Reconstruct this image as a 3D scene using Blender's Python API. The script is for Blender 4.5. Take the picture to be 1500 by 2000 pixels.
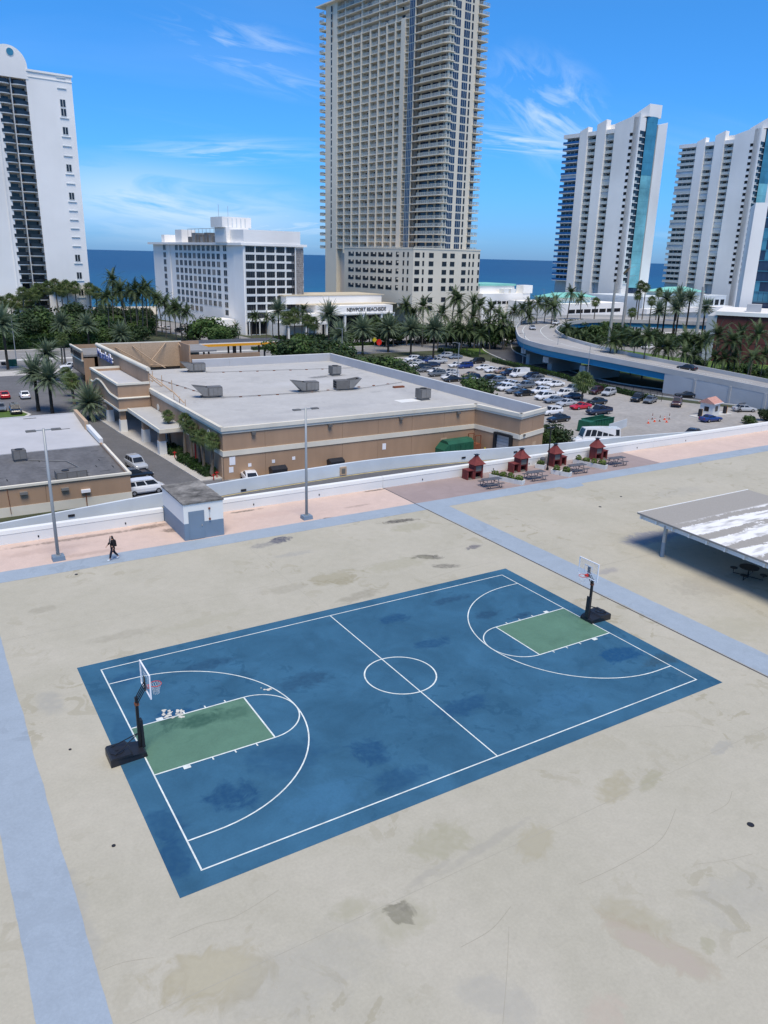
import bpy, bmesh, math, random
from mathutils import Vector, Matrix
R=math.radians
for o in list(bpy.data.objects): bpy.data.objects.remove(o)
SC=bpy.context.scene; COL=SC.collection
# ------------------------------------------------------------------ camera
F_PX,ROLL,PITCH=1512.46,0.0246051,R(18.28337)
CAM=Vector((-18.8507,-28.5936,19.868)); TH=0.552966
_c,_s=math.cos(TH),math.sin(TH)
def lvl(a,b,z): return Vector((a*_c+b*_s,-a*_s+b*_c,z))      # level camera frame -> world
_r0,_d0,_f=lvl(1,0,0),lvl(0,-math.sin(PITCH),-math.cos(PITCH)),lvl(0,math.cos(PITCH),-math.sin(PITCH))
_rt=_r0*math.cos(ROLL)-_d0*math.sin(ROLL); _dn=_r0*math.sin(ROLL)+_d0*math.cos(ROLL)
cd=bpy.data.cameras.new('camera'); cam=bpy.data.objects.new('camera',cd); COL.objects.link(cam)
cd.sensor_fit='HORIZONTAL'; cd.sensor_width=36; cd.lens=36*F_PX/1500; cd.clip_start=.3; cd.clip_end=60000
m=Matrix((_rt,-_dn,-_f)).transposed().to_4x4(); m.translation=CAM; cam.matrix_world=m
SC.camera=cam
SC.render.resolution_x,SC.render.resolution_y=768,1024
# surveying helpers: bearing of a photo column/row -> a point on a level z, or at a distance
def ray(x,y): return _rt*(x-750)+_dn*(y-1000)+_f*F_PX
def G(x,y,z=0.0):
    d=ray(x,y); return CAM+d*((z-CAM.z)/d.z)
def at(x,y,D):
    d=ray(x,y); return CAM+d*(D/math.hypot(d.x,d.y))
# ------------------------------------------------------------------ world
SUN_EL,SUN_AZ=R(66),R(-108)      # azimuth of the sun from +X (world): high, behind the camera
w=bpy.data.worlds.new('World'); SC.world=w; w.use_nodes=True
nt=w.node_tree; N=nt.nodes; LK=nt.links
for n in list(N): N.remove(n)
out=N.new('ShaderNodeOutputWorld'); bg=N.new('ShaderNodeBackground'); bg.inputs[1].default_value=.068
sky=N.new('ShaderNodeTexSky'); sky.sky_type='NISHITA'; sky.sun_disc=False
sky.sun_elevation=SUN_EL; sky.sun_rotation=R(90)-SUN_AZ
sky.altitude=0; sky.air_density=1.0; sky.dust_density=.3; sky.ozone_density=2.2
hs=N.new('ShaderNodeHueSaturation'); hs.inputs['Saturation'].default_value=1.15; hs.inputs['Value'].default_value=1.0
LK.new(sky.outputs[0],hs.inputs['Color'])
geo=N.new('ShaderNodeTexCoord'); sep=N.new('ShaderNodeSeparateXYZ'); LK.new(geo.outputs['Generated'],sep.inputs[0])
def wm(op,a,b=None,cl=False):
    n=N.new('ShaderNodeMath'); n.operation=op; n.use_clamp=cl
    for i,v in enumerate((a,b)):
        if v is None: continue
        if isinstance(v,(int,float)): n.inputs[i].default_value=v
        else: LK.new(v,n.inputs[i])
    return n.outputs[0]
zz=wm('ADD',wm('MAXIMUM',sep.outputs[2],0.0),.06)
px_=wm('DIVIDE',sep.outputs[0],zz); py_=wm('DIVIDE',sep.outputs[1],zz)
comb=N.new('ShaderNodeCombineXYZ'); LK.new(px_,comb.inputs[0]); LK.new(py_,comb.inputs[1])
mp=N.new('ShaderNodeMapping'); mp.inputs['Rotation'].default_value=(0,0,R(-25)); mp.inputs['Scale'].default_value=(.28,1.0,1); mp.inputs['Location'].default_value=(3.1,1.7,0)
LK.new(comb.outputs[0],mp.inputs[0])
n1=N.new('ShaderNodeTexNoise'); n1.inputs['Scale'].default_value=.55; n1.inputs['Detail'].default_value=5; n1.inputs['Roughness'].default_value=.58; n1.inputs['Distortion'].default_value=.7
LK.new(mp.outputs[0],n1.inputs['Vector'])
n2=N.new('ShaderNodeTexNoise'); n2.inputs['Scale'].default_value=.22; n2.inputs['Detail'].default_value=3; LK.new(comb.outputs[0],n2.inputs['Vector'])
az_=wm('ARCTAN2',sep.outputs[1],sep.outputs[0]); el_=wm('ARCSINE',sep.outputs[2])
cae=N.new('ShaderNodeCombineXYZ'); LK.new(az_,cae.inputs[0]); LK.new(el_,cae.inputs[1])
def streak(a0,e0,sa,se,rot,seed,amt,thr=.42):
    # a cirrus patch: centre bearing/elevation and size in degrees, fibres drawn out along its own tilt
    mp=N.new('ShaderNodeMapping'); mp.vector_type='TEXTURE'; mp.inputs['Location'].default_value=(R(a0),R(e0),0); mp.inputs['Rotation'].default_value=(0,0,R(rot)); mp.inputs['Scale'].default_value=(R(sa),R(se),1)
    LK.new(cae.outputs[0],mp.inputs[0])
    ln=N.new('ShaderNodeVectorMath'); ln.operation='LENGTH'; LK.new(mp.outputs[0],ln.inputs[0])
    g=wm('SUBTRACT',1.0,wm('MULTIPLY',ln.outputs['Value'],.8),True)
    m2=N.new('ShaderNodeMapping'); m2.inputs['Location'].default_value=(seed,seed*.7,0); m2.inputs['Scale'].default_value=(.9,1.5,1); LK.new(mp.outputs[0],m2.inputs[0])
    n=N.new('ShaderNodeTexNoise'); n.inputs['Scale'].default_value=1.15; n.inputs['Detail'].default_value=5; n.inputs['Roughness'].default_value=.6; n.inputs['Distortion'].default_value=1.1; LK.new(m2.outputs[0],n.inputs['Vector'])
    f=wm('MULTIPLY',wm('SUBTRACT',n.outputs[0],thr),4.0,True)
    return wm('MULTIPLY',wm('MULTIPLY',f,wm('POWER',g,1.3)),amt)
cl=wm('MULTIPLY',wm('MULTIPLY',wm('SUBTRACT',n1.outputs[0],.50),3.0,True),wm('MULTIPLY',wm('SUBTRACT',n2.outputs[0],.47),5.0,True)); cl=wm('MULTIPLY',cl,.35,True)
def cloud_at(px,py,wpx,hpx,rot,seed,amt,thr=.42):
    d=ray(px,py).normalized(); return streak(math.degrees(math.atan2(d.y,d.x)),math.degrees(math.asin(d.z)),wpx/26.4,hpx/26.4,rot,seed,amt,thr)
for a in ((490,108,170,48,-168,1.3,.60,.44),(1085,225,130,75,35,3.1,.85,.42),(1030,278,170,26,5,4.4,.85,.40),(430,298,200,26,-3,5.2,.60,.40),(330,400,300,70,4,6.3,.75,.27),(570,440,150,26,-4,7.7,.9,.36)): cl=wm('MAXIMUM',cl,cloud_at(*a))
cl=wm('MULTIPLY',cl,1.0,True)
mx=N.new('ShaderNodeMix'); mx.data_type='RGBA'; LK.new(cl,mx.inputs[0]); mx.inputs[7].default_value=(4.6,5.4,6.2,1)
tint=N.new('ShaderNodeValToRGB'); LK.new(wm('MULTIPLY',wm('MAXIMUM',sep.outputs[2],0.0),2.0,True),tint.inputs[0])
te=tint.color_ramp.elements; te[0].position=0; te[0].color=(.19,.40,.95,1); te[1].position=1; te[1].color=(.62,.82,1.0,1)
e_=te.new(.22); e_.color=(.21,.56,1.0,1); e_=te.new(.5); e_.color=(.25,.66,1.03,1)
tm_=N.new('ShaderNodeMix'); tm_.data_type='RGBA'; tm_.blend_type='MULTIPLY'; tm_.inputs[0].default_value=1; LK.new(hs.outputs[0],tm_.inputs[6]); LK.new(tint.outputs[0],tm_.inputs[7]); LK.new(tm_.outputs[2],mx.inputs[6])
LK.new(mx.outputs[2],bg.inputs[0]); LK.new(bg.outputs[0],out.inputs[0])
# ------------------------------------------------------------------ sun (veiled by thin cloud: wide, soft)
sd=bpy.data.lights.new('sun','SUN'); sd.energy=1.5; sd.angle=R(28); sd.color=(1,.90,.74)
so=bpy.data.objects.new('sun',sd); COL.objects.link(so)
sdir=Vector((math.cos(SUN_EL)*math.cos(SUN_AZ),math.cos(SUN_EL)*math.sin(SUN_AZ),math.sin(SUN_EL)))
so.rotation_euler=sdir.to_track_quat('Z','Y').to_euler(); so.location=(0,-40,120)
SC.view_settings.view_transform='Standard'; SC.view_settings.look='None'; SC.view_settings.gamma=1; SC.view_settings.exposure=1.35
# ------------------------------------------------------------------ materials
def nmat(name):
    m=bpy.data.materials.new(name); m.use_nodes=True; b=m.node_tree.nodes['Principled BSDF']; return m,m.node_tree,b
def vmul(c,k): return (min(1,c[0]*k),min(1,c[1]*k),min(1,c[2]*k),1)
def pm(name,col,rough=.75,var=.10,scale=.8,metal=0,bump=0,bscale=12,spec=.3,fine=0,trans=0,alpha=1,big=0,stretch=None):
    m,t,b=nmat(name)
    b.inputs['Roughness'].default_value=rough; b.inputs['Metallic'].default_value=metal
    b.inputs['Specular IOR Level'].default_value=spec
    if trans: b.inputs['Transmission Weight'].default_value=trans; b.inputs['IOR'].default_value=1.1
    if alpha<1: b.inputs['Alpha'].default_value=alpha
    g=t.nodes.new('ShaderNodeNewGeometry'); src=g.outputs['Position']
    if stretch:
        mpn=t.nodes.new('ShaderNodeMapping'); mpn.inputs['Scale'].default_value=stretch; t.links.new(src,mpn.inputs[0]); src=mpn.outputs[0]
    n=t.nodes.new('ShaderNodeTexNoise'); n.inputs['Scale'].default_value=scale; n.inputs['Detail'].default_value=6; n.inputs['Roughness'].default_value=.62
    t.links.new(src,n.inputs['Vector'])
    r=t.nodes.new('ShaderNodeValToRGB'); r.color_ramp.elements[0].position=.3; r.color_ramp.elements[1].position=.7
    r.color_ramp.elements[0].color=vmul(col,1-var); r.color_ramp.elements[1].color=vmul(col,1+var)
    t.links.new(n.outputs[0],r.inputs[0]); o=r.outputs[0]
    for sc,amt in ((fine,.12),(big,.14)):
        if sc:
            n3=t.nodes.new('ShaderNodeTexNoise'); n3.inputs['Scale'].default_value=sc; n3.inputs['Detail'].default_value=4; t.links.new(g.outputs['Position'],n3.inputs['Vector'])
            mr=t.nodes.new('ShaderNodeMapRange'); mr.inputs[1].default_value=.3; mr.inputs[2].default_value=.7; mr.inputs[3].default_value=1-amt; mr.inputs[4].default_value=1+amt
            t.links.new(n3.outputs[0],mr.inputs[0])
            vm=t.nodes.new('ShaderNodeVectorMath'); vm.operation='SCALE'; t.links.new(o,vm.inputs[0]); t.links.new(mr.outputs[0],vm.inputs['Scale']); o=vm.outputs[0]
    t.links.new(o,b.inputs['Base Color'])
    if bump:
        n4=t.nodes.new('ShaderNodeTexNoise'); n4.inputs['Scale'].default_value=bscale; n4.inputs['Detail'].default_value=4; t.links.new(src,n4.inputs['Vector'])
        bp=t.nodes.new('ShaderNodeBump'); bp.inputs['Strength'].default_value=bump; bp.inputs['Distance'].default_value=.05
        t.links.new(n4.outputs[0],bp.inputs['Height']); t.links.new(bp.outputs[0],b.inputs['Normal'])
    return m
def stained(name,col,stains,var=.05,scale=.25,rough=.85,fine=9,col2=None,blot=None):
    """painted concrete: broad mottling, fine grain and a list of stains and toned patches (x,y,rx,ry,angle,colour,strength,edge)"""
    m,t,b=nmat(name); b.inputs['Roughness'].default_value=rough; b.inputs['Specular IOR Level'].default_value=.25
    nd=t.nodes; lk=t.links
    g=nd.new('ShaderNodeNewGeometry'); P=g.outputs['Position']
    def noise(sc,det=6,dist=0):
        n=nd.new('ShaderNodeTexNoise'); n.inputs['Scale'].default_value=sc; n.inputs['Detail'].default_value=det; n.inputs['Roughness'].default_value=.6; n.inputs['Distortion'].default_value=dist
        lk.new(P,n.inputs['Vector']); return n.outputs[0]
    r=nd.new('ShaderNodeValToRGB'); r.color_ramp.elements[0].position=.32; r.color_ramp.elements[1].position=.68
    r.color_ramp.elements[0].color=vmul(col,1-var); r.color_ramp.elements[1].color=vmul(col2 or col,1+var); lk.new(noise(scale,5,.6),r.inputs[0]); o=r.outputs[0]
    for sc,amt in ((fine,.05),(1.7,.035),(60,.05)):
        mr=nd.new('ShaderNodeMapRange'); mr.inputs[1].default_value=.3; mr.inputs[2].default_value=.7; mr.inputs[3].default_value=1-amt; mr.inputs[4].default_value=1+amt
        lk.new(noise(sc,4),mr.inputs[0])
        vm=nd.new('ShaderNodeVectorMath'); vm.operation='SCALE'; lk.new(o,vm.inputs[0]); lk.new(mr.outputs[0],vm.inputs['Scale']); o=vm.outputs[0]
    d1=noise(1.1,6,1.0); d2=noise(4.5,3)
    if blot:
        bc,bs,bsc,bt=blot; m1=nd.new('ShaderNodeMapRange'); m1.inputs[1].default_value=bt; m1.inputs[2].default_value=bt+.035; m1.inputs[3].default_value=0; m1.inputs[4].default_value=bs; lk.new(noise(bsc,7,.9),m1.inputs[0])
        m2=nd.new('ShaderNodeMapRange'); m2.inputs[1].default_value=.45; m2.inputs[2].default_value=.62; lk.new(noise(.11,2),m2.inputs[0])
        mu=nd.new('ShaderNodeMath'); mu.operation='MULTIPLY'; lk.new(m1.outputs[0],mu.inputs[0]); lk.new(m2.outputs[0],mu.inputs[1])
        mx=nd.new('ShaderNodeMix'); mx.data_type='RGBA'; lk.new(mu.outputs[0],mx.inputs[0]); lk.new(o,mx.inputs[6]); mx.inputs[7].default_value=(*bc,1); o=mx.outputs[2]
    for (x,y,rx,ry,a,c,s,e) in stains:
        mp=nd.new('ShaderNodeMapping'); mp.vector_type='TEXTURE'; mp.inputs['Location'].default_value=(x,y,0); mp.inputs['Rotation'].default_value=(0,0,R(a)); mp.inputs['Scale'].default_value=(rx,ry,1000)
        lk.new(P,mp.inputs[0])
        ln=nd.new('ShaderNodeVectorMath'); ln.operation='LENGTH'; lk.new(mp.outputs[0],ln.inputs[0])
        ad=nd.new('ShaderNodeMath'); ad.operation='MULTIPLY_ADD'; lk.new(d1,ad.inputs[0]); ad.inputs[1].default_value=-2.6; lk.new(ln.outputs['Value'],ad.inputs[2])
        mr=nd.new('ShaderNodeMapRange'); mr.inputs[1].default_value=-.3-e; mr.inputs[2].default_value=-.3+e; mr.inputs[3].default_value=s; mr.inputs[4].default_value=0; lk.new(ad.outputs[0],mr.inputs[0])
        mu=nd.new('ShaderNodeMath'); mu.operation='MULTIPLY'; lk.new(mr.outputs[0],mu.inputs[0])
        m2=nd.new('ShaderNodeMapRange'); m2.inputs[1].default_value=.25; m2.inputs[2].default_value=.6; m2.inputs[3].default_value=.45; m2.inputs[4].default_value=1; lk.new(d2,m2.inputs[0]); lk.new(m2.outputs[0],mu.inputs[1])
        mx=nd.new('ShaderNodeMix'); mx.data_type='RGBA'; lk.new(mu.outputs[0],mx.inputs[0]); lk.new(o,mx.inputs[6]); mx.inputs[7].default_value=(*c,1); o=mx.outputs[2]
    lk.new(o,b.inputs['Base Color'])
    bp=nd.new('ShaderNodeBump'); bp.inputs['Strength'].default_value=.12; bp.inputs['Distance'].default_value=.02; lk.new(noise(30,3),bp.inputs['Height']); lk.new(bp.outputs[0],b.inputs['Normal'])
    return m
M={}
mk_late=None
def mk(k,*a,**kw): M[k]=pm(k,*a,**kw)
mk('white_paint',(.72,.72,.69),.6,.025,.5)
mk('tower_white',(.88,.85,.80),.6,.03,.1,big=.03,stretch=(1,1,.1))
mk('ramp_white',(.60,.64,.66),.6,.05,.5,big=.12)
mk('line_white',(.66,.70,.66),.6,.16,1.6,fine=6)
mk('blue_grey',(.17,.23,.30),.6,.06,.8)
mk('asphalt',(.13,.13,.135),.85,.12,.35,fine=5,big=.05)
mk('asphalt_dark',(.075,.078,.088),.85,.15,.4,fine=5)
mk('asphalt_pale',(.24,.235,.23),.85,.08,.2,fine=3,big=.03)
mk('lot_concrete',(.31,.295,.275),.85,.10,.12,fine=1.5,big=.03)
mk('sidewalk',(.46,.44,.41),.8,.07,.4,fine=5)
mk('kerb',(.55,.54,.51),.8,.06,.6)
mk('grass',(.075,.13,.025),.9,.25,1.2,fine=8,big=.08)
mk('soil',(.055,.065,.035),.95,.3,.3,big=.05)
mk('sand',(.55,.48,.36),.9,.08,.1)
mk('tan_wall',(.385,.255,.165),.8,.06,.9,big=.1,stretch=(1,1,.12))
mk('tan_light',(.50,.36,.24),.8,.06,.35,fine=5)
mk('cream',(.70,.65,.54),.7,.05,.5,big=.1)
mk('roof_dark',(.125,.125,.13),.9,.25,.5,fine=2,stretch=(1,.35,1))
mk('roof_blue',(.46,.46,.47),.8,.06,.3)
mk('metal_grey',(.25,.24,.225),.5,.1,1.5,metal=.3)
mk('metal_duct',(.155,.148,.138),.55,.15,1.2,metal=.2)
mk('pole_grey',(.34,.36,.37),.5,.05,1,metal=.3)
mk('pole_concrete',(.34,.33,.31),.85,.08,.5)
mk('black_metal',(.012,.012,.014),.4,.1,2,spec=.4)
mk('black_plastic',(.016,.018,.024),.45,.15,2,spec=.4)
mk('steel',(.5,.5,.5),.35,.05,2,metal=.7)
mk('dark_void',(.012,.013,.015),.9,.05,1)
mk('glass_dark',(.018,.022,.028),.12,.2,.4,spec=.5)
mk('glass_blue',(.02,.04,.085),.12,.25,.3,spec=.5)
mk('glass_teal_reflect',(.15,.38,.42),.08,.45,.10,spec=.7)  # paler teal with the reflection put into the glass colour
mk('glass_teal',(.05,.21,.31),.08,.35,.12,spec=.7)
mk('board',(.75,.82,.86),.1,.02,1,alpha=.13,spec=.5)
mk('red_rim',(.55,.03,.02),.45,.05,2)
mk('net',(.7,.7,.7),.8,.05,2)
mk('brick_red',(.165,.035,.032),.8,.2,3,fine=14,bump=.3)
mk('grill_steel',(.17,.16,.14),.6,.15,2)
mk('table_grey',(.105,.105,.115),.6,.12,3)
mk('planter',(.70,.69,.64),.7,.06,2)
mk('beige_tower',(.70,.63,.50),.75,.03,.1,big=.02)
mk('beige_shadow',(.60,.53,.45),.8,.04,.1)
mk('rail',(.50,.55,.53),.5,.04,.5)
mk('rail_glass',(.36,.46,.46),.15,.1,.3,spec=.5)
mk('teal_roof',(.22,.55,.48),.6,.06,.2)
mk('blue_paint',(.04,.26,.42),.55,.06,.3)
mk('blue_rail',(.02,.13,.36),.45,.08,.4)
mk('bridge_concrete',(.46,.46,.45),.8,.07,.25,big=.04)
mk('bridge_deck',(.34,.33,.32),.85,.08,.2,big=.04)
mk('retaining',(.42,.44,.46),.85,.05,.3,big=.06)
mk('stone',(.27,.25,.235),.9,.35,1.0,fine=2)
mk('brown_clad',(.11,.035,.03),.7,.12,.4)
mk('yellow',(.75,.34,.02),.5,.05,1)
mk('green_metal',(.015,.095,.055),.55,.2,.8)
mk('rust',(.20,.07,.035),.8,.3,2)
mk('orange',(.75,.09,.02),.6,.05,2)
mk('red_sign',(.75,.03,.015),.5,.03,2)
mk('yellow_sign',(.80,.62,.02),.5,.03,2)
mk('sign_blue',(.02,.07,.32),.4,.03,1)
mk('sign_white',(.82,.82,.84),.4,.03,1)
mk('sign_dark',(.022,.022,.026),.5,.05,1)
mk('bark_palm',(.135,.115,.09),.95,.25,3,fine=9,bump=.5)
mk('bark_dark',(.045,.038,.03),.95,.3,4,fine=10,bump=.6)
mk('bark_tree',(.10,.085,.065),.95,.25,3,bump=.4)
mk('dead_frond',(.17,.125,.07),.9,.25,2)
def leafmat(k,c,var=.35):
    m,t,b=nmat(k); b.inputs['Roughness'].default_value=.55; b.inputs['Specular IOR Level'].default_value=.25
    g=t.nodes.new('ShaderNodeNewGeometry'); oi=t.nodes.new('ShaderNodeObjectInfo')
    n=t.nodes.new('ShaderNodeTexNoise'); n.inputs['Scale'].default_value=1.3; n.inputs['Detail'].default_value=3; t.links.new(g.outputs['Position'],n.inputs['Vector'])
    ad=t.nodes.new('ShaderNodeMath'); ad.operation='MULTIPLY_ADD'; t.links.new(oi.outputs['Random'],ad.inputs[0]); ad.inputs[1].default_value=.35; t.links.new(n.outputs[0],ad.inputs[2])
    r=t.nodes.new('ShaderNodeValToRGB'); r.color_ramp.elements[0].position=.35; r.color_ramp.elements[1].position=.95
    r.color_ramp.elements[0].color=vmul(c,1-var); r.color_ramp.elements[1].color=vmul(c,1+var); t.links.new(ad.outputs[0],r.inputs[0])
    t.links.new(r.outputs[0],b.inputs['Base Color'])
    tr=t.nodes.new('ShaderNodeBsdfTranslucent'); t.links.new(r.outputs[0],tr.inputs[0])
    mx=t.nodes.new('ShaderNodeMixShader'); mx.inputs[0].default_value=.22; t.links.new(b.outputs[0],mx.inputs[1]); t.links.new(tr.outputs[0],mx.inputs[2])
    t.links.new(mx.outputs[0],t.nodes['Material Output'].inputs[0]); M[k]=m
leafmat('leaf_silver',(.135,.18,.11),.3)
leafmat('leaf_fan',(.095,.135,.045))
leafmat('leaf_coco',(.068,.10,.04))
leafmat('leaf_tree',(.06,.105,.027))
leafmat('leaf_dark',(.032,.058,.02))
leafmat('leaf_hedge',(.03,.065,.014))
leafmat('leaf_planter',(.10,.15,.025))
CARCOL={'white':(.72,.73,.74),'black':(.01,.011,.013),'silver':(.42,.44,.46),'grey':(.12,.13,.14),'blue':(.012,.035,.17),'navy':(.012,.02,.05),'red':(.50,.008,.02),'tan':(.30,.22,.17),'maroon':(.05,.012,.012),'steel':(.16,.20,.26)}
for k,c in CARCOL.items():
    m=pm('car_'+k,c,.25,.03,1,spec=.5); m.node_tree.nodes['Principled BSDF'].inputs['Coat Weight'].default_value=.6; M['car_'+k]=m
mk('tyre',(.015,.015,.016),.85,.1,6)
mk('rim',(.40,.41,.42),.35,.1,6,metal=.6)
mk('lamp_glass',(.6,.62,.62),.15,.05,6)
mk('lamp_red',(.35,.01,.01),.2,.05,6)
# ------------------------------------------------------------------ mesh helpers
class MB:
    def __init__(s): s.v=[]; s.f=[]
    def add(s,vs,fs):
        k=len(s.v); s.v.extend(tuple(v) for v in vs); s.f.extend(tuple(i+k for i in f) for f in fs); return s
    def box(s,x0,x1,y0,y1,z0,z1,top=None):
        if x0>x1: x0,x1=x1,x0
        if y0>y1: y0,y1=y1,y0
        if z0>z1: z0,z1=z1,z0
        t=top or (0,0)
        s.add([(x0,y0,z0),(x1,y0,z0),(x1,y1,z0),(x0,y1,z0),(x0+t[0],y0+t[1],z1),(x1-t[0],y0+t[1],z1),(x1-t[0],y1-t[1],z1),(x0+t[0],y1-t[1],z1)],
              [(3,2,1,0),(4,5,6,7),(0,1,5,4),(1,2,6,5),(2,3,7,6),(3,0,4,7)]); return s
    def prism(s,poly,z0,z1):
        n=len(poly); a=sum(poly[i][0]*poly[(i+1)%n][1]-poly[(i+1)%n][0]*poly[i][1] for i in range(n))
        if a<0: poly=poly[::-1]
        s.add([(x,y,z0) for x,y in poly]+[(x,y,z1) for x,y in poly],[tuple(range(n-1,-1,-1)),tuple(range(n,2*n))]+[(i,(i+1)%n,n+(i+1)%n,n+i) for i in range(n)]); return s
    def flat(s,poly,z):
        n=len(poly); a=sum(poly[i][0]*poly[(i+1)%n][1]-poly[(i+1)%n][0]*poly[i][1] for i in range(n))
        if a<0: poly=poly[::-1]
        s.add([(x,y,z) for x,y in poly],[tuple(range(n))]); return s
    def quad(s,a,b,c,d): s.add([a,b,c,d],[(0,1,2,3)]); return s
    def tube(s,pts,r,n=6,cap=True):
        pts=[Vector(p) for p in pts]; rs=r if isinstance(r,(list,tuple)) else [r]*len(pts)
        k=len(s.v); prev=None
        for i,p in enumerate(pts):
            d=(pts[min(i+1,len(pts)-1)]-pts[max(i-1,0)]).normalized()
            a=Vector((1,0,0)) if abs(d.x)<.8 else Vector((0,1,0))
            if prev is not None: a=prev
            u=(a-d*a.dot(d)).normalized(); v=d.cross(u); prev=u
            for j in range(n):
                t=2*math.pi*j/n; s.v.append(tuple(p+(u*math.cos(t)+v*math.sin(t))*rs[i]))
        for i in range(len(pts)-1):
            for j in range(n): s.f.append((k+i*n+j,k+i*n+(j+1)%n,k+(i+1)*n+(j+1)%n,k+(i+1)*n+j))
        if cap:
            s.f.append(tuple(k+j for j in range(n-1,-1,-1))); e=k+(len(pts)-1)*n; s.f.append(tuple(e+j for j in range(n)))
        return s
    def cyl(s,x,y,z0,z1,r,n=12,r2=None): return s.tube([(x,y,z0),(x,y,z1)],[r,r if r2 is None else r2],n)
    def strip(s,pts,wd,z,closed=False):
        """flat ribbon of given width along a polyline"""
        n=len(pts); L=[];Rr=[]
        for i in range(n):
            a=pts[i-1] if (i>0 or closed) else pts[i]; b=pts[(i+1)%n] if (i<n-1 or closed) else pts[i]
            dx,dy=b[0]-a[0],b[1]-a[1]; l=math.hypot(dx,dy) or 1; nx,ny=-dy/l*wd/2,dx/l*wd/2
            L.append((pts[i][0]+nx,pts[i][1]+ny,z)); Rr.append((pts[i][0]-nx,pts[i][1]-ny,z))
        s.add(L+Rr,[(n+i,n+(i+1)%n,(i+1)%n,i) for i in range(n if closed else n-1)]); return s
    def mesh(s,name,mat=None,smooth=False):
        me=bpy.data.meshes.new(name); me.from_pydata(s.v,[],s.f); me.update()
        if mat is not None: me.materials.append(M[mat] if isinstance(mat,str) else mat)
        if smooth: me.polygons.foreach_set('use_smooth',[True]*len(me.polygons))
        return me
    def build(s,name,mat,parent=None,smooth=False,kind=None):
        return link(name,s.mesh(name,mat,smooth),parent,kind)
def link(name,me,parent=None,kind=None,loc=None,rz=0):
    o=bpy.data.objects.new(name,me); COL.objects.link(o)
    if parent is not None: o.parent=parent
    if loc is not None: o.location=loc
    if rz: o.rotation_euler=(0,0,rz)
    if kind: o['kind']=kind
    return o
def tag(o,label,cat,group=None):
    o['label']=label; o['category']=cat
    if group: o['group']=group
    return o
def thing(name,label,cat,loc=(0,0,0),rz=0,group=None):
    o=bpy.data.objects.new(name,None); COL.objects.link(o); o.empty_display_size=.3
    o.location=loc; o.rotation_euler=(0,0,rz); return tag(o,label,cat,group)
def struct(name,mb,mat,parent=None):
    o=mb.build(name,mat,parent)
    if parent is None: o['kind']='structure'
    return o
def copy_tree(o,parent=None):
    c=o.copy(); COL.objects.link(c)
    if parent is not None: c.parent=parent
    for ch in o.children: copy_tree(ch,c)
    return c
def arc(cx,cy,r,a0,a1,n): return [(cx+r*math.cos(R(a0+(a1-a0)*i/n)),cy+r*math.sin(R(a0+(a1-a0)*i/n))) for i in range(n+1)]
ZS=-8.5
M['path_blue']=stained('path_blue_paint',(.30,.355,.41),[],var=.04,scale=.3,blot=((.25,.295,.34),.6,.8,.55))
_gs=(.23,.23,.23); RST=[(24,95.2,3,.7,5,_gs,.75,.3),(31,94.3,6,.35,0,_gs,.6,.3),(40.5,94,2.4,.6,0,(.12,.12,.12),.8,.3),(48,93.2,2.4,.6,0,_gs,.7,.3),(54,110,2.6,1.4,10,_gs,.8,.3),(50.5,109.5,2.4,1,10,(.12,.12,.12),.8,.3),(30.5,124.5,2.4,.7,0,_gs,.7,.3),(52,90,1.2,.4,0,_gs,.6,.3),(36,80,9,1.2,4,(.33,.33,.33),.5,.5),(24,76,6,1.5,-4,(.34,.34,.34),.5,.5),(44,104,8,2,2,(.52,.52,.52),.5,.5),(58,85,2,6,0,(.33,.33,.33),.5,.5),(20,108,2,5,0,(.32,.31,.3),.5,.5)]
M['roof_grey']=stained('roof_membrane',(.44,.435,.42),RST,var=.06,scale=.2,blot=((.36,.355,.345),.6,.5,.55))
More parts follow.
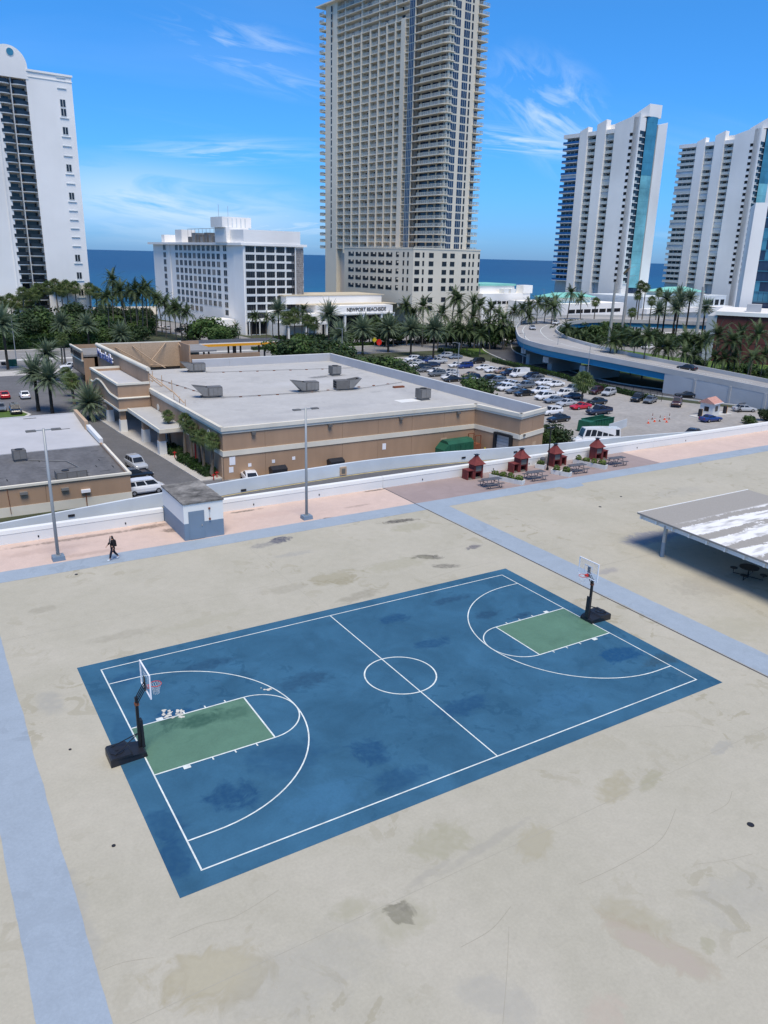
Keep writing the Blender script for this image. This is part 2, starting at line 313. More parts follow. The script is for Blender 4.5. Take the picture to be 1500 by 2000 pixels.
# ================================================================== SETTING: sea, ground, roads
mb=MB(); mb.box(-30000,30000,300,40000,-13,-11.2)
def seamat():
    m,t,b=nmat('sea_water'); b.inputs['Roughness'].default_value=.35; b.inputs['Specular IOR Level'].default_value=.12
    g=t.nodes.new('ShaderNodeNewGeometry'); s=t.nodes.new('ShaderNodeSeparateXYZ'); t.links.new(g.outputs['Position'],s.inputs[0])
    mr=t.nodes.new('ShaderNodeMapRange'); mr.inputs[1].default_value=320; mr.inputs[2].default_value=1500; t.links.new(s.outputs[1],mr.inputs[0])
    r=t.nodes.new('ShaderNodeValToRGB'); r.color_ramp.elements[0].color=(.010,.10,.155,1); r.color_ramp.elements[1].color=(.004,.030,.085,1); e=r.color_ramp.elements.new(.35); e.color=(.007,.058,.12,1)
    n=t.nodes.new('ShaderNodeTexNoise'); n.inputs['Scale'].default_value=.012; n.inputs['Detail'].default_value=8
    mp=t.nodes.new('ShaderNodeMapping'); mp.inputs['Scale'].default_value=(.5,1.2,1); t.links.new(g.outputs['Position'],mp.inputs[0]); t.links.new(mp.outputs[0],n.inputs['Vector'])
    ad=t.nodes.new('ShaderNodeMath'); ad.operation='MULTIPLY_ADD'; t.links.new(n.outputs[0],ad.inputs[0]); ad.inputs[1].default_value=.5; 
    sb=t.nodes.new('ShaderNodeMath'); sb.operation='SUBTRACT'; t.links.new(mr.outputs[0],sb.inputs[0]); sb.inputs[1].default_value=.25; t.links.new(sb.outputs[0],ad.inputs[2])
    t.links.new(ad.outputs[0],r.inputs[0]); t.links.new(r.outputs[0],b.inputs['Base Color'])
    n2=t.nodes.new('ShaderNodeTexNoise'); n2.inputs['Scale'].default_value=.12; n2.inputs['Detail'].default_value=6; t.links.new(mp.outputs[0],n2.inputs['Vector'])
    bp=t.nodes.new('ShaderNodeBump'); bp.inputs['Strength'].default_value=.6; bp.inputs['Distance'].default_value=1.5; t.links.new(n2.outputs[0],bp.inputs['Height']); t.links.new(bp.outputs[0],b.inputs['Normal'])
    M['sea']=m
seamat(); struct('sea',mb,'sea')
struct('ground',MB().box(-900,1500,28.9,372,-12,ZS),'soil')
struct('beach',MB().box(-900,1500,345,400,-11.1,ZS+.05),'sand')
def sheet(name,poly,mat,z): return struct(name,MB().flat(poly,z),mat)
def rect(x0,x1,y0,y1): return [(x0,y0),(x1,y0),(x1,y1),(x0,y1)]
sheet('service_road',rect(1.0,15,35.5,178),'asphalt',ZS+.004)
sheet('store_forecourt',rect(-90,1.0,102,176),'asphalt',ZS+.006)
sheet('side_yard',rect(15,64.5,35.5,66.5),'asphalt_pale',ZS+.008)
sheet('parking_lot',[(64.5,35.5),(140,35.5),(129,66),(120.5,84),(121.5,108),(125,128.5),(126.5,168),(64.5,168)],'lot_concrete',ZS+.01)
# avenue: two carriageways and a median
sheet('avenue',rect(-400,420,178,196),'asphalt_pale',ZS+.012)
sheet('avenue',rect(-400,420,199,219),'asphalt_pale',ZS+.012)
struct('median',MB().box(-400,70,196.2,198.8,ZS,ZS+.15),'kerb')
struct('median',MB().box(70,420,196.2,198.8,ZS,ZS+.15),'kerb')
sheet('median_planting',rect(72,160,196.6,198.4),'grass',ZS+.156)
sheet('verge',rect(-400,20,221,232),'grass',ZS+.02)
sheet('verge',rect(86,150,221,226),'grass',ZS+.02)
struct('pavement',MB().box(-400,420,219.1,221,ZS,ZS+.15),'sidewalk')
# lane lines of the avenue
lm=MB()
for y in (184,190,205.5,212):
    for x in range(-40,260,12): lm.box(x,x+3.5,y-.08,y+.08,ZS+.013,ZS+.018)
lm.build('lane_line','line_white',bpy.data.objects['avenue'])
# hotel drive
sheet('hotel_drive',[(70,219),(86,219),(80,300),(64,330),(48,330),(58,290)],'asphalt_pale',ZS+.016)
# road beside the flyover and the slip road
rd=[(142,60),(136,80),(127.5,100),(126,112),(130,130),(135,147),(140,162),(148,176),(158,190)]
def ribbon(name,pts,wd,z,mat):
    return struct(name,MB().strip(pts,wd,z),mat)
def smooth(pts,n=6):
    out=[]
    P=[pts[0]]+list(pts)+[pts[-1]]
    for i in range(1,len(P)-2):
        for k in range(n):
            t=k/n; q=[]
            for d in range(len(pts[0])):
                p0,p1,p2,p3=P[i-1][d],P[i][d],P[i+1][d],P[i+2][d]
                q.append(.5*((2*p1)+(-p0+p2)*t+(2*p0-5*p1+4*p2-p3)*t*t+(-p0+3*p1-3*p2+p3)*t**3))
            out.append(tuple(q))
    out.append(tuple(pts[-1])); return out
ribbon('slip_road',smooth([(146,44),(140,62),(131,82),(125.5,100),(126,114),(131,132),(137,150),(146,170),(160,188)]),9.5,ZS+.02,'asphalt_dark')
def kerb_line(pts,off,parent=None):
    p=[]
    for i in range(len(pts)):
        a=pts[max(i-1,0)]; b=pts[min(i+1,len(pts)-1)]; dx,dy=b[0]-a[0],b[1]-a[1]; l=math.hypot(dx,dy)
        p.append((pts[i][0]-dy/l*off,pts[i][1]+dx/l*off))
    m=MB(); n=len(p)
    for i in range(n-1):
        a,b=p[i],p[i+1]; dx,dy=b[0]-a[0],b[1]-a[1]; l=math.hypot(dx,dy); nx,ny=-dy/l*.18,dx/l*.18
        m.prism([(a[0]+nx,a[1]+ny),(b[0]+nx,b[1]+ny),(b[0]-nx,b[1]-ny),(a[0]-nx,a[1]-ny)],ZS-.05,ZS+.22)
    return struct('kerb',m,'kerb')
sl=smooth([(146,44),(140,62),(131,82),(125.5,100),(126,114),(131,132),(137,150),(146,170),(160,188)])
kerb_line(sl,4.9); kerb_line(sl,-4.9)
sheet('verge',[(142,70),(150,60),(260,60),(260,176),(170,176),(150,150),(146,120)],'grass',ZS+.014)
sheet('back_lot',[(190,135),(262,128),(262,176),(190,176)],'asphalt_pale',ZS+.022)
# left car park: kerbs, islands, bay lines
for poly in (rect(-34,-3.2,168,176.5),rect(-40,-4,148,152.5),[(-8,118),(-2.5,118),(-1.2,120.5),(-2.5,126),(-8,126)],rect(-40,-8.5,137.5,139.8)):
    struct('island',MB().prism(poly,ZS,ZS+.15),'kerb')
    cx=sum(p[0] for p in poly)/len(poly); cy=sum(p[1] for p in poly)/len(poly)
    sheet('grass',[(cx+(x-cx)*(1-.5/max(abs(x-cx),.6)),cy+(y-cy)*(1-.3/max(abs(y-cy),.4))) for x,y in poly],'grass',ZS+.156)
bl=MB()
for x in (-20,-17.2,-14.4,-11.6,-8.8,-6): bl.box(x-.06,x+.06,131.5,137,ZS+.008,ZS+.013); bl.box(x-.06,x+.06,120,125.5,ZS+.008,ZS+.013)
bl.build('bay_line','line_white',bpy.data.objects['store_forecourt'])
sheet('driveway',rect(-3,20,170,178),'sidewalk',ZS+.014)
# ================================================================== DECK
bk=(.055,.052,.046); ol=(.33,.31,.215); gr=(.30,.295,.27); pk=(.43,.36,.29); lt=(.52,.51,.46); br=(.20,.18,.13)
DECKMARK=[]
def st(x,y,rx,ry,a,c,s,e=.5):
    e*=.6
    p=G(x,y,0); DECKMARK.append((p.x,p.y,rx,ry,a,c,s,e))
st(545,1055,.9,.5,20,(.07,.075,.11),.95,.35); st(520,1063,1.1,.4,10,(.2,.2,.2),.6); st(575,1082,1.4,.35,0,gr,.5)
st(780,1018,1.5,.35,-10,bk,.85,.5); st(800,1030,1.6,.7,0,ol,.6); st(832,1088,1.0,.4,-25,bk,.85,.4); st(870,1105,.9,.35,-30,(.13,.12,.1),.7); st(925,1068,.7,.35,5,(.10,.095,.12),.8,.4)
st(655,1130,1.7,.9,0,(.29,.26,.17),.85,.35); st(650,1125,1.2,.6,0,(.37,.34,.25),.7,.35); st(700,1165,1.4,.5,10,br,.45); st(560,1150,1.5,.5,0,br,.25); st(780,1100,2.4,.8,0,ol,.5)
st(85,1190,.9,.4,0,br,.3); st(240,1240,1.6,.4,0,br,.25); st(390,1215,2.4,.5,5,ol,.3); st(100,1375,.5,.9,0,gr,.5)
st(785,1785,.45,.42,0,(.10,.092,.08),.9,.22); st(790,1800,.9,.7,0,ol,.55)
st(420,1905,1.35,1.05,-20,(.325,.285,.185),.75,.40); st(425,1900,1.05,.78,-20,(.405,.37,.27),.95,.4); st(690,1775,.6,.35,0,ol,.6)
st(860,1640,1.1,.8,0,ol,.7,.35); st(1045,1640,.9,.55,20,(.345,.31,.21),.75,.45); st(1045,1640,.7,.4,20,(.38,.35,.26),.7,.3); st(1200,1540,1.1,.5,20,(.345,.31,.21),.75,.45); st(1270,1525,.8,.3,20,ol,.8,.3); st(950,1650,2.4,.16,8,(.33,.31,.26),.55,.5); st(840,1705,1.0,.14,8,(.33,.31,.26),.55,.5)
st(1240,1790,.6,1.0,25,(.345,.31,.21),.6,.45); st(1280,1850,.55,1.55,25,(.35,.30,.215),.65,.35); st(1283,1855,.40,1.35,25,(.40,.345,.285),.75,.35); st(1385,1845,.3,.25,0,ol,.7,.25); st(1180,1990,.9,.5,15,pk,.6,.3); st(1410,1460,.7,.25,10,gr,.5,.3); st(970,1950,.7,1.0,30,gr,.35)
st(1270,1050,2.6,1.0,0,(.22,.22,.27),.75,.35); st(1400,1140,3.0,1.6,0,(.25,.23,.19),.35); st(1190,1115,.8,.35,0,(.25,.24,.25),.6); st(1080,955,2.5,.5,0,gr,.25); st(1330,960,3,1,0,gr,.25); st(1430,1230,2.5,1.3,0,ol,.35)  # broad darker patches beside the pavilion's edges, smaller ones on the deck around
st(620,1350,.1,.1,0,gr,.1); st(1450,1750,1.5,.9,0,gr,.25); st(600,1900,2.2,1.2,0,gr,.25); st(150,1800,.4,2.5,0,gr,.4)
M['deck']=stained('deck_paint',(.415,.388,.304),DECKMARK,var=.05,scale=.16,col2=(.423,.393,.316),blot=((.315,.285,.20),.6,.75,.565))
deck=struct('deck',MB().box(-70,175,-70,28.5,-.7,0),'deck')
L2,W2=25.6/2,15.24/2
cst=[]
def cs(x,y,rx,ry,a,c,s,e=.5):
    e*=.6
    p=G(x,y,0); cst.append((p.x,p.y,rx,ry,a,c,s,e))
dkb=(.010,.055,.13); vdk=(.012,.04,.085); bb=(.009,.062,.15)
cs(770,1208,.9,.5,0,dkb,.75,.4); cs(845,1256,1.0,.5,0,dkb,.7,.4); cs(905,1380,1.3,.6,0,dkb,.7); cs(725,1465,.8,.8,0,dkb,.8,.4); cs(450,1555,.9,.8,0,dkb,.85,.35); cs(1215,1278,1.1,.75,-10,bb,.95,.3)
cs(345,1395,.9,.45,0,bb,.95,.3); cs(590,1330,1.4,.6,0,vdk,.55); cs(1020,1203,.8,.3,0,vdk,.8); cs(950,1200,.8,.35,0,vdk,.6); cs(885,1170,1.2,.4,0,vdk,.6); cs(340,1680,.6,.9,0,dkb,.7); cs(320,1610,.5,.9,0,dkb,.6)
cs(260,1320,1.0,.5,0,dkb,.6); cs(400,1300,1.5,.4,0,vdk,.5); cs(1290,1290,1.0,.5,0,(.03,.055,.07),.6); cs(1350,1310,.8,.4,0,(.06,.13,.19),.5); cs(1100,1370,1.6,.8,0,(.05,.16,.28),.4); cs(560,1480,1.5,1.0,0,dkb,.4); cs(640,1560,1.6,.8,0,(.05,.16,.28),.4); cs(780,1520,1.1,.5,0,dkb,.6); cs(240,1430,.4,1.2,0,dkb,.4)
M['court_blue']=stained('court_blue_paint',(.030,.102,.172),cst,var=.12,scale=.35,rough=.6,col2=(.037,.118,.195),blot=((.016,.068,.125),.5,1.3,.57))
gst=[]; cst,_k=gst,cst
cs(380,1408,1.2,.45,0,(.03,.085,.06),.85,.4); cs(450,1395,.8,.5,0,(.04,.10,.07),.6); cs(330,1405,.5,.4,0,(.03,.08,.06),.7)
M['court_green']=stained('court_green_paint',(.098,.195,.135),gst,var=.08,scale=.5,rough=.65,blot=((.07,.15,.10),.5,.9,.55))
court=sheet('basketball_court',rect(-13.8,13.75,-8.44,8.40),'court_blue',.004)
for s in (-1,1):
    struct('key_paint',MB().flat(rect(*sorted((s*12.8,s*7.58)),-1.83,1.83),.008),'court_green',court)
ln=MB(); w2=.05
def hl(x0,x1,y): ln.flat(rect(x0,x1,y-w2/2,y+w2/2),.012)
def vl(x,y0,y1): ln.flat(rect(x-w2/2,x+w2/2,y0,y1),.012)
w2=.06
hl(-L2-.035,L2+.035,W2); hl(-L2-.035,L2+.035,-W2); vl(-L2,-W2+.035,W2-.035); vl(L2,-W2+.035,W2-.035); vl(0,-W2+.035,W2-.035)
struct('boundary_line',ln,'line_white',court)
struct('centre_circle',MB().strip(arc(0,0,1.80,0,360,64)[:-1],.07,.0125,True),'line_white',court)
for s in (-1,1):
    k=MB()
    for y in (-1.83,1.83): k.flat(rect(*sorted((s*(L2-.035),s*7.58)),y-.035,y+.035),.0125)
    k.flat(rect(*sorted((s*7.615,s*7.545)),-1.795,1.795),.0125)
    for i,x in enumerate((11.5,10.4,9.42,8.46)):
        for y in (-1,1):
            wd=.30 if i==0 else .06
            k.flat(rect(*sorted((s*x-wd/2,s*x+wd/2)),*sorted((y*1.866,y*(1.866+(.2 if i==0 else .16))))),.0125)
    struct('key_line',k,'line_white',court)
    k=MB(); a=arc(s*7.58,0,1.83,90,270,32) if s>0 else arc(s*7.58,0,1.83,-90,90,32)
    k.strip(a,.06,.013); struct('free_throw_arc',k,'line_white',court)
    rim=11.8; r3=6.05
    x3=rim-.0
    pts=[(s*(L2-.035),-r3)]+[(s*(rim-r3*math.sin(R(t))),-r3*math.cos(R(t))) for t in range(0,181,4)]+[(s*(L2-.035),r3)]
    struct('three_point_line',MB().strip(pts,.06,.0135),'line_white',court)
# flaked paint beside the left key
rn=random.Random(4); fl=MB()
for i in range(46):
    p=G(318+rn.random()*42,1403-rn.random()*16,0); r=.03+rn.random()*.07
    fl.flat([(p.x+r*(.6+.6*rn.random())*math.cos(t),p.y+r*(.6+.6*rn.random())*math.sin(t)) for t in (0,1,2.1,3.2,4.2,5.3)],.0142+i*.00002)
for i in range(9):
    p=G(508+rn.random()*28,1349-rn.random()*5,0); r=.03+rn.random()*.05
    fl.flat([(p.x+r*math.cos(t),p.y+r*math.sin(t)) for t in (0,1,2.1,3.2,4.2,5.3)],.0142+i*.00002)
mk('flake',(.56,.54,.47),.8,.1,3); fo=fl.build('paint_flake','flake',court); fo['kind']='stuff'
mk('scuff_j',(.35,.33,.27),.9,.1,2)
# painted walkways
rg=random.Random(71)
def ragged(x0,x1,y0,y1,amp=.018,step=.35):
    # hand-rolled paint edge: a slowly wandering outline
    def walk(n):
        v=0; o=[]
        for i in range(n+1): v=v*.8+rg.uniform(-amp,amp); o.append(v)
        return o
    p=[]
    if x1-x0>y1-y0:
        n=int((x1-x0)/step); a,b=walk(n),walk(n); p=[(x0+(x1-x0)*i/n,y0+a[i]) for i in range(n+1)]+[(x0+(x1-x0)*i/n,y1+b[i]) for i in range(n,-1,-1)]
    else:
        n=int((y1-y0)/step); a,b=walk(n),walk(n); p=[(x1+a[i],y0+(y1-y0)*i/n) for i in range(n+1)]+[(x0+b[i],y0+(y1-y0)*i/n) for i in range(n,-1,-1)]
    return p
path=sheet('walkway_paint',ragged(-70,175,21.45,23.3),'path_blue',.0065)
sheet('walkway_paint',ragged(16.35,18.45,-60,21.5),'path_blue',.005)
sheet('walkway_paint',ragged(-18.42,-16.68,-60,21.5),'path_blue',.0058)
sheet('walkway_paint',[(31.2,20.7),(33.4,20.7),(33.8,21.5),(31,21.5)],'path_blue',.005)
struct('expansion_joint',MB().flat(rect(16.20,16.30,-70,28.5),.0085),'asphalt_dark',deck)
pst=[]; cst=pst
for a in ((330,1010,1.6,.7,8,(.10,.075,.055),.9,.4),(300,1028,1.4,.4,0,(.17,.12,.09),.7,.5),(345,1035,.8,.5,-20,(.13,.10,.08),.8,.4),(160,1050,5,.25,0,(.15,.12,.10),.7,.5),(480,998,1.2,.2,0,(.14,.12,.1),.8,.4),(730,958,1.2,.15,0,(.10,.09,.08),.9,.4),(640,1013,.7,.25,0,(.12,.1,.09),.85,.4),(700,988,.9,.2,0,(.25,.19,.16),.5,.5),(90,1075,2.5,.5,0,(.45,.33,.27),.5,.5),(1290,872,3,.2,0,(.3,.25,.2),.6,.5),(180,1080,2,.3,0,(.36,.27,.22),.5,.5),(530,1005,2.5,.6,0,(.50,.36,.30),.4,.5)): cs(*a)
M['pink']=stained('pink_floor_paint',(.58,.445,.375),pst,var=.05,scale=.4)
mst=[]; cst=mst
for a in ((1010,905,6,.25,0,(.14,.11,.1),.6,.5),(960,955,1.4,.5,0,(.22,.17,.16),.5,.5),(1070,940,1.0,.5,0,(.24,.19,.18),.5,.5),(860,945,2,1,0,(.30,.235,.215),.5,.6),(1150,915,1.2,.5,0,(.24,.18,.16),.5,.5)): cs(*a)
M['mauve']=stained('mauve_floor_paint',(.315,.25,.235),mst,var=.06,scale=.5)
sheet('terrace_paint',rect(-70,16.2,23.3,28.5),'pink',.004)
sheet('terrace_paint',rect(16.3,47.0,23.3,28.5),'mauve',.004)
sheet('terrace_paint',rect(47.0,175,23.3,28.5),'pink',.004)
for y_ in (13.2,-12.0,-21.0): MB().flat(rect(-70,16.2,y_,y_+.02),.0021).build('slab_joint','scuff_j',deck)
for x_ in (-35,0.0,33,58): MB().flat(rect(x_,x_+.02,9.0,21.4) if x_<16 else rect(x_,x_+.02,-40,21.4),.0022).build('slab_joint','scuff_j',deck)
# scuffs: thin tyre arcs and hairline cracks
mk('scuff',(.32,.30,.245),.9,.1,2)
def scuff(pix,wd=.02):
    pts=smooth([tuple(G(x,y,0))[:2] for x,y in pix],8)
    o=MB().strip(pts,wd,.0032).build('scuff_mark','scuff',deck)
for pz in (([(330,1834),(400,1805),(460,1790),(545,1738)],.015),([(1130,1727),(1210,1690),(1290,1640),(1320,1580)],.018),([(900,1850),(960,1815),(998,1770)],.018),([(994,1810),(990,1900),(982,2000)],.012),([(1385,1590),(1420,1570),(1430,1545)],.015),([(1440,1870),(1500,1830)],.015),([(1360,1688),(1420,1680),(1470,1668)],.012),([(200,1895),(240,1880),(300,1870)],.014),([(1290,1420),(1350,1418),(1400,1430)],.014),([(1165,1107),(1260,1085),(1380,1060)],.03),([(1165,1107),(1150,1085)],.02),([(840,1130),(900,1112),(960,1098)],.02),([(1000,1010),(1060,1035)],.02)): scuff(*pz)
for (x,y,r) in ((1466,1611,.13),(222,1652,.07),(137,1464,.06),(149,1122,.10),(1213,970,.10),(1172,990,.12)):
    p=G(x,y,0); d=MB().cyl(p.x,p.y,-.03,.02,r,16).build('floor_drain','sign_dark')
    tag(d,'small round black drain set in the painted deck','drain','drains in the deck')
# ================================================================== DECK OBJECTS
# parapet wall along the deck edge: panels, coping, narrow joints
pw=thing('parapet_wall','long low white parapet wall along the far edge of the painted deck','wall',(0,28.5,0))
xs=[-70,-45,-20.5,-3.6]; xs2=[-.6,16.2,34,52,72,95,125,175]
for seq in (xs,xs2):
    for a,b in zip(seq,seq[1:]):
        MB().box(a+.012,b-.012,0,.35,-.6,.70).build('panel','white_paint',pw)
        MB().box(a+.012,b-.012,.03,.32,.70,.725).build('groove','asphalt_dark',pw)
        MB().add([(a+.012,-.02,.725),(b-.012,-.02,.725),(b-.012,.37,.725),(a+.012,.37,.725),(a+.012,.02,1.0),(b-.012,.02,1.0),(b-.012,.33,1.06),(a+.012,.33,1.06)],
             [(3,2,1,0),(4,5,6,7),(0,1,5,4),(1,2,6,5),(2,3,7,6),(3,0,4,7)]).build('coping','white_paint',pw)
for x in (-12.6,-6.5,3.8,9.8,20.5,28.9,33.5,49.3,57.5):
    MB().cyl(x,-.0,.20,.34,.05,8).build('scupper','sign_dark',pw)
# ramp behind the parapet and its outer wall
prof=[(-70,-3.6),(-30,-1.25),(-14.5,-.34),(-8.5,.01),(-1.9,.39),(2,.56),(6.5,.73),(11.6,.84),(17,.94),(22,.90),(26.7,.79),(33.5,.47),(42,.10),(47,-.06),(60,-.45),(90,-2),(175,-6)]
prof=smooth(prof,4)
m=MB(); n=len(prof)
m.add([(x,28.86,z-1.22) for x,z in prof]+[(x,34.5,z-1.16) for x,z in prof]+[(x,28.86,z-1.6) for x,z in prof]+[(x,34.5,z-1.6) for x,z in prof],
      [(i,i+1,n+i+1,n+i) for i in range(n-1)]+[(2*n+i+1,2*n+i,3*n+i,3*n+i+1) for i in range(n-1)])
ramp=struct('ramp',m,'asphalt')
ymk=MB(); ymk.add([(x,34.15,z-1.150) for x,z in prof]+[(x,34.30,z-1.149) for x,z in prof],[(i,i+1,n+i+1,n+i) for i in range(n-1)]); mk('yellow_line',(.50,.42,.20),.8,.2,2); ymk.build('edge_line','yellow_line',ramp)
m=MB(); y0,y1=34.5,34.78
m.add([(x,y0,z-1.6) for x,z in prof]+[(x,y0,z) for x,z in prof]+[(x,y1,z) for x,z in prof]+[(x,y1,ZS-.1) for x,z in prof],
      [f for i in range(n-1) for f in ((i,i+1,n+i+1,n+i),(n+i,n+i+1,2*n+i+1,2*n+i),(2*n+i,2*n+i+1,3*n+i+1,3*n+i))])
rw=m.build('ramp_wall','ramp_white'); tag(rw,'pale bluish white outer wall of the car ramp behind the parapet','wall')
# drain box and electrical plate on the ramp wall
MB().box(15.0,15.7,34.38,34.5,-.15,.65).build('junction_box','tan_light',rw); MB().box(15.15,15.55,34.36,34.38,.0,.5).build('cover_plate','grill_steel',rw)
for x,z in ((-9.6,-.55),(5.0,-.40),(29.5,-.15),(36.6,-.3)): MB().box(x,x+.5,34.44,34.5,z,z+.18).build('wall_vent','sign_dark',rw)
# stair hut
h=thing('stair_hut','small white and blue grey rooftop stair hut with a flat stained roof','hut',(-3.55,23.42,0))
HX,HY,HH=2.95,5.2,2.72
MB().box(0,HX,0,HY,0,1.28).build('lower_wall','blue_grey',h)
MB().box(.004,HX-.004,.004,HY,1.28,HH).build('upper_wall','white_paint',h)
mk('hut_roof',(.20,.19,.175),.95,.65,.9,fine=5,bump=.5)
MB().box(-.06,HX+.06,-.06,HY+.06,HH,HH+.12).build('roof_slab','hut_roof',h)
d=MB().box(.42,1.42,-.045,.02,.04,2.08).build('door','blue_grey',h)
MB().cyl(1.30,-.07,1.0,1.10,.035,8).build('handle','steel',d)
fr=MB(); fr.box(.34,.42,-.03,.02,.02,2.16); fr.box(1.42,1.50,-.03,.02,.02,2.16); fr.box(.42,1.42,-.03,.02,2.08,2.16); fr.build('door_frame','blue_grey',h)
for z in (2.15,1.35): MB().box(1.84,1.96,-.10,.004,z,z+.14).build('wall_box','rust',h)
MB().tube([(1.9,-.03,1.5),(1.9,-.03,2.2)],.015,6).build('conduit','steel',h)
# deck lamp posts
def lamp_post(x,y,H,label,grp):
    t=thing('lamp_post',label,'lamp post',(x,y,0),0,grp)
    MB().box(-.40,.40,-.36,.36,0,.30,(.03,.03)).build('base_block','blue_grey',t)
    MB().tube([(0,0,.30),(0,0,H*.5),(0,0,H)],[.115,.10,.075],12).build('pole','pole_grey',t,True)
    MB().cyl(0,0,.30,.36,.2,12).build('base_flange','pole_grey',t)
    for s in (-1,1):
        a=MB().box(*sorted((s*.06,s*.5)),-.03,.03,H-.12,H-.06).build('arm','pole_grey',t)
        k=MB().box(*sorted((s*.45,s*1.05)),-.19,.19,H-.14,H-.05,(.02,.02)).build('lamp_head','metal_duct',t)
        MB().box(*sorted((s*.5,s*1.0)),-.15,.15,H-.147,H-.14).build('lens','lamp_glass',k)
lamp_post(-12.05,23.9,8.95,'tall grey twin-headed lamp post on the pink strip near the walking person','deck lamp posts')
lamp_post(6.4,23.95,8.85,'tall grey twin-headed lamp post standing alone on the pink strip right of the hut','deck lamp posts')
t=thing('lamp_post','slim black lamp post between the planters of the barbecue terrace','lamp post',(34.15,26.5,0))
MB().tube([(0,0,0),(0,0,4.3)],[.07,.055],10).build('pole','black_metal',t); MB().cyl(0,0,0,.25,.13,10).build('base','black_metal',t)
for s in (-1,1): MB().box(*sorted((s*.05,s*.5)),-.1,.1,4.22,4.34).build('lamp_head','black_metal',t)
# basketball hoops
def hoop(s,label,by):
    t=thing('basketball_hoop',label,'basketball hoop',(s*12.8,by,0),0 if s<0 else math.pi,'portable hoops at the two court ends')
    # local frame: +x points into the court
    b=MB()
    prof_=[(-1.36,.32),(-1.30,.40),(-.55,.40),(-.45,.30),(.02,.26),(.10,.18)]
    pl=[(-1.36,0)]+prof_+[(.10,0)]
    nn=len(pl); hw=[.40 if i<4 else .46 for i in range(nn)]
    for y in (-.52,.52): pass
    b.add([(x,-.52 if x<-.4 else -.44,z) for x,z in pl]+[(x,.52 if x<-.4 else .44,z) for x,z in pl],[tuple(range(nn)),tuple(range(2*nn-1,nn-1,-1))]+[(i,nn+i,nn+(i+1)%nn,(i+1)%nn) for i in range(nn)])
    bo=b.build('base_tank','black_plastic',t)
    MB().cyl(-1.0,0,.395,.43,.30,20).build('tank_lid','black_plastic',bo)
    MB().cyl(-1.0,0,.43,.455,.07,10).build('cap','black_plastic',bo)
    for y in (-.42,.42):
        w=MB().tube([(.03,y-.03,.09),(.03,y+.03,.09)],.085,12).build('wheel','tyre',t)
    MB().box(-.115,.0,-.06,.06,.26,2.62).build('pole','black_metal',t)
    MB().box(.004,.13,-.13,.13,.26,1.55,(.03,.0)).build('pole_pad','black_plastic',t)
    MB().box(-.14,.03,-.075,.075,2.25,2.36).build('bracket','rust',t)
    MB().tube([(-.05,0,.95),(-1.15,.32,.42)],.022,6).build('brace','black_metal',t); MB().tube([(-.05,0,.95),(-1.15,-.32,.42)],.022,6).build('brace','black_metal',t)
    for z0 in (2.32,2.58):
        for y in (-.07,.07): MB().tube([(-.05,y,z0),(.33,y,z0+.62)],.024,6).build('lift_arm','black_metal',t)
    MB().box(.31,.345,-.10,.10,2.85,3.45).build('mount_plate','black_metal',t)
    bd=MB().box(.36,.385,-.70,.70,2.82,3.82).build('backboard','board',t)
    f=MB(); f.box(.345,.40,-.74,.74,3.82,3.86); f.box(.345,.40,-.74,.74,2.78,2.82); f.box(.345,.40,-.74,-.70,2.82,3.82); f.box(.345,.40,.70,.74,2.82,3.82)
    f.build('frame','sign_white',bd)
    tg=MB()
    for a in ((-.30,.30,3.50,3.55),(-.30,.30,3.07,3.11)): tg.box(.386,.391,a[0],a[1],a[2],a[3])
    for y in (-.30,.26): tg.box(.386,.391,y,y+.04,3.11,3.50)
    tg.build('target_square','sign_white',bd)
    rm=MB().tube([(.385+.15+.23+.23*math.cos(R(a)),.23*math.sin(R(a)),3.0) for a in range(0,361,20)],.014,6,False)
    rm.box(.40,.56,-.08,.08,2.90,3.02); ro=rm.build('rim','red_rim',t)
    nt_=MB(); cx=.385+.38
    for k in range(12):
        a=k*30
        for sg in (1,-1):
            pts=[(cx+r_*math.cos(R(a+sg*15*j)),r_*math.sin(R(a+sg*15*j)),3.0-.11*j) for j,r_ in enumerate((.22,.19,.15,.13,.125))]
            nt_.tube(pts,.006,3,False)
    nt_.build('net','net',ro)
hoop(-1,'portable basketball hoop with black base at the court end by the flaked key',-.05)
hoop(1,'portable basketball hoop with black base at the court end facing the pavilion',-.10)
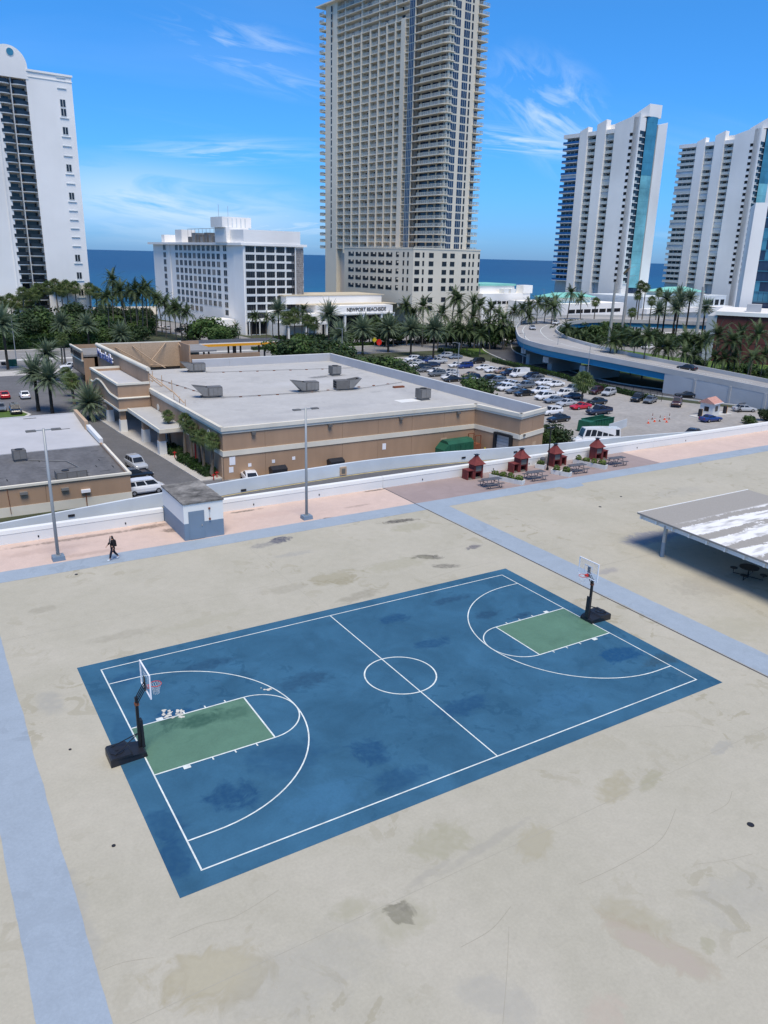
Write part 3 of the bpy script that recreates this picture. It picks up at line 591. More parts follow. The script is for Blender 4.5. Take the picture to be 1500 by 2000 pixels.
# pavilion
pv=thing('pavilion','open shade pavilion with a low flat gravel roof streaked with white coating','pavilion',(24.2,7.3,0))
RX,RY0,ZR=13.6,-27.0,2.62
def pavroof():
    m,t,b=nmat('pavilion_roof'); b.inputs['Roughness'].default_value=.9
    g=t.nodes.new('ShaderNodeNewGeometry'); sp=t.nodes.new('ShaderNodeSeparateXYZ'); t.links.new(g.outputs['Position'],sp.inputs[0])
    mp=t.nodes.new('ShaderNodeMapping'); mp.inputs['Scale'].default_value=(.22,1,1); t.links.new(g.outputs['Position'],mp.inputs[0])
    n=t.nodes.new('ShaderNodeTexNoise'); n.inputs['Scale'].default_value=.9; n.inputs['Detail'].default_value=8; t.links.new(mp.outputs[0],n.inputs['Vector'])
    wv=t.nodes.new('ShaderNodeMath'); wv.operation='MULTIPLY_ADD'; t.links.new(sp.outputs[1],wv.inputs[0]); wv.inputs[1].default_value=2*math.pi/2.2; wv.inputs[2].default_value=.3
    sn=t.nodes.new('ShaderNodeMath'); sn.operation='SINE'; t.links.new(wv.outputs[0],sn.inputs[0])
    a1=t.nodes.new('ShaderNodeMath'); a1.operation='MULTIPLY_ADD'; t.links.new(n.outputs[0],a1.inputs[0]); a1.inputs[1].default_value=3.6; t.links.new(sn.outputs[0],a1.inputs[2])
    n5=t.nodes.new('ShaderNodeTexNoise'); n5.inputs['Scale'].default_value=3.2; n5.inputs['Detail'].default_value=9; n5.inputs['Roughness'].default_value=.7; t.links.new(g.outputs['Position'],n5.inputs['Vector'])
    a2=t.nodes.new('ShaderNodeMath'); a2.operation='MULTIPLY_ADD'; t.links.new(n5.outputs[0],a2.inputs[0]); a2.inputs[1].default_value=3.0; t.links.new(a1.outputs[0],a2.inputs[2])
    m1=t.nodes.new('ShaderNodeMapRange'); m1.inputs[1].default_value=2.62; m1.inputs[2].default_value=2.85; t.links.new(a2.outputs[0],m1.inputs[0])
    m2=t.nodes.new('ShaderNodeMapRange'); m2.inputs[1].default_value=4.3; m2.inputs[2].default_value=4.0; t.links.new(sp.outputs[1],m2.inputs[0])
    mu=t.nodes.new('ShaderNodeMath'); mu.operation='MULTIPLY'; t.links.new(m1.outputs[0],mu.inputs[0]); t.links.new(m2.outputs[0],mu.inputs[1])
    n2=t.nodes.new('ShaderNodeTexNoise'); n2.inputs['Scale'].default_value=22; t.links.new(g.outputs['Position'],n2.inputs['Vector'])
    r=t.nodes.new('ShaderNodeValToRGB'); r.color_ramp.elements[0].color=(.23,.215,.19,1); r.color_ramp.elements[1].color=(.40,.375,.335,1); t.links.new(n2.outputs[0],r.inputs[0])
    n3=t.nodes.new('ShaderNodeTexNoise'); n3.inputs['Scale'].default_value=2.5; n3.inputs['Detail'].default_value=8; t.links.new(mp.outputs[0],n3.inputs['Vector'])
    r2=t.nodes.new('ShaderNodeValToRGB'); r2.color_ramp.elements[0].position=.3; r2.color_ramp.elements[0].color=(.36,.35,.33,1); r2.color_ramp.elements[1].position=.52; r2.color_ramp.elements[1].color=(.78,.77,.75,1); t.links.new(n3.outputs[0],r2.inputs[0])
    mx=t.nodes.new('ShaderNodeMix'); mx.data_type='RGBA'; t.links.new(mu.outputs[0],mx.inputs[0]); t.links.new(r.outputs[0],mx.inputs[6]); t.links.new(r2.outputs[0],mx.inputs[7]); t.links.new(mx.outputs[2],b.inputs['Base Color'])
    M['pav_roof']=m
pavroof()
lx=lambda y: .75+ (y)*.055       # slightly skewed long edge
MB().prism([(lx(0),0),(RX,0),(RX-.4,RY0),(lx(RY0),RY0)],ZR-.06,ZR).build('roof_sheet','pav_roof',pv)
ed=MB(); ed.prism([(lx(0)-.02,-.07),(RX+.02,-.07),(RX+.02,.02),(lx(0)-.02,.02)],ZR-.075,ZR+.03); ed.build('roof_edge','white_paint',pv)
ed=MB(); ed.prism([(lx(0)-.05,0),(lx(0)+.02,0),(lx(RY0)+.02,RY0),(lx(RY0)-.05,RY0)],ZR-.09,ZR+.015); ed.build('drip_edge','metal_grey',pv)
MB().prism([(lx(0)+.22,-.1),(lx(0)+.38,-.1),(lx(RY0)+.38,RY0),(lx(RY0)+.22,RY0)],ZR-.46,ZR-.08).build('edge_beam','ramp_white',pv)
MB().prism([(lx(0)+.4,-2.6),(RX-.3,-2.6),(RX-.3,-2.35),(lx(0)+.4,-2.35)],ZR-.42,ZR-.08).build('cross_beam','ramp_white',pv)
y=-.3
while y>RY0:
    MB().box(lx(y)+.02,lx(y)+.22,y-.06,y+.06,ZR-.40,ZR-.07).build('rafter_tail','white_paint',pv)
    MB().box(lx(y)+.38,RX-.2,y-.05,y+.05,ZR-.28,ZR-.07).build('rafter','ramp_white',pv); y-=1.45
for cx_,cy_ in ((.95,-2.45),(6.8,-2.45),(12.6,-2.45),(6.8,-12),(12.6,-9.2),(12.4,-18),(.3,-24.0)):
    c_=MB().cyl(cx_,cy_,1.1,ZR-.3,.145,16).build('column','pole_grey',pv,False); MB().cyl(cx_,cy_,0,1.1,.15,16).build('column_base','blue_grey',c_)
# round tables under the pavilion
def round_table(x,y,rz,label):
    t=thing('round_table',label,'table',(x,y,0),rz,'round tables under the pavilion')
    MB().cyl(0,0,.72,.76,.62,20).build('top','black_metal',t); MB().cyl(0,0,0,.72,.05,8).build('pedestal','black_metal',t)
    for k in range(4):
        a=R(k*90); cx,cy=math.cos(a),math.sin(a)
        MB().tube([(cx*.05,cy*.05,.10),(cx*.95,cy*.95,.10),(cx*.95,cy*.95,.43)],.03,6).build('arm','black_metal',t)
        MB().cyl(cx*.95,cy*.95,.43,.47,.24,12).build('seat','black_metal',t)
p=G(1460,1128,0); round_table(p.x,p.y,.3,'black round metal table with four attached seats in the pavilion shade')
round_table(p.x+3.6,p.y-1.2,.9,'black round metal table with four attached seats in the pavilion shade')
# barbecues
def barbecue(x,side,label):
    t=thing('barbecue',label,'barbecue',(x,27.55,0),0,'brick barbecues along the parapet')
    b=MB(); b.box(-.52,-.36,-.45,.45,0,1.25); b.box(.36,.52,-.45,.45,0,1.25); b.box(-.36,.36,.30,.45,0,1.25); b.box(-.36,.36,-.40,.30,.62,.72)
    b.build('brick_body','brick_red',t)
    MB().box(-.36,.36,-.38,.29,.02,.10).build('ash_floor','grill_steel',t)
    MB().box(-.34,.34,-.43,-.40,.74,1.23).build('fire_door','grill_steel',t)
    MB().box(-.35,.35,-.36,.30,.80,.83).build('grate','black_metal',t)
    MB().box(-.52,.52,-.47,.45,1.25,1.33).build('lintel','brick_red',t)
    hd=MB(); hd.box(-.54,.54,-.47,.45,1.33,1.40)
    z=1.40; k=8
    for i in range(k):
        f=i/k; hw=.52*(1-f)**1.35+.17; hw2=.52*(1-(i+1)/k)**1.35+.17
        hd.add([(-hw,-hw+.0,z),(hw,-hw,z),(hw,min(hw,.45),z),(-hw,min(hw,.45),z),(-hw2,-hw2,z+.085),(hw2,-hw2,z+.085),(hw2,min(hw2,.45),z+.085),(-hw2,min(hw2,.45),z+.085)],[(0,1,5,4),(1,2,6,5),(2,3,7,6),(3,0,4,7),(4,5,6,7)]); z+=.085
    ho=hd.build('hood','brick_red',t)
    MB().box(-.13,.13,-.13,.13,z-.02,z+.16).build('chimney','brick_red',ho)
    c_=MB(); c_.box(-.22,.22,-.20,.20,z+.17,z+.21); c_.build('chimney_cap','black_metal',ho)
    x0,x1=sorted((side*.525,side*1.30))
    cb=MB(); cb.box(x0,x0+.14,-.42,.42,0,.85); cb.box(x1-.14,x1,-.42,.42,0,.85); cb.box(x0+.14,x1-.14,.28,.42,0,.85); cb.build('side_body','brick_red',t)
    MB().box(x0+.14,x1-.14,-.36,.28,.04,.08).build('shelf','grill_steel',t)
    MB().box(x0-.0,x1+.03,-.46,.44,.85,.93).build('counter_top','brick_red',t)
barbecue(25.95,-1,'red brick barbecue with side counter on its left, furthest from the pavilion lamp post')
barbecue(31.55,-1,'red brick barbecue with side counter on its left behind the first planter row')
barbecue(36.0,1,'red brick barbecue with its side counter on the right beside the black lamp post')
barbecue(41.9,1,'red brick barbecue with its side counter on the right behind the last planter row')
# picnic tables
def picnic(x,y,rz,label):
    t=thing('picnic_table',label,'picnic table',(x,y,0),rz,'grey picnic tables of the terrace')
    for k in range(4): MB().box(-.95,.95,-.37+k*.187,-.37+k*.187+.175,.72,.76).build('top_slat','table_grey',t)
    for s in (-1,1):
        for k in range(2): MB().box(-.95,.95,s*.70-.125+k*.13,s*.70-.125+k*.13+.12,.42,.455).build('seat_slat','table_grey',t)
    for xx in (-.62,.62):
        pts=[(xx,-.80,.40),(xx,-.84,.25),(xx,-.72,.05),(xx,-.5,.03),(xx,-.22,.70),(xx,.22,.70),(xx,.5,.03),(xx,.72,.05),(xx,.84,.25),(xx,.80,.40)]
        MB().tube(pts,.032,6).build('leg_frame','table_grey',t); MB().tube([(xx,-.70,.40),(xx,.70,.40)],.026,6).build('cross_bar','table_grey',t)
for x,y,l in ((25.35,24.45,'grey picnic table with bent tube legs in front of the first barbecue'),(30.75,24.55,'grey picnic table with bent tube legs right of the first planter row'),(36.3,24.65,'grey picnic table with bent tube legs beside the two short planters'),(42.15,24.95,'grey picnic table with bent tube legs beyond the last planter row')): picnic(x,y,R(-4),l)
# planters with shrubs
def leafball(rn,n,rx,ry,rz,ls,cz=0,squash=1):
    m=MB()
    for i in range(n):
        u=Vector((rn.gauss(0,1),rn.gauss(0,1),rn.gauss(0,1))).normalized(); k=.55+.45*rn.random()**.5
        p=Vector((u.x*rx*k,u.y*ry*k,cz+u.z*rz*k)); a=(u+Vector((rn.uniform(-.8,.8),rn.uniform(-.8,.8),rn.uniform(-.3,.9)))).normalized()
        b=a.orthogonal().normalized(); b.rotate(Matrix.Rotation(rn.random()*6.28,3,a)); c2=a.cross(b); l=ls*(.6+.8*rn.random())
        m.add([p-b*l*.5-c2*l*.12,p-c2*l*.32,p+b*l*.6,p+c2*l*.32],[(0,1,2,3)])
    return m
rn=random.Random(11)
shrub=[leafball(rn,170,.42,.30,.30,.16,.22).mesh('planter_shrub','leaf_planter') for _ in range(3)]
pot=MB().box(-.46,.46,-.27,.27,0,.44,(-.04,-.03)).mesh('planter_box','planter'); soilm=MB().box(-.42,.42,-.23,.23,.44,.452).mesh('soil','soil')
def planter(x,y,rz,label,i):
    t=thing('planter',label,'planter',(x,y,0),rz,'white planters of the terrace')
    link('box',pot,t); link('soil',soilm,t); o=link('shrub',shrub[i%3],t); o.location=(0,0,.42); o.rotation_euler=(0,0,i*1.3); o.scale=(1,1,.8+.3*((i*7)%5)/5)
A_='white planter with green shrub in the row of four by the second barbecue'
for i in range(4): planter(27.35+.30*i,26.35-.80*i,R(-70),A_,i)
planter(34.0,27.35,R(-60),'single white planter box with a green shrub behind the black lamp post',5)
for i in range(2): planter(33.95+.35*i,25.0-.95*i,R(-65),'white planter box with green shrub of the pair before the black lamp post',6+i)
C_='white planter with green shrub in the row of four near the last barbecue'
for i in range(4): planter(38.85+.26*i,27.0-.84*i,R(-72),C_,9+i)
t=thing('litter_bin','dark round litter bin with a domed lid beside the black lamp post','bin',(34.75,27.9,0))
MB().cyl(0,0,0,.78,.27,14).build('barrel','grill_steel',t); MB().tube([(0,0,.78),(0,0,.88),(0,0,.95)],[.29,.24,.10],14).build('lid','table_grey',t)
# walking person ---------------------------------------------------
def skin_mesh(name,joints,edges,mat,sub=2,root=0):
    me=bpy.data.meshes.new(name); me.from_pydata([j[0] for j in joints],edges,[]); o=bpy.data.objects.new(name,me); COL.objects.link(o)
    md=o.modifiers.new('skin','SKIN'); 
    if not me.skin_vertices: 
        bm=bmesh.new(); bm.from_mesh(me); bm.verts.layers.skin.verify(); bm.to_mesh(me); bm.free()
    for i,j in enumerate(joints):
        sv=me.skin_vertices[0].data[i]; sv.radius=(j[1],j[2] if len(j)>2 else j[1]); sv.use_root=(i==root)
    md.use_smooth_shade=True
    s=o.modifiers.new('sub','SUBSURF'); s.levels=sub; s.render_levels=sub
    dg=bpy.context.evaluated_depsgraph_get(); ev=o.evaluated_get(dg); nm=bpy.data.meshes.new_from_object(ev)
    o.modifiers.clear(); o.data=nm; nm.materials.clear(); nm.materials.append(M[mat]); nm.polygons.foreach_set('use_smooth',[True]*len(nm.polygons)); return o
mk('skin',(.42,.24,.17),.55,.05,8); mk('black_cloth',(.010,.010,.012),.9,.3,8); mk('navy_cloth',(.012,.014,.028),.9,.3,8); mk('hair',(.012,.008,.007),.5,.3,20,spec=.4); mk('hair_pale',(.46,.38,.33),.6,.2,20); mk('shoe',(.70,.74,.78),.6,.06,8)
pp=G(222,1093,0)
ps=thing('person','person in black jacket, dark trousers and white shoes walking along the blue path','person',(pp.x,pp.y,0))
# body faces -x (local), mid-stride
bj=[((0,0,.96),.135,.12),((-.005,0,1.12),.115,.135),((-.01,0,1.28),.125,.16),((-.01,0,1.41),.10,.17),((-.03,0,1.49),.055,.055),((-.065,0,1.57),.07,.065),((-.075,0,1.66),.085,.075),((-.07,0,1.71),.06,.055),
 ((-.01,-.19,1.40),.062),((.06,-.25,1.14),.048),((-.02,-.27,.92),.038),((-.035,-.27,.84),.03),
 ((-.01,.19,1.40),.062),((-.12,.24,1.15),.048),((-.28,.24,.99),.038),((-.34,.23,.93),.03),
 ((-.01,-.09,.90),.095),((-.16,-.09,.52),.07),((-.25,-.09,.13),.045),((-.27,-.09,.06),.042),
 ((.02,.09,.90),.095),((.10,.09,.50),.07),((.33,.09,.20),.045),((.36,.09,.13),.042)]
be=[(0,1),(1,2),(2,3),(3,4),(4,5),(5,6),(6,7),(3,8),(8,9),(9,10),(10,11),(3,12),(12,13),(13,14),(14,15),(0,16),(16,17),(17,18),(18,19),(0,20),(20,21),(21,22),(22,23)]
bo=skin_mesh('body',bj,be,'skin',2); bo.parent=ps
jk=[((0,0,.80),.155,.15),((-.005,0,1.0),.16,.165),((-.008,0,1.16),.145,.165),((-.01,0,1.30),.15,.185),((-.01,0,1.42),.115,.185),((-.02,0,1.47),.07,.075),((-.01,-.20,1.41),.085),((.06,-.26,1.14),.068),((-.015,-.275,.94),.055),((-.01,.20,1.41),.085),((-.12,.25,1.15),.068),((-.25,.25,1.01),.055)]
o=skin_mesh('jacket',jk,[(0,1),(1,2),(2,3),(3,4),(4,5),(4,6),(6,7),(7,8),(4,9),(9,10),(10,11)],'black_cloth',2); o.parent=ps
tr=[((0,0,.93),.145,.135),((-.01,-.095,.86),.108),((-.16,-.095,.52),.085),((-.245,-.09,.15),.064),((.02,.095,.86),.108),((.10,.095,.50),.085),((.325,.09,.215),.064)]
o=skin_mesh('trousers',tr,[(0,1),(1,2),(2,3),(0,4),(4,5),(5,6)],'navy_cloth',2); o.parent=ps
hj=[((-.03,0,1.71),.085,.085),((.01,0,1.62),.085,.095),((.03,0,1.48),.07,.11),((.05,0,1.30),.05,.12),((.05,0,1.16),.03,.09)]
ha=skin_mesh('hair',hj,[(0,1),(1,2),(2,3),(3,4)],'hair',2); ha.parent=ps
for y in (-.085,.085):
    hs_=skin_mesh('hair_lock',[((-.06,y,1.66),.028),((-.10,y*1.15,1.52),.034),((-.13,y*1.1,1.38),.034),((-.14,y*1.05,1.22),.022)],[(0,1),(1,2),(2,3)],'hair_pale' if y<0 else 'hair',1); hs_.parent=ps
for (x,y,z,a) in ((-.31,-.09,.045,0.0),(.335,.09,.10,-.55)):
    s_=skin_mesh('shoe',[((x+.07*math.cos(a),y,z+.01-.07*math.sin(a)*-1*0),.045,.042),((x,y,z+.005),.05,.045),((x-.12,y,z-.01 - (.04 if a else 0)),.034,.045)],[(0,1),(1,2)],'shoe',1); s_.parent=ps
bag=MB(); bag.box(.10,.26,-.15,.15,.98,1.38,(.03,.03)); bag.build('backpack','black_cloth',ps)
for s in (-1,1):   # fingers
    hx,hy,hz=((-.035,-.27,.82) if s<0 else (-.355,.228,.915))
    fg=MB()
    for k in range(4): fg.tube([(hx+.008*k-.012,hy,hz),(hx+.008*k-.025,hy,hz-.05),(hx+.008*k-.04,hy,hz-.085+.006*abs(k-1))],[.009,.008,.006],5)
    fg.tube([(hx-.02,hy,hz+.02),(hx-.05,hy+.01,hz-.02)],[.010,.007],5); fg.build('fingers','skin',ps)
# ================================================================== MARSHALLS STORE (coordinates in metres, z from the street)
H0=ZS
store=thing('retail_store','tan stucco big-box store with cream bands and a wide flat white roof','store',(0,0,0))
ZT=-1.5
def wall_run(parent,p0,p1,inward,zs,mats,step,joint=.03,names=None,th=.25):
    """panels along p0->p1; zs: list of (z0,z1,proud,mat,name)"""
    dx,dy=p1[0]-p0[0],p1[1]-p0[1]; L=math.hypot(dx,dy); ux,uy=dx/L,dy/L; nx,ny=inward
    n=max(1,round(L/step))
    for (z0,z1,proud,mat,nm,split) in zs:
        k=n if split else 1
        for i in range(k):
            a=L*i/k+(joint/2 if split and i else 0); b=L*(i+1)/k-(joint/2 if split and i<k-1 else 0)
            if proud and not split: a-=proud; b+=proud
            q=[(p0[0]+ux*a-nx*proud,p0[1]+uy*a-ny*proud),(p0[0]+ux*b-nx*proud,p0[1]+uy*b-ny*proud),(p0[0]+ux*b+nx*th,p0[1]+uy*b+ny*th),(p0[0]+ux*a+nx*th,p0[1]+uy*a+ny*th)]
            MB().prism(q,z0,z1).build(nm,mat,parent)
TIER=[(H0,H0+3.15,0,'tan_wall','wall_panel',True),(H0+3.15,H0+3.85,.10,'cream','band',False),(H0+3.85,ZT-.85,0,'tan_wall','wall_panel',True),(ZT-.85,ZT-.5,.12,'cream','lower_cornice',False),(ZT-.5,ZT,.26,'cream','cornice',False)]
PA,PB,PC,PD=(14.5,65.5),(55.5,65.6),(56.8,56.4),(63.4,58.6)
def inw(p,q):
    dx,dy=q[0]-p[0],q[1]-p[1]; l=math.hypot(dx,dy); return (-dy/l,dx/l)
wall_run(store,PA,PB,inw(PA,PB),TIER,None,5.9)
wall_run(store,PB,PC,inw(PB,PC),TIER,None,4.6)
wall_run(store,PC,PD,inw(PC,PD),TIER,None,3.6)
wall_run(store,(14.5,100),(14.5,65.8),(1,0),TIER,None,5.7)
wall_run(store,PD,(64.4,131),(-1,0),[(H0,ZT,0,'tan_wall','wall_panel',False)],None,8,th=.12)
# inside of the parapets, roof
rb=MB(); rb.prism([(14.8,65.9),(55.7,65.9),(57.1,56.8),(63.2,58.9),(64.1,130.9),(14.8,130.9)],-3.6,-3.2); rb.build('roof','roof_grey',store)
def par(p,q,t,nm='parapet'):
    dx,dy=q[0]-p[0],q[1]-p[1]; l=math.hypot(dx,dy); nx,ny=-dy/l*t,dx/l*t; k=max(1,round(l/7.5))
    for i in range(k):
        a=(p[0]+dx*i/k,p[1]+dy*i/k); b=(p[0]+dx*((i+1)/k)-dx/l*.02,p[1]+dy*((i+1)/k)-dy/l*.02)
        MB().prism([a,b,(b[0]+nx,b[1]+ny),(a[0]+nx,a[1]+ny)],-3.3,ZT-.06).build(nm,'roof_blue',store)
    MB().prism([p,q,(q[0]+nx,q[1]+ny),(p[0]+nx,p[1]+ny)],ZT-.06,ZT+.04).build('coping','white_paint',store)
par((63.3,59.2),(64.2,131),.3); par((64.2,131),(31.8,131),.3)
# sign wall and its return
wall_run(store,(14.5,138),(14.5,100),(1,0),[(H0,1.35,0,'tan_wall','facade_panel',True)],None,6.3)
MB().tube([(14.62,138.3,1.45),(14.62,99.8,1.45)],.36,12).build('roll_cornice','cream',store)
wall_run(store,(14.8,138.1),(31.8,138.1),(0,-1),[(-3.6,1.5,0,'tan_light','facade_panel',True),(1.5,1.68,.08,'cream','coping',False)],None,8.5)
wall_run(store,(31.6,138),(31.6,131),(-1,0),[(H0,1.5,0,'tan_wall','facade_panel',False)],None,8)
wall_run(store,(14.75,138.4),(50,138.4),(0,1),[(H0,-1.5,0,'tan_wall','rear_panel',True)],None,8)
def brace(a,b,r=.10): MB().tube([a,b],r,6).build('brace','tan_light',store)
for y0 in (104,110,116):
    brace((14.9,y0,.9),(19.5,y0,-3.2)); brace((19.5,y0,-3.2),(19.5,y0,-1.2),.07)
for x0,x1,zt in ((18,22.5,.9),(21.5,25,1.0),(28.5,25,1.4),(25,28,-3.1)): brace((x0,137.7,zt),(x1,136.4,-1.9) if zt>0 else (x1,136.2,-3.2))
brace((25,136.4,-1.9),(26.8,133,-3.2)); brace((14.8,100.4,.6),(17.5,96,-2.0)); brace((17.5,96,-2.0),(17.2,90,-2.6)); 
for y_ in (96,93,90): brace((17.4,y_,-2.1),(17.4,y_,-3.2),.06)
brace((31.2,137.6,1.2),(31.9,134,-.8)); brace((31.9,134,-.8),(31.9,133,-3.2))
# lettering
def letters(txt,loc,rot,size,ext,mat,name,parent,sx=1,font_off=.0):
    cu=bpy.data.curves.new(name,'FONT'); cu.body=txt; cu.size=size; cu.extrude=ext; cu.align_x='CENTER'; cu.offset=font_off; cu.resolution_u=3
    o=bpy.data.objects.new(name,cu); COL.objects.link(o); bpy.context.view_layer.update()
    me=bpy.data.meshes.new_from_object(o.evaluated_get(bpy.context.evaluated_depsgraph_get())); bpy.data.objects.remove(o); bpy.data.curves.remove(cu)
    me.materials.clear(); me.materials.append(M[mat]); q=link(name,me,parent); q.location=loc; q.rotation_euler=rot; q.scale=(sx,1,1); return q
# faces -X : text x axis -> -Y, text y axis -> +Z
letters('Marshalls',(14.30,130.0,-.65),(R(90),0,R(-90)),2.35,.12,'sign_white','sign_letters',store,1.45,.035)
letters('Marshalls',(14.17,130.0,-.65),(R(90),0,R(-90)),2.35,.05,'sign_blue','sign_letter_faces',store,1.45,-.005)
# neighbour shop, same block
shop=thing('shop','smaller tan shop front with a dark lettered fascia beyond the big store sign','shop',(0,0,0))
wall_run(shop,(11.6,151),(11.6,138.9),(1,0),[(-1.6,.15,0,'tan_light','fascia',False),(.15,.4,.1,'cream','coping',False),(H0+.15,-4.6,.0,'glass_dark','shop_window',True),(-1.9,-1.6,.08,'cream','band',False)],None,4)
wall_run(shop,(40,151.2),(11.9,151.2),(0,-1),[(H0,.15,0,'tan_wall','wall_panel',True)],None,7)
MB().prism([(11.9,138.8),(40,138.8),(40,150.9),(11.9,150.9)],-1.0,-.6).build('roof','asphalt_pale',shop)
MB().prism([(11.9,138.9),(14,138.9),(14,150.8),(11.9,150.8)],H0,-1.3).build('back_wall','tan_wall',shop)
gl=MB(); rn=random.Random(21); y=147.3
while y>139.6:      # marks too worn and small to read
    w_=rn.uniform(.45,.75); gl.box(11.44,11.6,y-w_,y-w_+.16,-1.25,-.35); gl.box(11.44,11.6,y-w_+.16,y-.14,-.52 if rn.random()<.6 else -.9,-.35 if rn.random()<.6 else -.72); gl.box(11.44,11.6,y-w_+.16,y-.1,-1.25,-1.08); y-=w_+.12
gl.box(11.46,11.6,139.6,147.2,-1.55,-1.42); gl.build('sign_marks','sign_dark',shop)
mk_=MB(); mk_.box(11.42,11.55,149.0,149.25,-1.25,-.1); mk_.box(11.42,11.55,148.0,149.9,-.62,-.45); mk_.tube([(11.48,149.8,-1.1),(11.48,148.2,-.1)],.1,5); mk_.tube([(11.48,148.2,-1.1),(11.48,149.8,-.1)],.1,5); mk_.build('emblem','sign_dark',shop)
# portico
po=store
def ring(x0,x1,y0,y1,z0,z1,mat,nm,th=.3):
    for q in (rect(x0,x0+th,y0,y1),rect(x0+th,x1,y0,y0+th),rect(x0+th,x1,y1-th,y1)): MB().prism(q,z0,z1).build(nm,mat,store)
ring(9.3,14.4,99.0,119.2,-4.6,-.75,'tan_wall','portico_wall')
MB().prism(rect(9.6,14.4,99.3,118.9),-1.35,-1.15).build('portico_roof','roof_blue',store)
ring(9.16,14.4,98.86,119.34,-.75,-.42,'cream','portico_cornice',.42)
ring(9.16,14.4,98.86,119.34,-4.9,-4.6,'cream','portico_sill',.42)
MB().prism(rect(9.35,14.4,99.05,119.1),-4.85,-4.75).build('portico_soffit','beige_shadow',store)
# curved moulding on the portico front: a swept wave
wv=[]
for i in range(25):
    t=i/24; y=119.2-20.2*t
    f=0 if t<.07 else (math.sin((t-.07)/.23*math.pi/2)**2 if t<.30 else (1 if t<.36 else (math.cos((t-.36)/.42*math.pi/2)**2 if t<.78 else 0)))
    wv.append((9.24,y,-2.72+f*1.05-(.0 if t<.5 else 0.12*min(1,(t-.5)/.28))))
MB().tube([(9.24,a[1],a[2]) for a in wv],.17,6).build('wave_moulding','cream',store); MB().tube([(9.24,98.9,-2.84),(14.3,98.9,-2.84)],.17,6).build('wave_moulding','cream',store)
# low canopy
MB().prism(rect(10.7,14.4,80.8,98.7),-4.75,-4.45).build('canopy_roof','roof_grey',store)
for q in (rect(10.5,10.7,80.6,98.7),rect(10.7,14.4,80.6,80.8)): MB().prism(q,-4.95,-4.40).build('canopy_fascia','cream',store)
MB().prism(rect(10.7,14.4,80.8,98.7),-5.1,-4.95).build('canopy_soffit','beige_shadow',store)
for (x,y) in ((9.9,118.4),(9.9,109),(9.9,99.8),(11.2,91.0),(11.2,82.2)):
    c_=MB().box(x-.45,x+.45,y-.45,y+.45,H0+2.1,-4.9 if y>99 else -5.05).build('column','tan_wall',store); MB().box(x-.56,x+.56,y-.56,y+.56,H0+.1,H0+2.1,(.05,.05)).build('column_base','white_paint',c_)
for y in (96,92,103,106.5,110):
    w_=MB().box(14.30,14.49,y-1.3,y+1.3,H0+.3,H0+2.9).build('shop_window','glass_blue',store); f_=MB()
    for k in range(4): f_.box(14.24,14.34,y-1.3+k*.84-.04,y-1.3+k*.84+.06,H0+.3,H0+2.9)
    f_.build('mullion','white_paint',w_)
struct('pavement',MB().prism([(8.6,120.5),(8.4,112),(9.0,99),(10.0,88),(10.6,80),(11.5,66),(14.48,66),(14.48,120.5)],ZS-.05,ZS+.15),'sidewalk')
# medallions, wall lights, scupper plates, plain doors
for y,z in ((95,-3.95),(82,-3.5),(70.8,-3.3)):
    MB().tube([(14.50,y,z),(14.42,y,z)],.55,20).build('medallion','cream',store)
def onface(p,q,u,z,w,hh,proud,mat,nm,par=store):
    dx,dy=q[0]-p[0],q[1]-p[1]; l=math.hypot(dx,dy); ux,uy=dx/l,dy/l; nx,ny=dy/l,-dx/l
    a=(p[0]+ux*(u-w/2)+nx*.0,p[1]+uy*(u-w/2)); b=(p[0]+ux*(u+w/2),p[1]+uy*(u+w/2))
    return MB().prism([(a[0]+nx*proud,a[1]+ny*proud),(b[0]+nx*proud,b[1]+ny*proud),(b[0]-nx*.05,b[1]-ny*.05),(a[0]-nx*.05,a[1]-ny*.05)],z,z+hh).build(nm,mat,par)
for u in (4.2,15.5,27.2,37.6): onface(PA,PB,u,-2.75,.55,.32,.42,'metal_duct','wall_light')
for u,w,hh,z in ((1.2,.8,1.1,-6.6),(1.0,.6,.75,-7.6),(3.6,.45,.45,-7.1),(7.0,.45,.45,-7.0),(10.0,.45,.45,-6.9),(24.5,.6,.9,-7.0)): onface(PA,PB,u,z,w,hh,.03,'sign_white','notice_plate')
onface(PA,PB,35.2,H0,1.1,2.2,.02,'tan_light','service_door'); onface(PC,PD,4.4,H0,.95,2.1,.02,'tan_light','service_door'); onface(PC,PD,1.0,-5.0,.4,.3,.3,'metal_duct','wall_light')
MB().cyl(14.2,65.2,H0,-5.4,.07,8).build('downpipe','tan_light',store)
# loading dock
dk=onface(PB,PC,6.3,H0+.15,2.8,3.0,.06,'roof_blue','dock_door')
for k in range(1,6): onface(PB,PC,6.3,H0+.15+k*.5,2.8,.04,.075,'metal_grey','door_rib',dk)
for u in (4.72,7.88): onface(PB,PC,u,H0,.36,3.5,.55,'black_plastic','dock_bumper')
onface(PB,PC,6.3,H0+3.2,2.8,.35,.55,'black_plastic','dock_header')
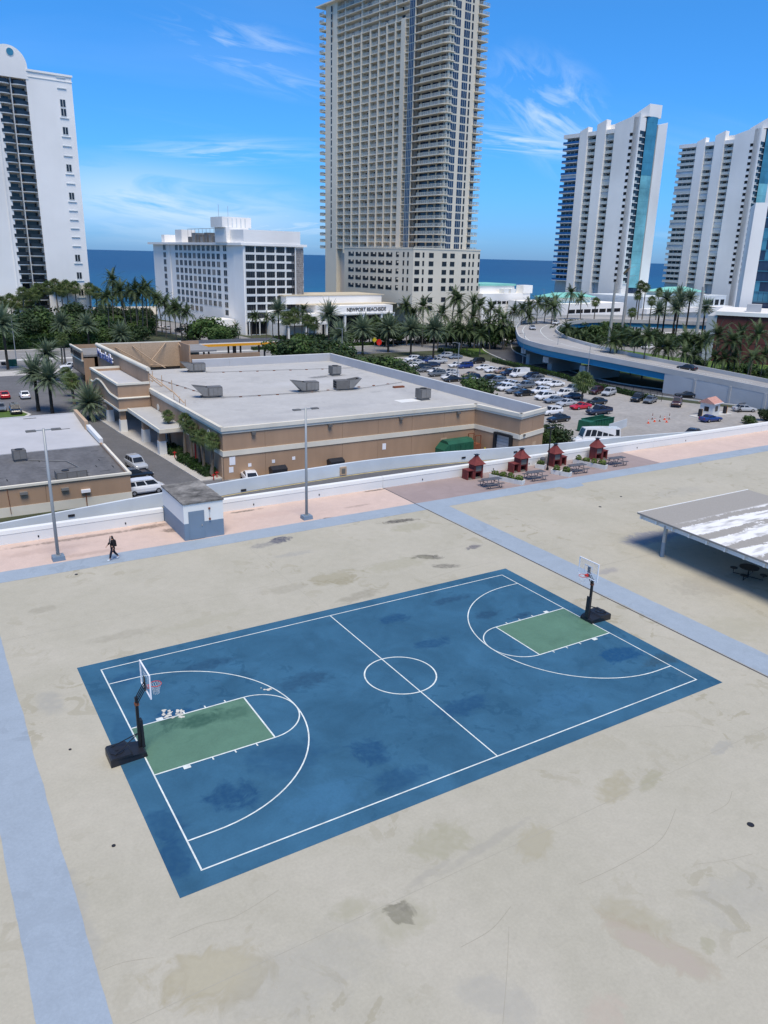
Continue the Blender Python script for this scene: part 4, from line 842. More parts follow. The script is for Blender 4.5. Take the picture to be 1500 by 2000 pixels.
# compactor
t=thing('trash_compactor','green container of a trash compactor against the store wall beside the dock','container',(50.6,63.6,H0),R(3))
b=MB(); b.add([(-3.1,-1.1,.2),(2.6,-1.1,.2),(2.6,1.1,.2),(-3.1,1.1,.2),(-3.1,-1.1,1.1),(2.6,-1.1,1.9),(2.6,1.1,1.9),(-3.1,1.1,1.1),(-2.3,-1.1,1.9),(-2.3,1.1,1.9),(-2.3,-.6,2.35),(2.6,-.6,2.35),(2.6,.6,2.35),(-2.3,.6,2.35)],
   [(0,1,2,3),(0,4,8,5,1),(3,2,6,9,7),(0,3,7,4),(1,5,11,12,6,2),(4,7,9,8),(8,10,11,5),(9,6,12,13),(10,13,12,11),(8,9,13,10)])
b.build('container_body','green_metal',t); MB().box(-2.9,2.4,-.9,.9,0,.2).build('skid','black_metal',t)
for k in range(5): MB().box(-2.0+k,-1.9+k,-1.16,-1.10,.2,1.7).build('rib','green_metal',t)
f=MB(); f.box(2.65,4.3,-.9,.9,.1,1.3); f.build('press_head','rust',t); f=MB(); f.box(3.0,3.1,-.9,-.8,1.3,2.7); f.box(4.1,4.2,-.9,-.8,1.3,2.7); f.box(3.1,4.1,-.9,-.8,2.6,2.7); f.box(3.0,3.1,.7,.8,1.3,2.7); f.box(4.1,4.2,.7,.8,1.3,2.7); f.box(3.1,4.1,.7,.8,2.6,2.7); f.build('hopper_frame','rust',t)
for (x,y) in ((54.3,61.2),):
    t=tag(MB().cyl(x,y,H0,H0+1.1,.11,10).build('bollard','yellow_sign'),'yellow steel bollard beside the loading dock','bollard')
for (x,y,l) in ((30.3,64.2,'black dumpster bin against the tan store wall under the wall lamps'),(21.5,64.0,'low black bin by the store wall near its corner')):
    t=thing('dumpster',l,'dumpster',(x,y,H0)); MB().box(-1.0,1.0,-.65,.65,.1,1.15,(-.08,-.08)).build('tub','black_plastic',t); MB().add([(-1.1,-.72,1.15),(1.1,-.72,1.15),(1.1,.72,1.15),(-1.1,.72,1.15),(-1.1,.1,1.5),(1.1,.1,1.5)],[(0,1,5,4),(1,2,5),(2,3,4,5),(3,0,4)]).build('lid','black_plastic',t)
# rooftop units
def scoop_unit(x,y,rz,label,flip=1):
    t=thing('rooftop_unit',label,'rooftop unit',(x,y,-3.2),rz,'air handling units on the store roof')
    MB().box(-1.2,1.2,-.75,.75,0,.25).build('curb','metal_duct',t)
    MB().box(-.2,2.2,-.95,.95,.25,1.75).build('cabinet','metal_duct',t)
    s=MB(); s.add([(-.25,-.95,.3),(-.25,.95,.3),(-.25,-.95,1.75),(-.25,.95,1.75),(-2.6,-1.1,2.05),(-2.6,1.1,2.05),(-1.0,-.95,.35),(-1.0,.95,.35)],[(0,6,4,2),(1,3,5,7),(6,7,5,4),(0,1,7,6)])
    s.build('intake_scoop','metal_grey',t); MB().add([(-.3,-.9,.5),(-.3,.9,.5),(-1.0,.9,.5),(-1.0,-.9,.5),(-2.35,-.98,1.9),(-2.35,.98,1.9),(-.3,-.9,1.7),(-.3,.9,1.7)],[(0,1,2,3),(3,2,5,4),(0,6,7,1)]).build('scoop_shade','dark_void',t)  # dark sheets lining the scoop paint the shade of its open inside
    for k in range(3): MB().box(2.2,2.24,-.8,.8,.45+k*.42,.75+k*.42).build('louvre','dark_void',t)
    for k in range(3): MB().box(.0+k*.72,.66+k*.72,-.975,-.95,.4,1.6).build('panel','metal_grey',t)
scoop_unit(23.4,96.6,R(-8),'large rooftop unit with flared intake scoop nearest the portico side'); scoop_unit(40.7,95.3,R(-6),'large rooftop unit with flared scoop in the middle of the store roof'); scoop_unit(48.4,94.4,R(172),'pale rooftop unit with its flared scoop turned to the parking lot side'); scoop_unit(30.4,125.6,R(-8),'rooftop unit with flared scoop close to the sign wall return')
def box_unit(x,y,z,rz,l,cat='rooftop unit',sc=1):
    t=thing('rooftop_unit',l,cat,(x,y,z),rz); t.scale=(sc,sc,sc)
    MB().box(-.8,.8,-.8,.8,0,.35).build('stand','metal_duct',t); MB().box(-1.0,1.0,-.9,.9,.35,1.9).build('cabinet','metal_duct',t)
    MB().box(1.0,1.03,-.75,.75,.5,1.75).build('coil','dark_void',t); MB().cyl(0,0,1.9,2.0,.6,14).build('fan_guard','black_metal',t)
    for k in range(2): MB().box(-.95+k*.97,-.05+k*.97,-.93,-.9,.45,1.8).build('panel','metal_grey',t)
box_unit(54.6,110.6,-3.2,0,'square rooftop unit beside a pipe stand near the far parapet'); box_unit(55.4,80.0,-3.2,R(4),'square rooftop unit standing beside a white roof patch')
struct('roof_patch',MB().flat(rect(50.5,54.5,79,81.5),-3.194),'white_paint',store)
for pts in ([(25,94.8),(38,93.8)],[(38,93.8),(52,94),(62,97)],[(32,123),(63,118)],[(20,126),(24,97)]):
    n_=int(math.dist(pts[0],pts[-1])/3.2)
    MB().tube([(x,y,-3.06) for x,y in pts],.045,5).build('gas_pipe','metal_grey',store)
    for k in range(1,n_):
        a,b=pts[0],pts[-1]; x=a[0]+(b[0]-a[0])*k/n_; y=a[1]+(b[1]-a[1])*k/n_; MB().box(x-.2,x+.2,y-.2,y+.2,-3.2,-3.08).build('pipe_block','rust',store)
MB().box(57.2,59.4,92,92.7,-3.2,-2.9).build('roof_hatch','rust',store)
# ================================================================== LEFT LOW BUILDING
lb=thing('low_shop_building','low tan commercial building with a patched grey flat roof beside the service road','building',(0,0,0))
ZL=-5.0
wall_run(lb,(-45,62),(1.75,62),(0,1),[(H0+1.1,ZL-.25,0,'tan_wall','wall_panel',True),(H0-.3,H0+1.1,.04,'cream','plinth',False),(ZL-.25,ZL,.14,'cream','coping',False)],None,9)
wall_run(lb,(1.75,62.2),(3.0,100),(-1,0),[(H0,ZL-.2,0,'tan_wall','side_wall',False)],None,9)
MB().prism([(1.55,62.3),(1.85,62.3),(2.35,78),(2.05,78)],ZL-.3,ZL).build('coping','cream',lb)
MB().prism([(2.0,79.5),(2.5,79.5),(2.85,89.5),(2.3,89.5)],ZL-.3,ZL+.35).build('coping','white_paint',lb)
MB().prism([(2.2,90),(2.7,90),(3.0,100),(2.5,100)],ZL-.9,ZL+.75).build('parapet_block','tan_light',lb)
MB().prism([(-45,99.6),(3.0,99.6),(3.0,100),(-45,100)],H0,ZL+.3).build('rear_parapet','roof_blue',lb)
MB().prism([(-45,62.3),(1.6,62.3),(2.1,79.5),(-45,79.5)],ZL-1.0,ZL-.6).build('roof','roof_dark',lb)
MB().prism([(-45,79.5),(2.1,79.5),(2.3,90),(-45,90)],ZL-1.0,ZL-.5).build('roof','roof_blue',lb)
MB().add([(-45,90,ZL-.5),(2.3,90,ZL-.5),(2.5,99.6,ZL+.2),(-45,99.6,ZL+.2)],[(0,1,2,3)]).build('sloped_roof','roof_blue',lb)
rn=random.Random(8)
for i in range(20):
    x,y=rn.uniform(-14,1),rn.uniform(64,79); l=rn.uniform(.5,1.4)
    MB().flat(rect(x,x+l,y,y+.10),ZL-.594+i*.0003).build('roof_seam','dark_void',lb) if i%2 else MB().flat(rect(x,x+.12,y,y+l),ZL-.594+i*.0003).build('roof_seam','dark_void',lb)
for x,y,w_ in ((-5.0,98.5,1.8),(-1.5,91.2,1.8)): MB().box(x,x+w_,y,y+.3,ZL-.48 if y<95 else ZL+.05,ZL-.38 if y<95 else ZL+.16).build('roof_vent','roof_dark',lb)
for x,z in ((-5.6,-6.2),(-9.9,-6.1)): MB().box(x-.4,x+.4,61.65,62,z,z+.3).build('wall_light','metal_grey',lb)
MB().box(-3.9,-2.9,61.7,62,-6.75,-6.4).build('wall_light','sign_white',lb); MB().tube([(-3.4,61.9,-6.75),(-3.4,61.9,-9)],.05,6).build('conduit','rust',lb); MB().tube([(-11.5,61.9,-5.3),(-11.4,61.9,-8.2)],.03,6).build('conduit','rust',lb)
box_unit(-8.5,75.6,ZL-.6,R(3),'square rooftop fan unit on a white curb of the low tan building',sc=.75)
t=thing('rooftop_unit','flat wide rooftop unit near the front edge of the low tan building','rooftop unit',(-4.3,65.0,ZL-.6)); MB().box(-1.7,1.7,-.8,.8,0,.85).build('cabinet','metal_duct',t); MB().cyl(-.6,0,.85,.93,.42,14).build('fan_guard','black_metal',t)
for k in range(3): MB().box(-1.6+k*1.08,-.6+k*1.08,-.83,-.8,.1,.75).build('panel','metal_grey',t)
MB().tube([(-7.6,75,ZL-.5),(-3.5,72.5,ZL-.5),(-2.2,66,ZL-.5)],.06,6).build('gas_pipe','metal_grey',lb)
# ================================================================== TOWERS
ROT=R(7)
def zk(z,k): return CAM.z+(z-CAM.z)*k     # height carried to another distance
def anchor(px,py,D):
    p=at(px,py,D); return (p.x,p.y,0)
SH={}
def shared(key,f):
    if key not in SH: SH[key]=f()
    return SH[key]
def part(name,me,parent,loc,rz=0,sc=None):
    o=link(name,me,parent); o.location=loc
    if rz: o.rotation_euler=(0,0,rz)
    if sc: o.scale=sc
    return o
# local tower frame: +x along the camera-facing (right) face, +y along the long left face, near corner at the origin
# faces seen: y=0 plane (normal -y) and x=0 plane (normal -x)
def win_mesh(key,wd,hh,nm=2,mat='glass_dark',rows=1):
    def f():
        m=MB().box(-wd/2,wd/2,-.04,.04,0,hh); return m.mesh(key,mat)
    return shared(key,f)
def frame_mesh(key,wd,hh,nv,nh,mat='white_paint',t=.07,off=-.075):
    def f():
        m=MB()
        for i in range(nv+1): x=-wd/2+wd*i/nv; m.box(x-t/2,x+t/2,off,-.04,0,hh)
        for i in range(nh+1): z=hh*i/nh; m.box(-wd/2,wd/2,off+.004,-.04,z-t/2,z+t/2)
        return m.mesh(key,mat)
    return shared(key,f)
RZX=R(-90)      # turns a y=0 face element onto the x=0 face (normal -x)
# ------------------------------------------------------------------ hotel
HA=anchor(478,520,290); ht=thing('hotel_block','white ten-storey slab hotel with dark windows and a grey stone end panel','hotel',HA,ROT)
HW,HL,ZHt=24.4,80,22.9
MB().box(0,19.2,0,HL,ZS,ZHt-.6).build('wall','tower_white',ht)
MB().box(19.25,24.6,.25,HL,ZS,ZHt-.6).build('rear_wall','tower_white',ht)
# stone end panel built of courses
sr=random.Random(5)
STONE=[MB().box(0,a,-.12-b,.3,0,.72).mesh('stone','stone') for a,b in ((.95,.0),(1.25,.05),(.7,.03),(1.1,.08))]
z=ZS; row=0; cnt=0
while z<ZHt-1.2:
    x=19.3
    while x<24.3:
        k=sr.randrange(4); wd=(.95,1.25,.7,1.1)[k]; wd2=min(wd,24.5-x)
        o=part('stone',STONE[k],ht,(x,.25,z+.01)); o.scale=(wd2/wd*.97,1,.98); x+=wd2; cnt+=1
    z+=.74; row+=1
MB().box(-1.6,25.6,-.7,HL+2,ZHt-.6,ZHt+.25).build('roof_slab','tower_white',ht)
MB().box(-.4,22.8,-.5,9,ZHt+.25,27.5).build('parapet_block','tower_white',ht)
MB().box(-6.2+4.2,7.0,9.2,18,ZHt+.25,28.2).build('penthouse','tower_white',ht); MB().box(-3.0,8.6,10,19,28.25,31.8).build('machine_room','tower_white',ht)
for k in range(5): MB().box(-.9+k*1.7,-.55+k*1.7,9.85,10,28.4,31.4).build('pilaster','ramp_white',ht)
for x,h_ in ((-2.2,36.0),(1.5,35.6)): MB().tube([(x,14,31.8),(x,14,h_)],.06,5).build('mast','pole_grey',ht)
MB().box(.5,6.5,52,58,ZHt+.25,28).build('stair_house','tower_white',ht); MB().box(1,8,70,73,ZHt+.25,26.2).build('vent_house','tower_white',ht)
for k in range(7): MB().box(.5,7,22+k*3.6,24.6+k*3.6,ZHt+.25,ZHt+2.4+(k%3)*.7).build('roof_plant','metal_grey' if k%2 else 'metal_duct',ht)
for k in range(9): MB().tube([(.3,20+k*3.2,ZHt+.3),(.3,20+k*3.2,ZHt+5.2)],.07,4).build('roof_post','metal_grey',ht)
MB().tube([(.3,20,ZHt+5.2),(.3,45.6,ZHt+5.2)],.08,4).build('roof_rail','metal_grey',ht)
mk('curtain',(.20,.19,.175),.7,.2,.3)
wcur=MB().box(-1.25,1.25,-.045,.04,0,2.0).mesh('window','curtain')
hr=random.Random(17)
rows=[20.15,17.3,14.5,11.6,8.8,6.0,3.1,.3,-2.5]
w2,f2=win_mesh('hotel_window_glass',2.5,2.0),frame_mesh('hotel_window_frame',2.5,2.0,2,1)
ww,fw=win_mesh('hotel_wide_glass',3.7,1.95),frame_mesh('hotel_wide_frame',3.7,1.95,4,1,'table_grey',.07)
cols=[14.6]+[19.9+i*4.05 for i in range(10)]+[68.3]
for r_,z in enumerate(rows):
    for cI,u in enumerate(cols):
        if r_==8 and cI not in (0,5,6,7,8): continue
        a=part('window',wcur if hr.random()<.22 else w2,ht,(-.02,u,z),RZX); b=part('frame',f2,a,(0,0,0))
    for i in range(5):
        u=2.05+i*4.15-.0
        a=part('window',ww,ht,(u-.1 if i else u,-.02,z-.05),0); part('frame',fw,a,(0,0,0))
    MB().box(.3,19.1,-.16,-.02,z-.85,z-.15).build('spandrel','white_paint',ht)
for k in range(6): MB().box(-.02+k*4.15-.05,.30+k*4.15,-.22,0,-4,ZHt-.6).build('mullion_pier','white_paint',ht)
MB().box(-.35,0,62.5,64.5,ZS,ZHt-.6).build('pilaster','tower_white',ht); MB().box(-.5,0,0.0,7.2,ZS,ZHt-.6).build('corner_panel','tower_white',ht)
for k in range(5): MB().box(.25+k*4.15,.55+k*4.15,-1.6,-1.2,ZS,-3.2).build('colonnade_pier','white_paint',ht)
MB().box(.2,19,-1.7,0,-3.6,-3.2).build('colonnade_beam','white_paint',ht)
MB().box(.3,18.9,-.1,-.0,ZS+.3,-3.7).build('ground_glass','dark_void',ht)
MB().box(-9,-.6,8,17,ZS,-3.4).build('entrance_wing','tower_white',ht)
# ------------------------------------------------------------------ left tower
K=305/260; LA=anchor(180,600,305); lt_=thing('apartment_tower','white apartment tower with curved dark balconies under a round-arched crown','apartment tower',LA,ROT)
zt=zk(65.3,K)
MB().box(-12.2*K,0,0,22,ZS,zt).build('wall','tower_white',lt_)
MB().box(-34*K,-19.3*K,0,22,ZS,zt).build('wall','tower_white',lt_)
MB().box(-19.3*K,-12.2*K,3.0,22,ZS,zt).build('recess_wall','beige_shadow',lt_)
MB().box(-20.8*K,-20.6*K,-.25,0,ZS,zt).build('rib','tower_white',lt_)
cr=MB(); cx0=-16.3*K; rr=4.75*K; zb=zk(66.2,K)
pl=[(cx0-rr,zt-2.4)]+[(cx0-rr*math.cos(R(a)),zb+5.6*math.sin(R(a))) for a in range(0,181,9)]+[(cx0+rr,zt-2.4)]
n=len(pl); cr.add([(x,-.12,z) for x,z in pl]+[(x,3.2,z) for x,z in pl],[tuple(range(n)),tuple(range(2*n-1,n-1,-1))]+[(i,n+i,n+(i+1)%n,(i+1)%n) for i in range(n)]); cr.build('arched_crown','tower_white',lt_)
MB().tube([(-15.6*K,-.14,zk(69.3,K)),(-15.6*K,-.26,zk(69.3,K))],1.05,24).build('round_window','leaf_dark' if False else 'glass_teal',lt_)
MB().tube([(-15.6*K,-.10,zk(69.3,K)),(-15.6*K,-.20,zk(69.3,K))],1.25,24).build('window_surround','white_paint',lt_)
MB().box(-11.9*K,.15,-.15,0,zt-1.6,zt-1.35).build('string_course','tower_white',lt_); MB().box(-12*K,.3,-.3,22.3,zt,zt+.6).build('parapet','tower_white',lt_)
# windows and sills column
wt,ft=win_mesh('tower_window_glass',1.75,2.3),frame_mesh('tower_window_frame',1.75,2.3,2,1,'white_paint',.14)
sill=MB().box(-1.45,1.45,-.25,-.02,0,.22).mesh('sill','ramp_white')
for z in (65.0,62.3,54.8,50.0,47.6,45.0,40.2,37.7,32.8,30.4,27.9,25.5,23.1,20.6,15.7,10.8,5.9): part('sill',sill,lt_,(-2.9*K,0,zk(z,K)-.2))
for z in (57.5,55.2,50.5,40.8,33.3,16.2,11.2,6.3):
    a=part('window',wt,lt_,(-2.95*K,-.02,zk(z,K))); part('frame',ft,a,(0,0,0))
mk('vent',(.45,.46,.5),.7,.05,1)
# balconies
bc=shared('bow_slab',lambda:MB().prism([(-3.3,3.0),(3.0,3.0),(3.0,.9)]+[(3.0*math.cos(R(a))*1.0,.9-1.5*math.sin(R(a))) for a in range(10,171,20)]+[(-3.3,.9)],0,.28).mesh('bow_slab','white_paint'))
def bowrail():
    p=[(3.0*math.cos(R(a)),.85-1.5*math.sin(R(a))) for a in range(0,181,15)]; n=len(p)
    return MB().add([(x,y,.28) for x,y in p]+[(x,y,1.30) for x,y in p],[(i,i+1,n+i+1,n+i) for i in range(n-1)]).mesh('bow_rail','glass_dark')
br_=shared('bow_rail',bowrail)
g1=MB().box(-1.9,1.9,2.9,2.99,.3,2.5).mesh('balcony_door','glass_dark'); dv=MB().box(-.12,.12,.6,3,0,2.85).mesh('party_wall','white_paint')
nf=27; z0=zk(62.4,K); df=2.45*K
for i in range(nf):
    z=z0-i*df-1.0
    if z<ZS+1: break
    for xc in (-13.9*K,-18.9*K+.7):
        s=.74; a=part('balcony_slab',bc,lt_,(xc,.0,z),0,(s,1,1)); b=part('railing',br_,a,(0,0,0)); c_=part('balcony_door',g1,lt_,(xc,.0,z))
    part('party_wall',dv,lt_,(-16.15*K,0,z))
    MB().box(-16.0*K,-15.2*K,2.6,2.95,z+.3,z+2.6).build('window','glass_blue',lt_) if i%1==0 else None
# ------------------------------------------------------------------ beige tower with podium
D=325; K=D/305; MA=anchor(862,300,D); mt=thing('resort_tower','very tall beige resort tower with a grid of recessed balconies above a windowed podium','tower',MA,ROT)
PT=zk(22.6,K); FH=2.72*K; ZTOP=zk(115.5,K); NF=int((ZTOP-PT)/FH)
TW=15.0*K; TL=73.8*K
bays=[u*K for u in (65.5,60.2,54.8,49.1,43.3,38.1,33.1,28.0,24.2)]
RD=2.0
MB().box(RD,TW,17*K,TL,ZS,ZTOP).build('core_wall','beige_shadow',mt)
MB().box(-.2,RD,bays[0]-.3,TL,ZS,ZTOP-5*FH).build('end_pier','beige_tower',mt); MB().box(0.15,RD,bays[0]+.2,TL-.1,ZTOP-5*FH,ZTOP).build('end_pier','beige_tower',mt)
MB().box(-.2,RD,22.2*K,24.6*K,PT,ZTOP-5*FH).build('pier','beige_tower',mt)
MB().box(3.2,TW,.9,17*K,PT,ZTOP).build('corner_glazing','glass_blue',mt)
for y_ in (1.0,5.4*K,9.6*K,15.2*K): MB().box(3.0,3.6,y_,y_+.9,PT,ZTOP).build('corner_column','beige_tower',mt)
MB().box(TW-14.2*K+.9,TW,0,1.5,PT-1,ZTOP).build('front_wall','beige_tower',mt)
for u in bays[1:-1]: MB().box(-.22,RD,u-.34,u+.34,PT-2,ZTOP-5*FH).build('fin_wall','beige_tower',mt); 
for u in bays[1:-1:2]: MB().box(0.1,RD,u-.2,u+.2,ZTOP-5*FH,ZTOP-1).build('fin_wall','beige_tower',mt)
rl=MB()
for i in range(5): rl.box(-.04,.04,-2.35+i*1.175-.05,-2.35+i*1.175+.05,.1,1.15)
rl.box(-.05,.05,-2.4,2.4,1.1,1.2)
for i in range(17): rl.box(-.02,.02,-2.3+i*.2875-.035,-2.3+i*.2875+.035,.15,1.1)
RAILM=rl.mesh('balcony_railing','rail')
DOOR=MB().box(-.05,.05,-1.1,1.1,.1,2.2).mesh('balcony_door','glass_dark'); DOOR2=MB().box(-.05,.05,-1.1,1.1,.1,2.2).mesh('balcony_door','curtain')
CHAIR=MB().box(-.25,.25,-.25,.25,.1,.5).box(.2,.28,-.25,.25,.5,.95).mesh('balcony_chair','table_grey')
SLAB=MB().box(0,RD,24.2*K,bays[0],-.18,.14).mesh('floor_slab','beige_tower'); SLABT=MB().box(-.1,RD,21*K,bays[0]+.2,-.18,.14).mesh('floor_slab','beige_tower')
CSL=MB().prism([(.0,17*K-.1),(.0,1.2),(1.2,-.6),(4.2,-.6),(4.2,17*K-.1)],-.18,.14).mesh('corner_slab','beige_tower')
def cr_():
    p=[(.1,13.2*K),(.1,1.3),(1.25,-.45),(3.6,-.45)]; m=MB()
    for a,b in zip(p,p[1:]):
        L=math.dist(a,b); k=max(1,round(L/1.3))
        for i in range(k+1): x=a[0]+(b[0]-a[0])*i/k; y=a[1]+(b[1]-a[1])*i/k; m.box(x-.06,x+.06,y-.06,y+.06,.14,1.2)
        for i in range(k*4): x=a[0]+(b[0]-a[0])*i/(k*4); y=a[1]+(b[1]-a[1])*i/(k*4); m.box(x-.035,x+.035,y-.035,y+.035,.14,1.15)
        m.tube([(a[0],a[1],1.2),(b[0],b[1],1.2)],.05,4)
    return m.mesh('corner_railing','rail')
CRL=cr_()
GW=MB().box(-.05,.05,-1.4*K,1.4*K,.1,FH-.25).mesh('window','glass_blue'); GWF=MB()
for i in range(4): GWF.box(-.09,-.05,-1.4*K+i*.93*K-.05,-1.4*K+i*.93*K+.05,.1,FH-.25)
GWF=GWF.mesh('mullion','rail')
CW=MB().box(-.9,.9,-.05,.05,.15,FH-.45).mesh('window','glass_blue')
FWm=MB().box(-1.35*K,1.35*K,-.06,.06,.12,FH-.5).mesh('window','glass_blue'); NWm=MB().box(-.38*K,.38*K,-.06,.06,.2,FH-.55).mesh('window','glass_dark')
FFm=MB()
for x in (-.45,.45): FFm.box(x*K-.05,x*K+.05,-.1,-.06,.12,FH-.5)
FFm=FFm.mesh('mullion','rail')
RB=MB(); RB.box(0,4.8*K,-.9,6,-.18,.14); RBm=RB.mesh('end_balcony','beige_tower')
rr_=MB()
for i in range(5): rr_.box(.2+i*1.15*K-.05,.2+i*1.15*K+.05,-.88,-.78,.14,1.2)
rr_.box(.1,4.8*K,-.88,-.78,1.14,1.22); rr_.box(4.75*K,4.8*K+.04,-.88,6,1.14,1.22); [rr_.box(.2+i*.32-.03,.2+i*.32+.03,-.86,-.80,.14,1.15) for i in range(int(4.6*K/.32))]; [rr_.box(4.75*K,4.8*K,-.8+i*.4,-.74+i*.4,.14,1.15) for i in range(17)]; RRm=rr_.mesh('railing','rail')
LBm=MB().box(-.8,4,0,3.4*K,-.18,.14).mesh('end_balcony','beige_tower')
l_=MB()
for i in range(4): l_.box(-.8,-.7,.2+i*1.0*K,.3+i*1.0*K,.14,1.2)
l_.box(-.82,-.70,0,3.4*K,1.12,1.22); [l_.box(-.78,-.72,.1+i*.32,.16+i*.32,.14,1.12) for i in range(10)]; l_.box(-.8,4,3.3*K,3.42*K,.14,1.2); LRm=l_.mesh('railing','rail')
NSL=MB().box(0,RD,20.35*K,22.15*K,-.18,.14).box(.05,.12,20.4*K,22.1*K,1.05,1.18).mesh('narrow_slab','beige_tower')
rn=random.Random(3)
HOLES={(5,8),(6,8)}
for i in range(NF):
    z=PT+i*FH; top=i>=NF-5
    part('floor_slab',SLABT if top else SLAB,mt,(0,0,z))
    for b in range(8):
        y=(bays[b]+bays[b+1])/2; sc=(bays[b]-bays[b+1]-.56)/4.8
        a=part('balcony_railing',RAILM,mt,(.12,y,z),0,(1,sc,1))
        d=part('balcony_door',DOOR2 if rn.random()<.35 else DOOR,mt,(RD-.08,y-.6+rn.random()*1.2,z),0)
        if rn.random()<.3: part('balcony_chair',CHAIR,mt,(.8,y+rn.uniform(-1.5,1.5),z+.04),rn.random()*6)
    part('corner_slab',CSL,mt,(0,0,z)); part('corner_railing',CRL,mt,(0,0,z))
    a=part('window',GW,mt,(.06,18.6*K,z)); part('mullion',GWF,a,(0,0,0))
    part('window',CW,mt,(3.15,3.5*K,z),RZX); part('window',CW,mt,(3.15,7.5*K,z),RZX); part('window',CW,mt,(3.15,12*K,z),RZX,(1.5,1,1))
    part('window',CW,mt,(2.2,.84,z),0,(.9,1,1))
    for (x,me) in ((2.75*K,NWm),(5.1*K,FWm),(9.6*K,FWm),(12.2*K,NWm)):
        o=part('window',me,mt,(x,-.02,z))
        if me is FWm: part('mullion',FFm,o,(0,0,0))
    part('end_balcony',RBm,mt,(14.6*K,0,z)); part('railing',RRm,mt,(14.6*K,0,z)); part('window',FWm,mt,(14.8*K+2,1.6,z))
    part('end_balcony',LBm,mt,(0,TL,z)); part('railing',LRm,mt,(0,TL,z))
    part('window',NWm,mt,(-.22,69.2*K,z),RZX); part('narrow_slab',NSL,mt,(0,0,z))
MB().box(.12,.5,16.9*K,20.3*K,PT,ZTOP).build('glass_bay_wall','beige_tower',mt)
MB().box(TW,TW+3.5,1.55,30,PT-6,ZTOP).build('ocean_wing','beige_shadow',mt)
MB().box(0,RD,20.4*K,22.1*K,PT,PT+.1).build('ledge','beige_tower',mt)
MB().box(-1.6,TW+2,40*K,TL+5.5,ZTOP,ZTOP+.5).build('roof_slab','beige_tower',mt); MB().box(-.6,TW,-.4,40*K,ZTOP,ZTOP+.5).build('roof_slab','beige_tower',mt)
MB().box(2,TW,35*K,62*K,ZTOP+.5,ZTOP+5).build('crown','beige_tower',mt); MB().box(1,TW,10*K,35*K,ZTOP+.5,ZTOP+9).build('crown','beige_tower',mt)
# podium
PX0,PX1=-12.3*K,21.6*K
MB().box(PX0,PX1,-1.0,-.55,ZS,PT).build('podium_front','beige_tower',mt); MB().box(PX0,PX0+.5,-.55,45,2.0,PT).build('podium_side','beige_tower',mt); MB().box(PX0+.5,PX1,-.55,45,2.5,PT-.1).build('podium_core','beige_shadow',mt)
MB().box(PX0+6,PX1,-.5,48,ZS,2.5).build('podium_base','beige_tower',mt)
for i in range(8): MB().box(PX0+.1,PX0+.9,2+i*5.5,2.8+i*5.5,0.2,2.5).build('podium_pier','beige_tower',mt)
PWm=win_mesh('podium_wide',3.6*K,1.65,1,'glass_dark'); PSm=win_mesh('podium_small',1.6*K,1.9,1,'glass_dark'); PNm=win_mesh('podium_narrow',.9,1.9,1,'glass_dark'); PMm=win_mesh('podium_mid',2.3*K,1.8,1,'glass_dark')
notch=MB().box(-.6,.6,-.09,-.03,.95,1.66).mesh('air_unit','beige_tower')
for r_ in range(5):
    z=PT-3.1-r_*3.45*K*.86
    for j in range(7):
        o=part('window',PWm if j<6 else PSm,mt,(PX0-.03,40-j*5.2,z),RZX); part('air_unit',notch,o,(.5,0,0))
    for y in (2.2,-.1+5.0): part('window',PNm,mt,(PX0-.03,y,z),RZX)
    for x,me in ((2.0,PMm),(5.2,PNm),(9.4,PMm),(16.6,PMm),(21.0,PMm),(27.6,PMm),(30.8,PNm),(33.0,PNm)): part('window',me,mt,(PX0+x*.98,-1.02,z))
    part('window',PNm,mt,(PX1-.6,-1.02,z))
for z in (PT-20,PT-23.2):
    for x in (9.4,16.6): part('window',PMm,mt,(PX0+x,-1.02,z))
MB().box(PX0-.15,PX1+.15,-1.15,-.5,PT,PT+.5).build('podium_parapet','beige_tower',mt); MB().box(PX0-.15,PX0+.4,-.5,45,PT,PT+.5).build('podium_parapet','beige_tower',mt)
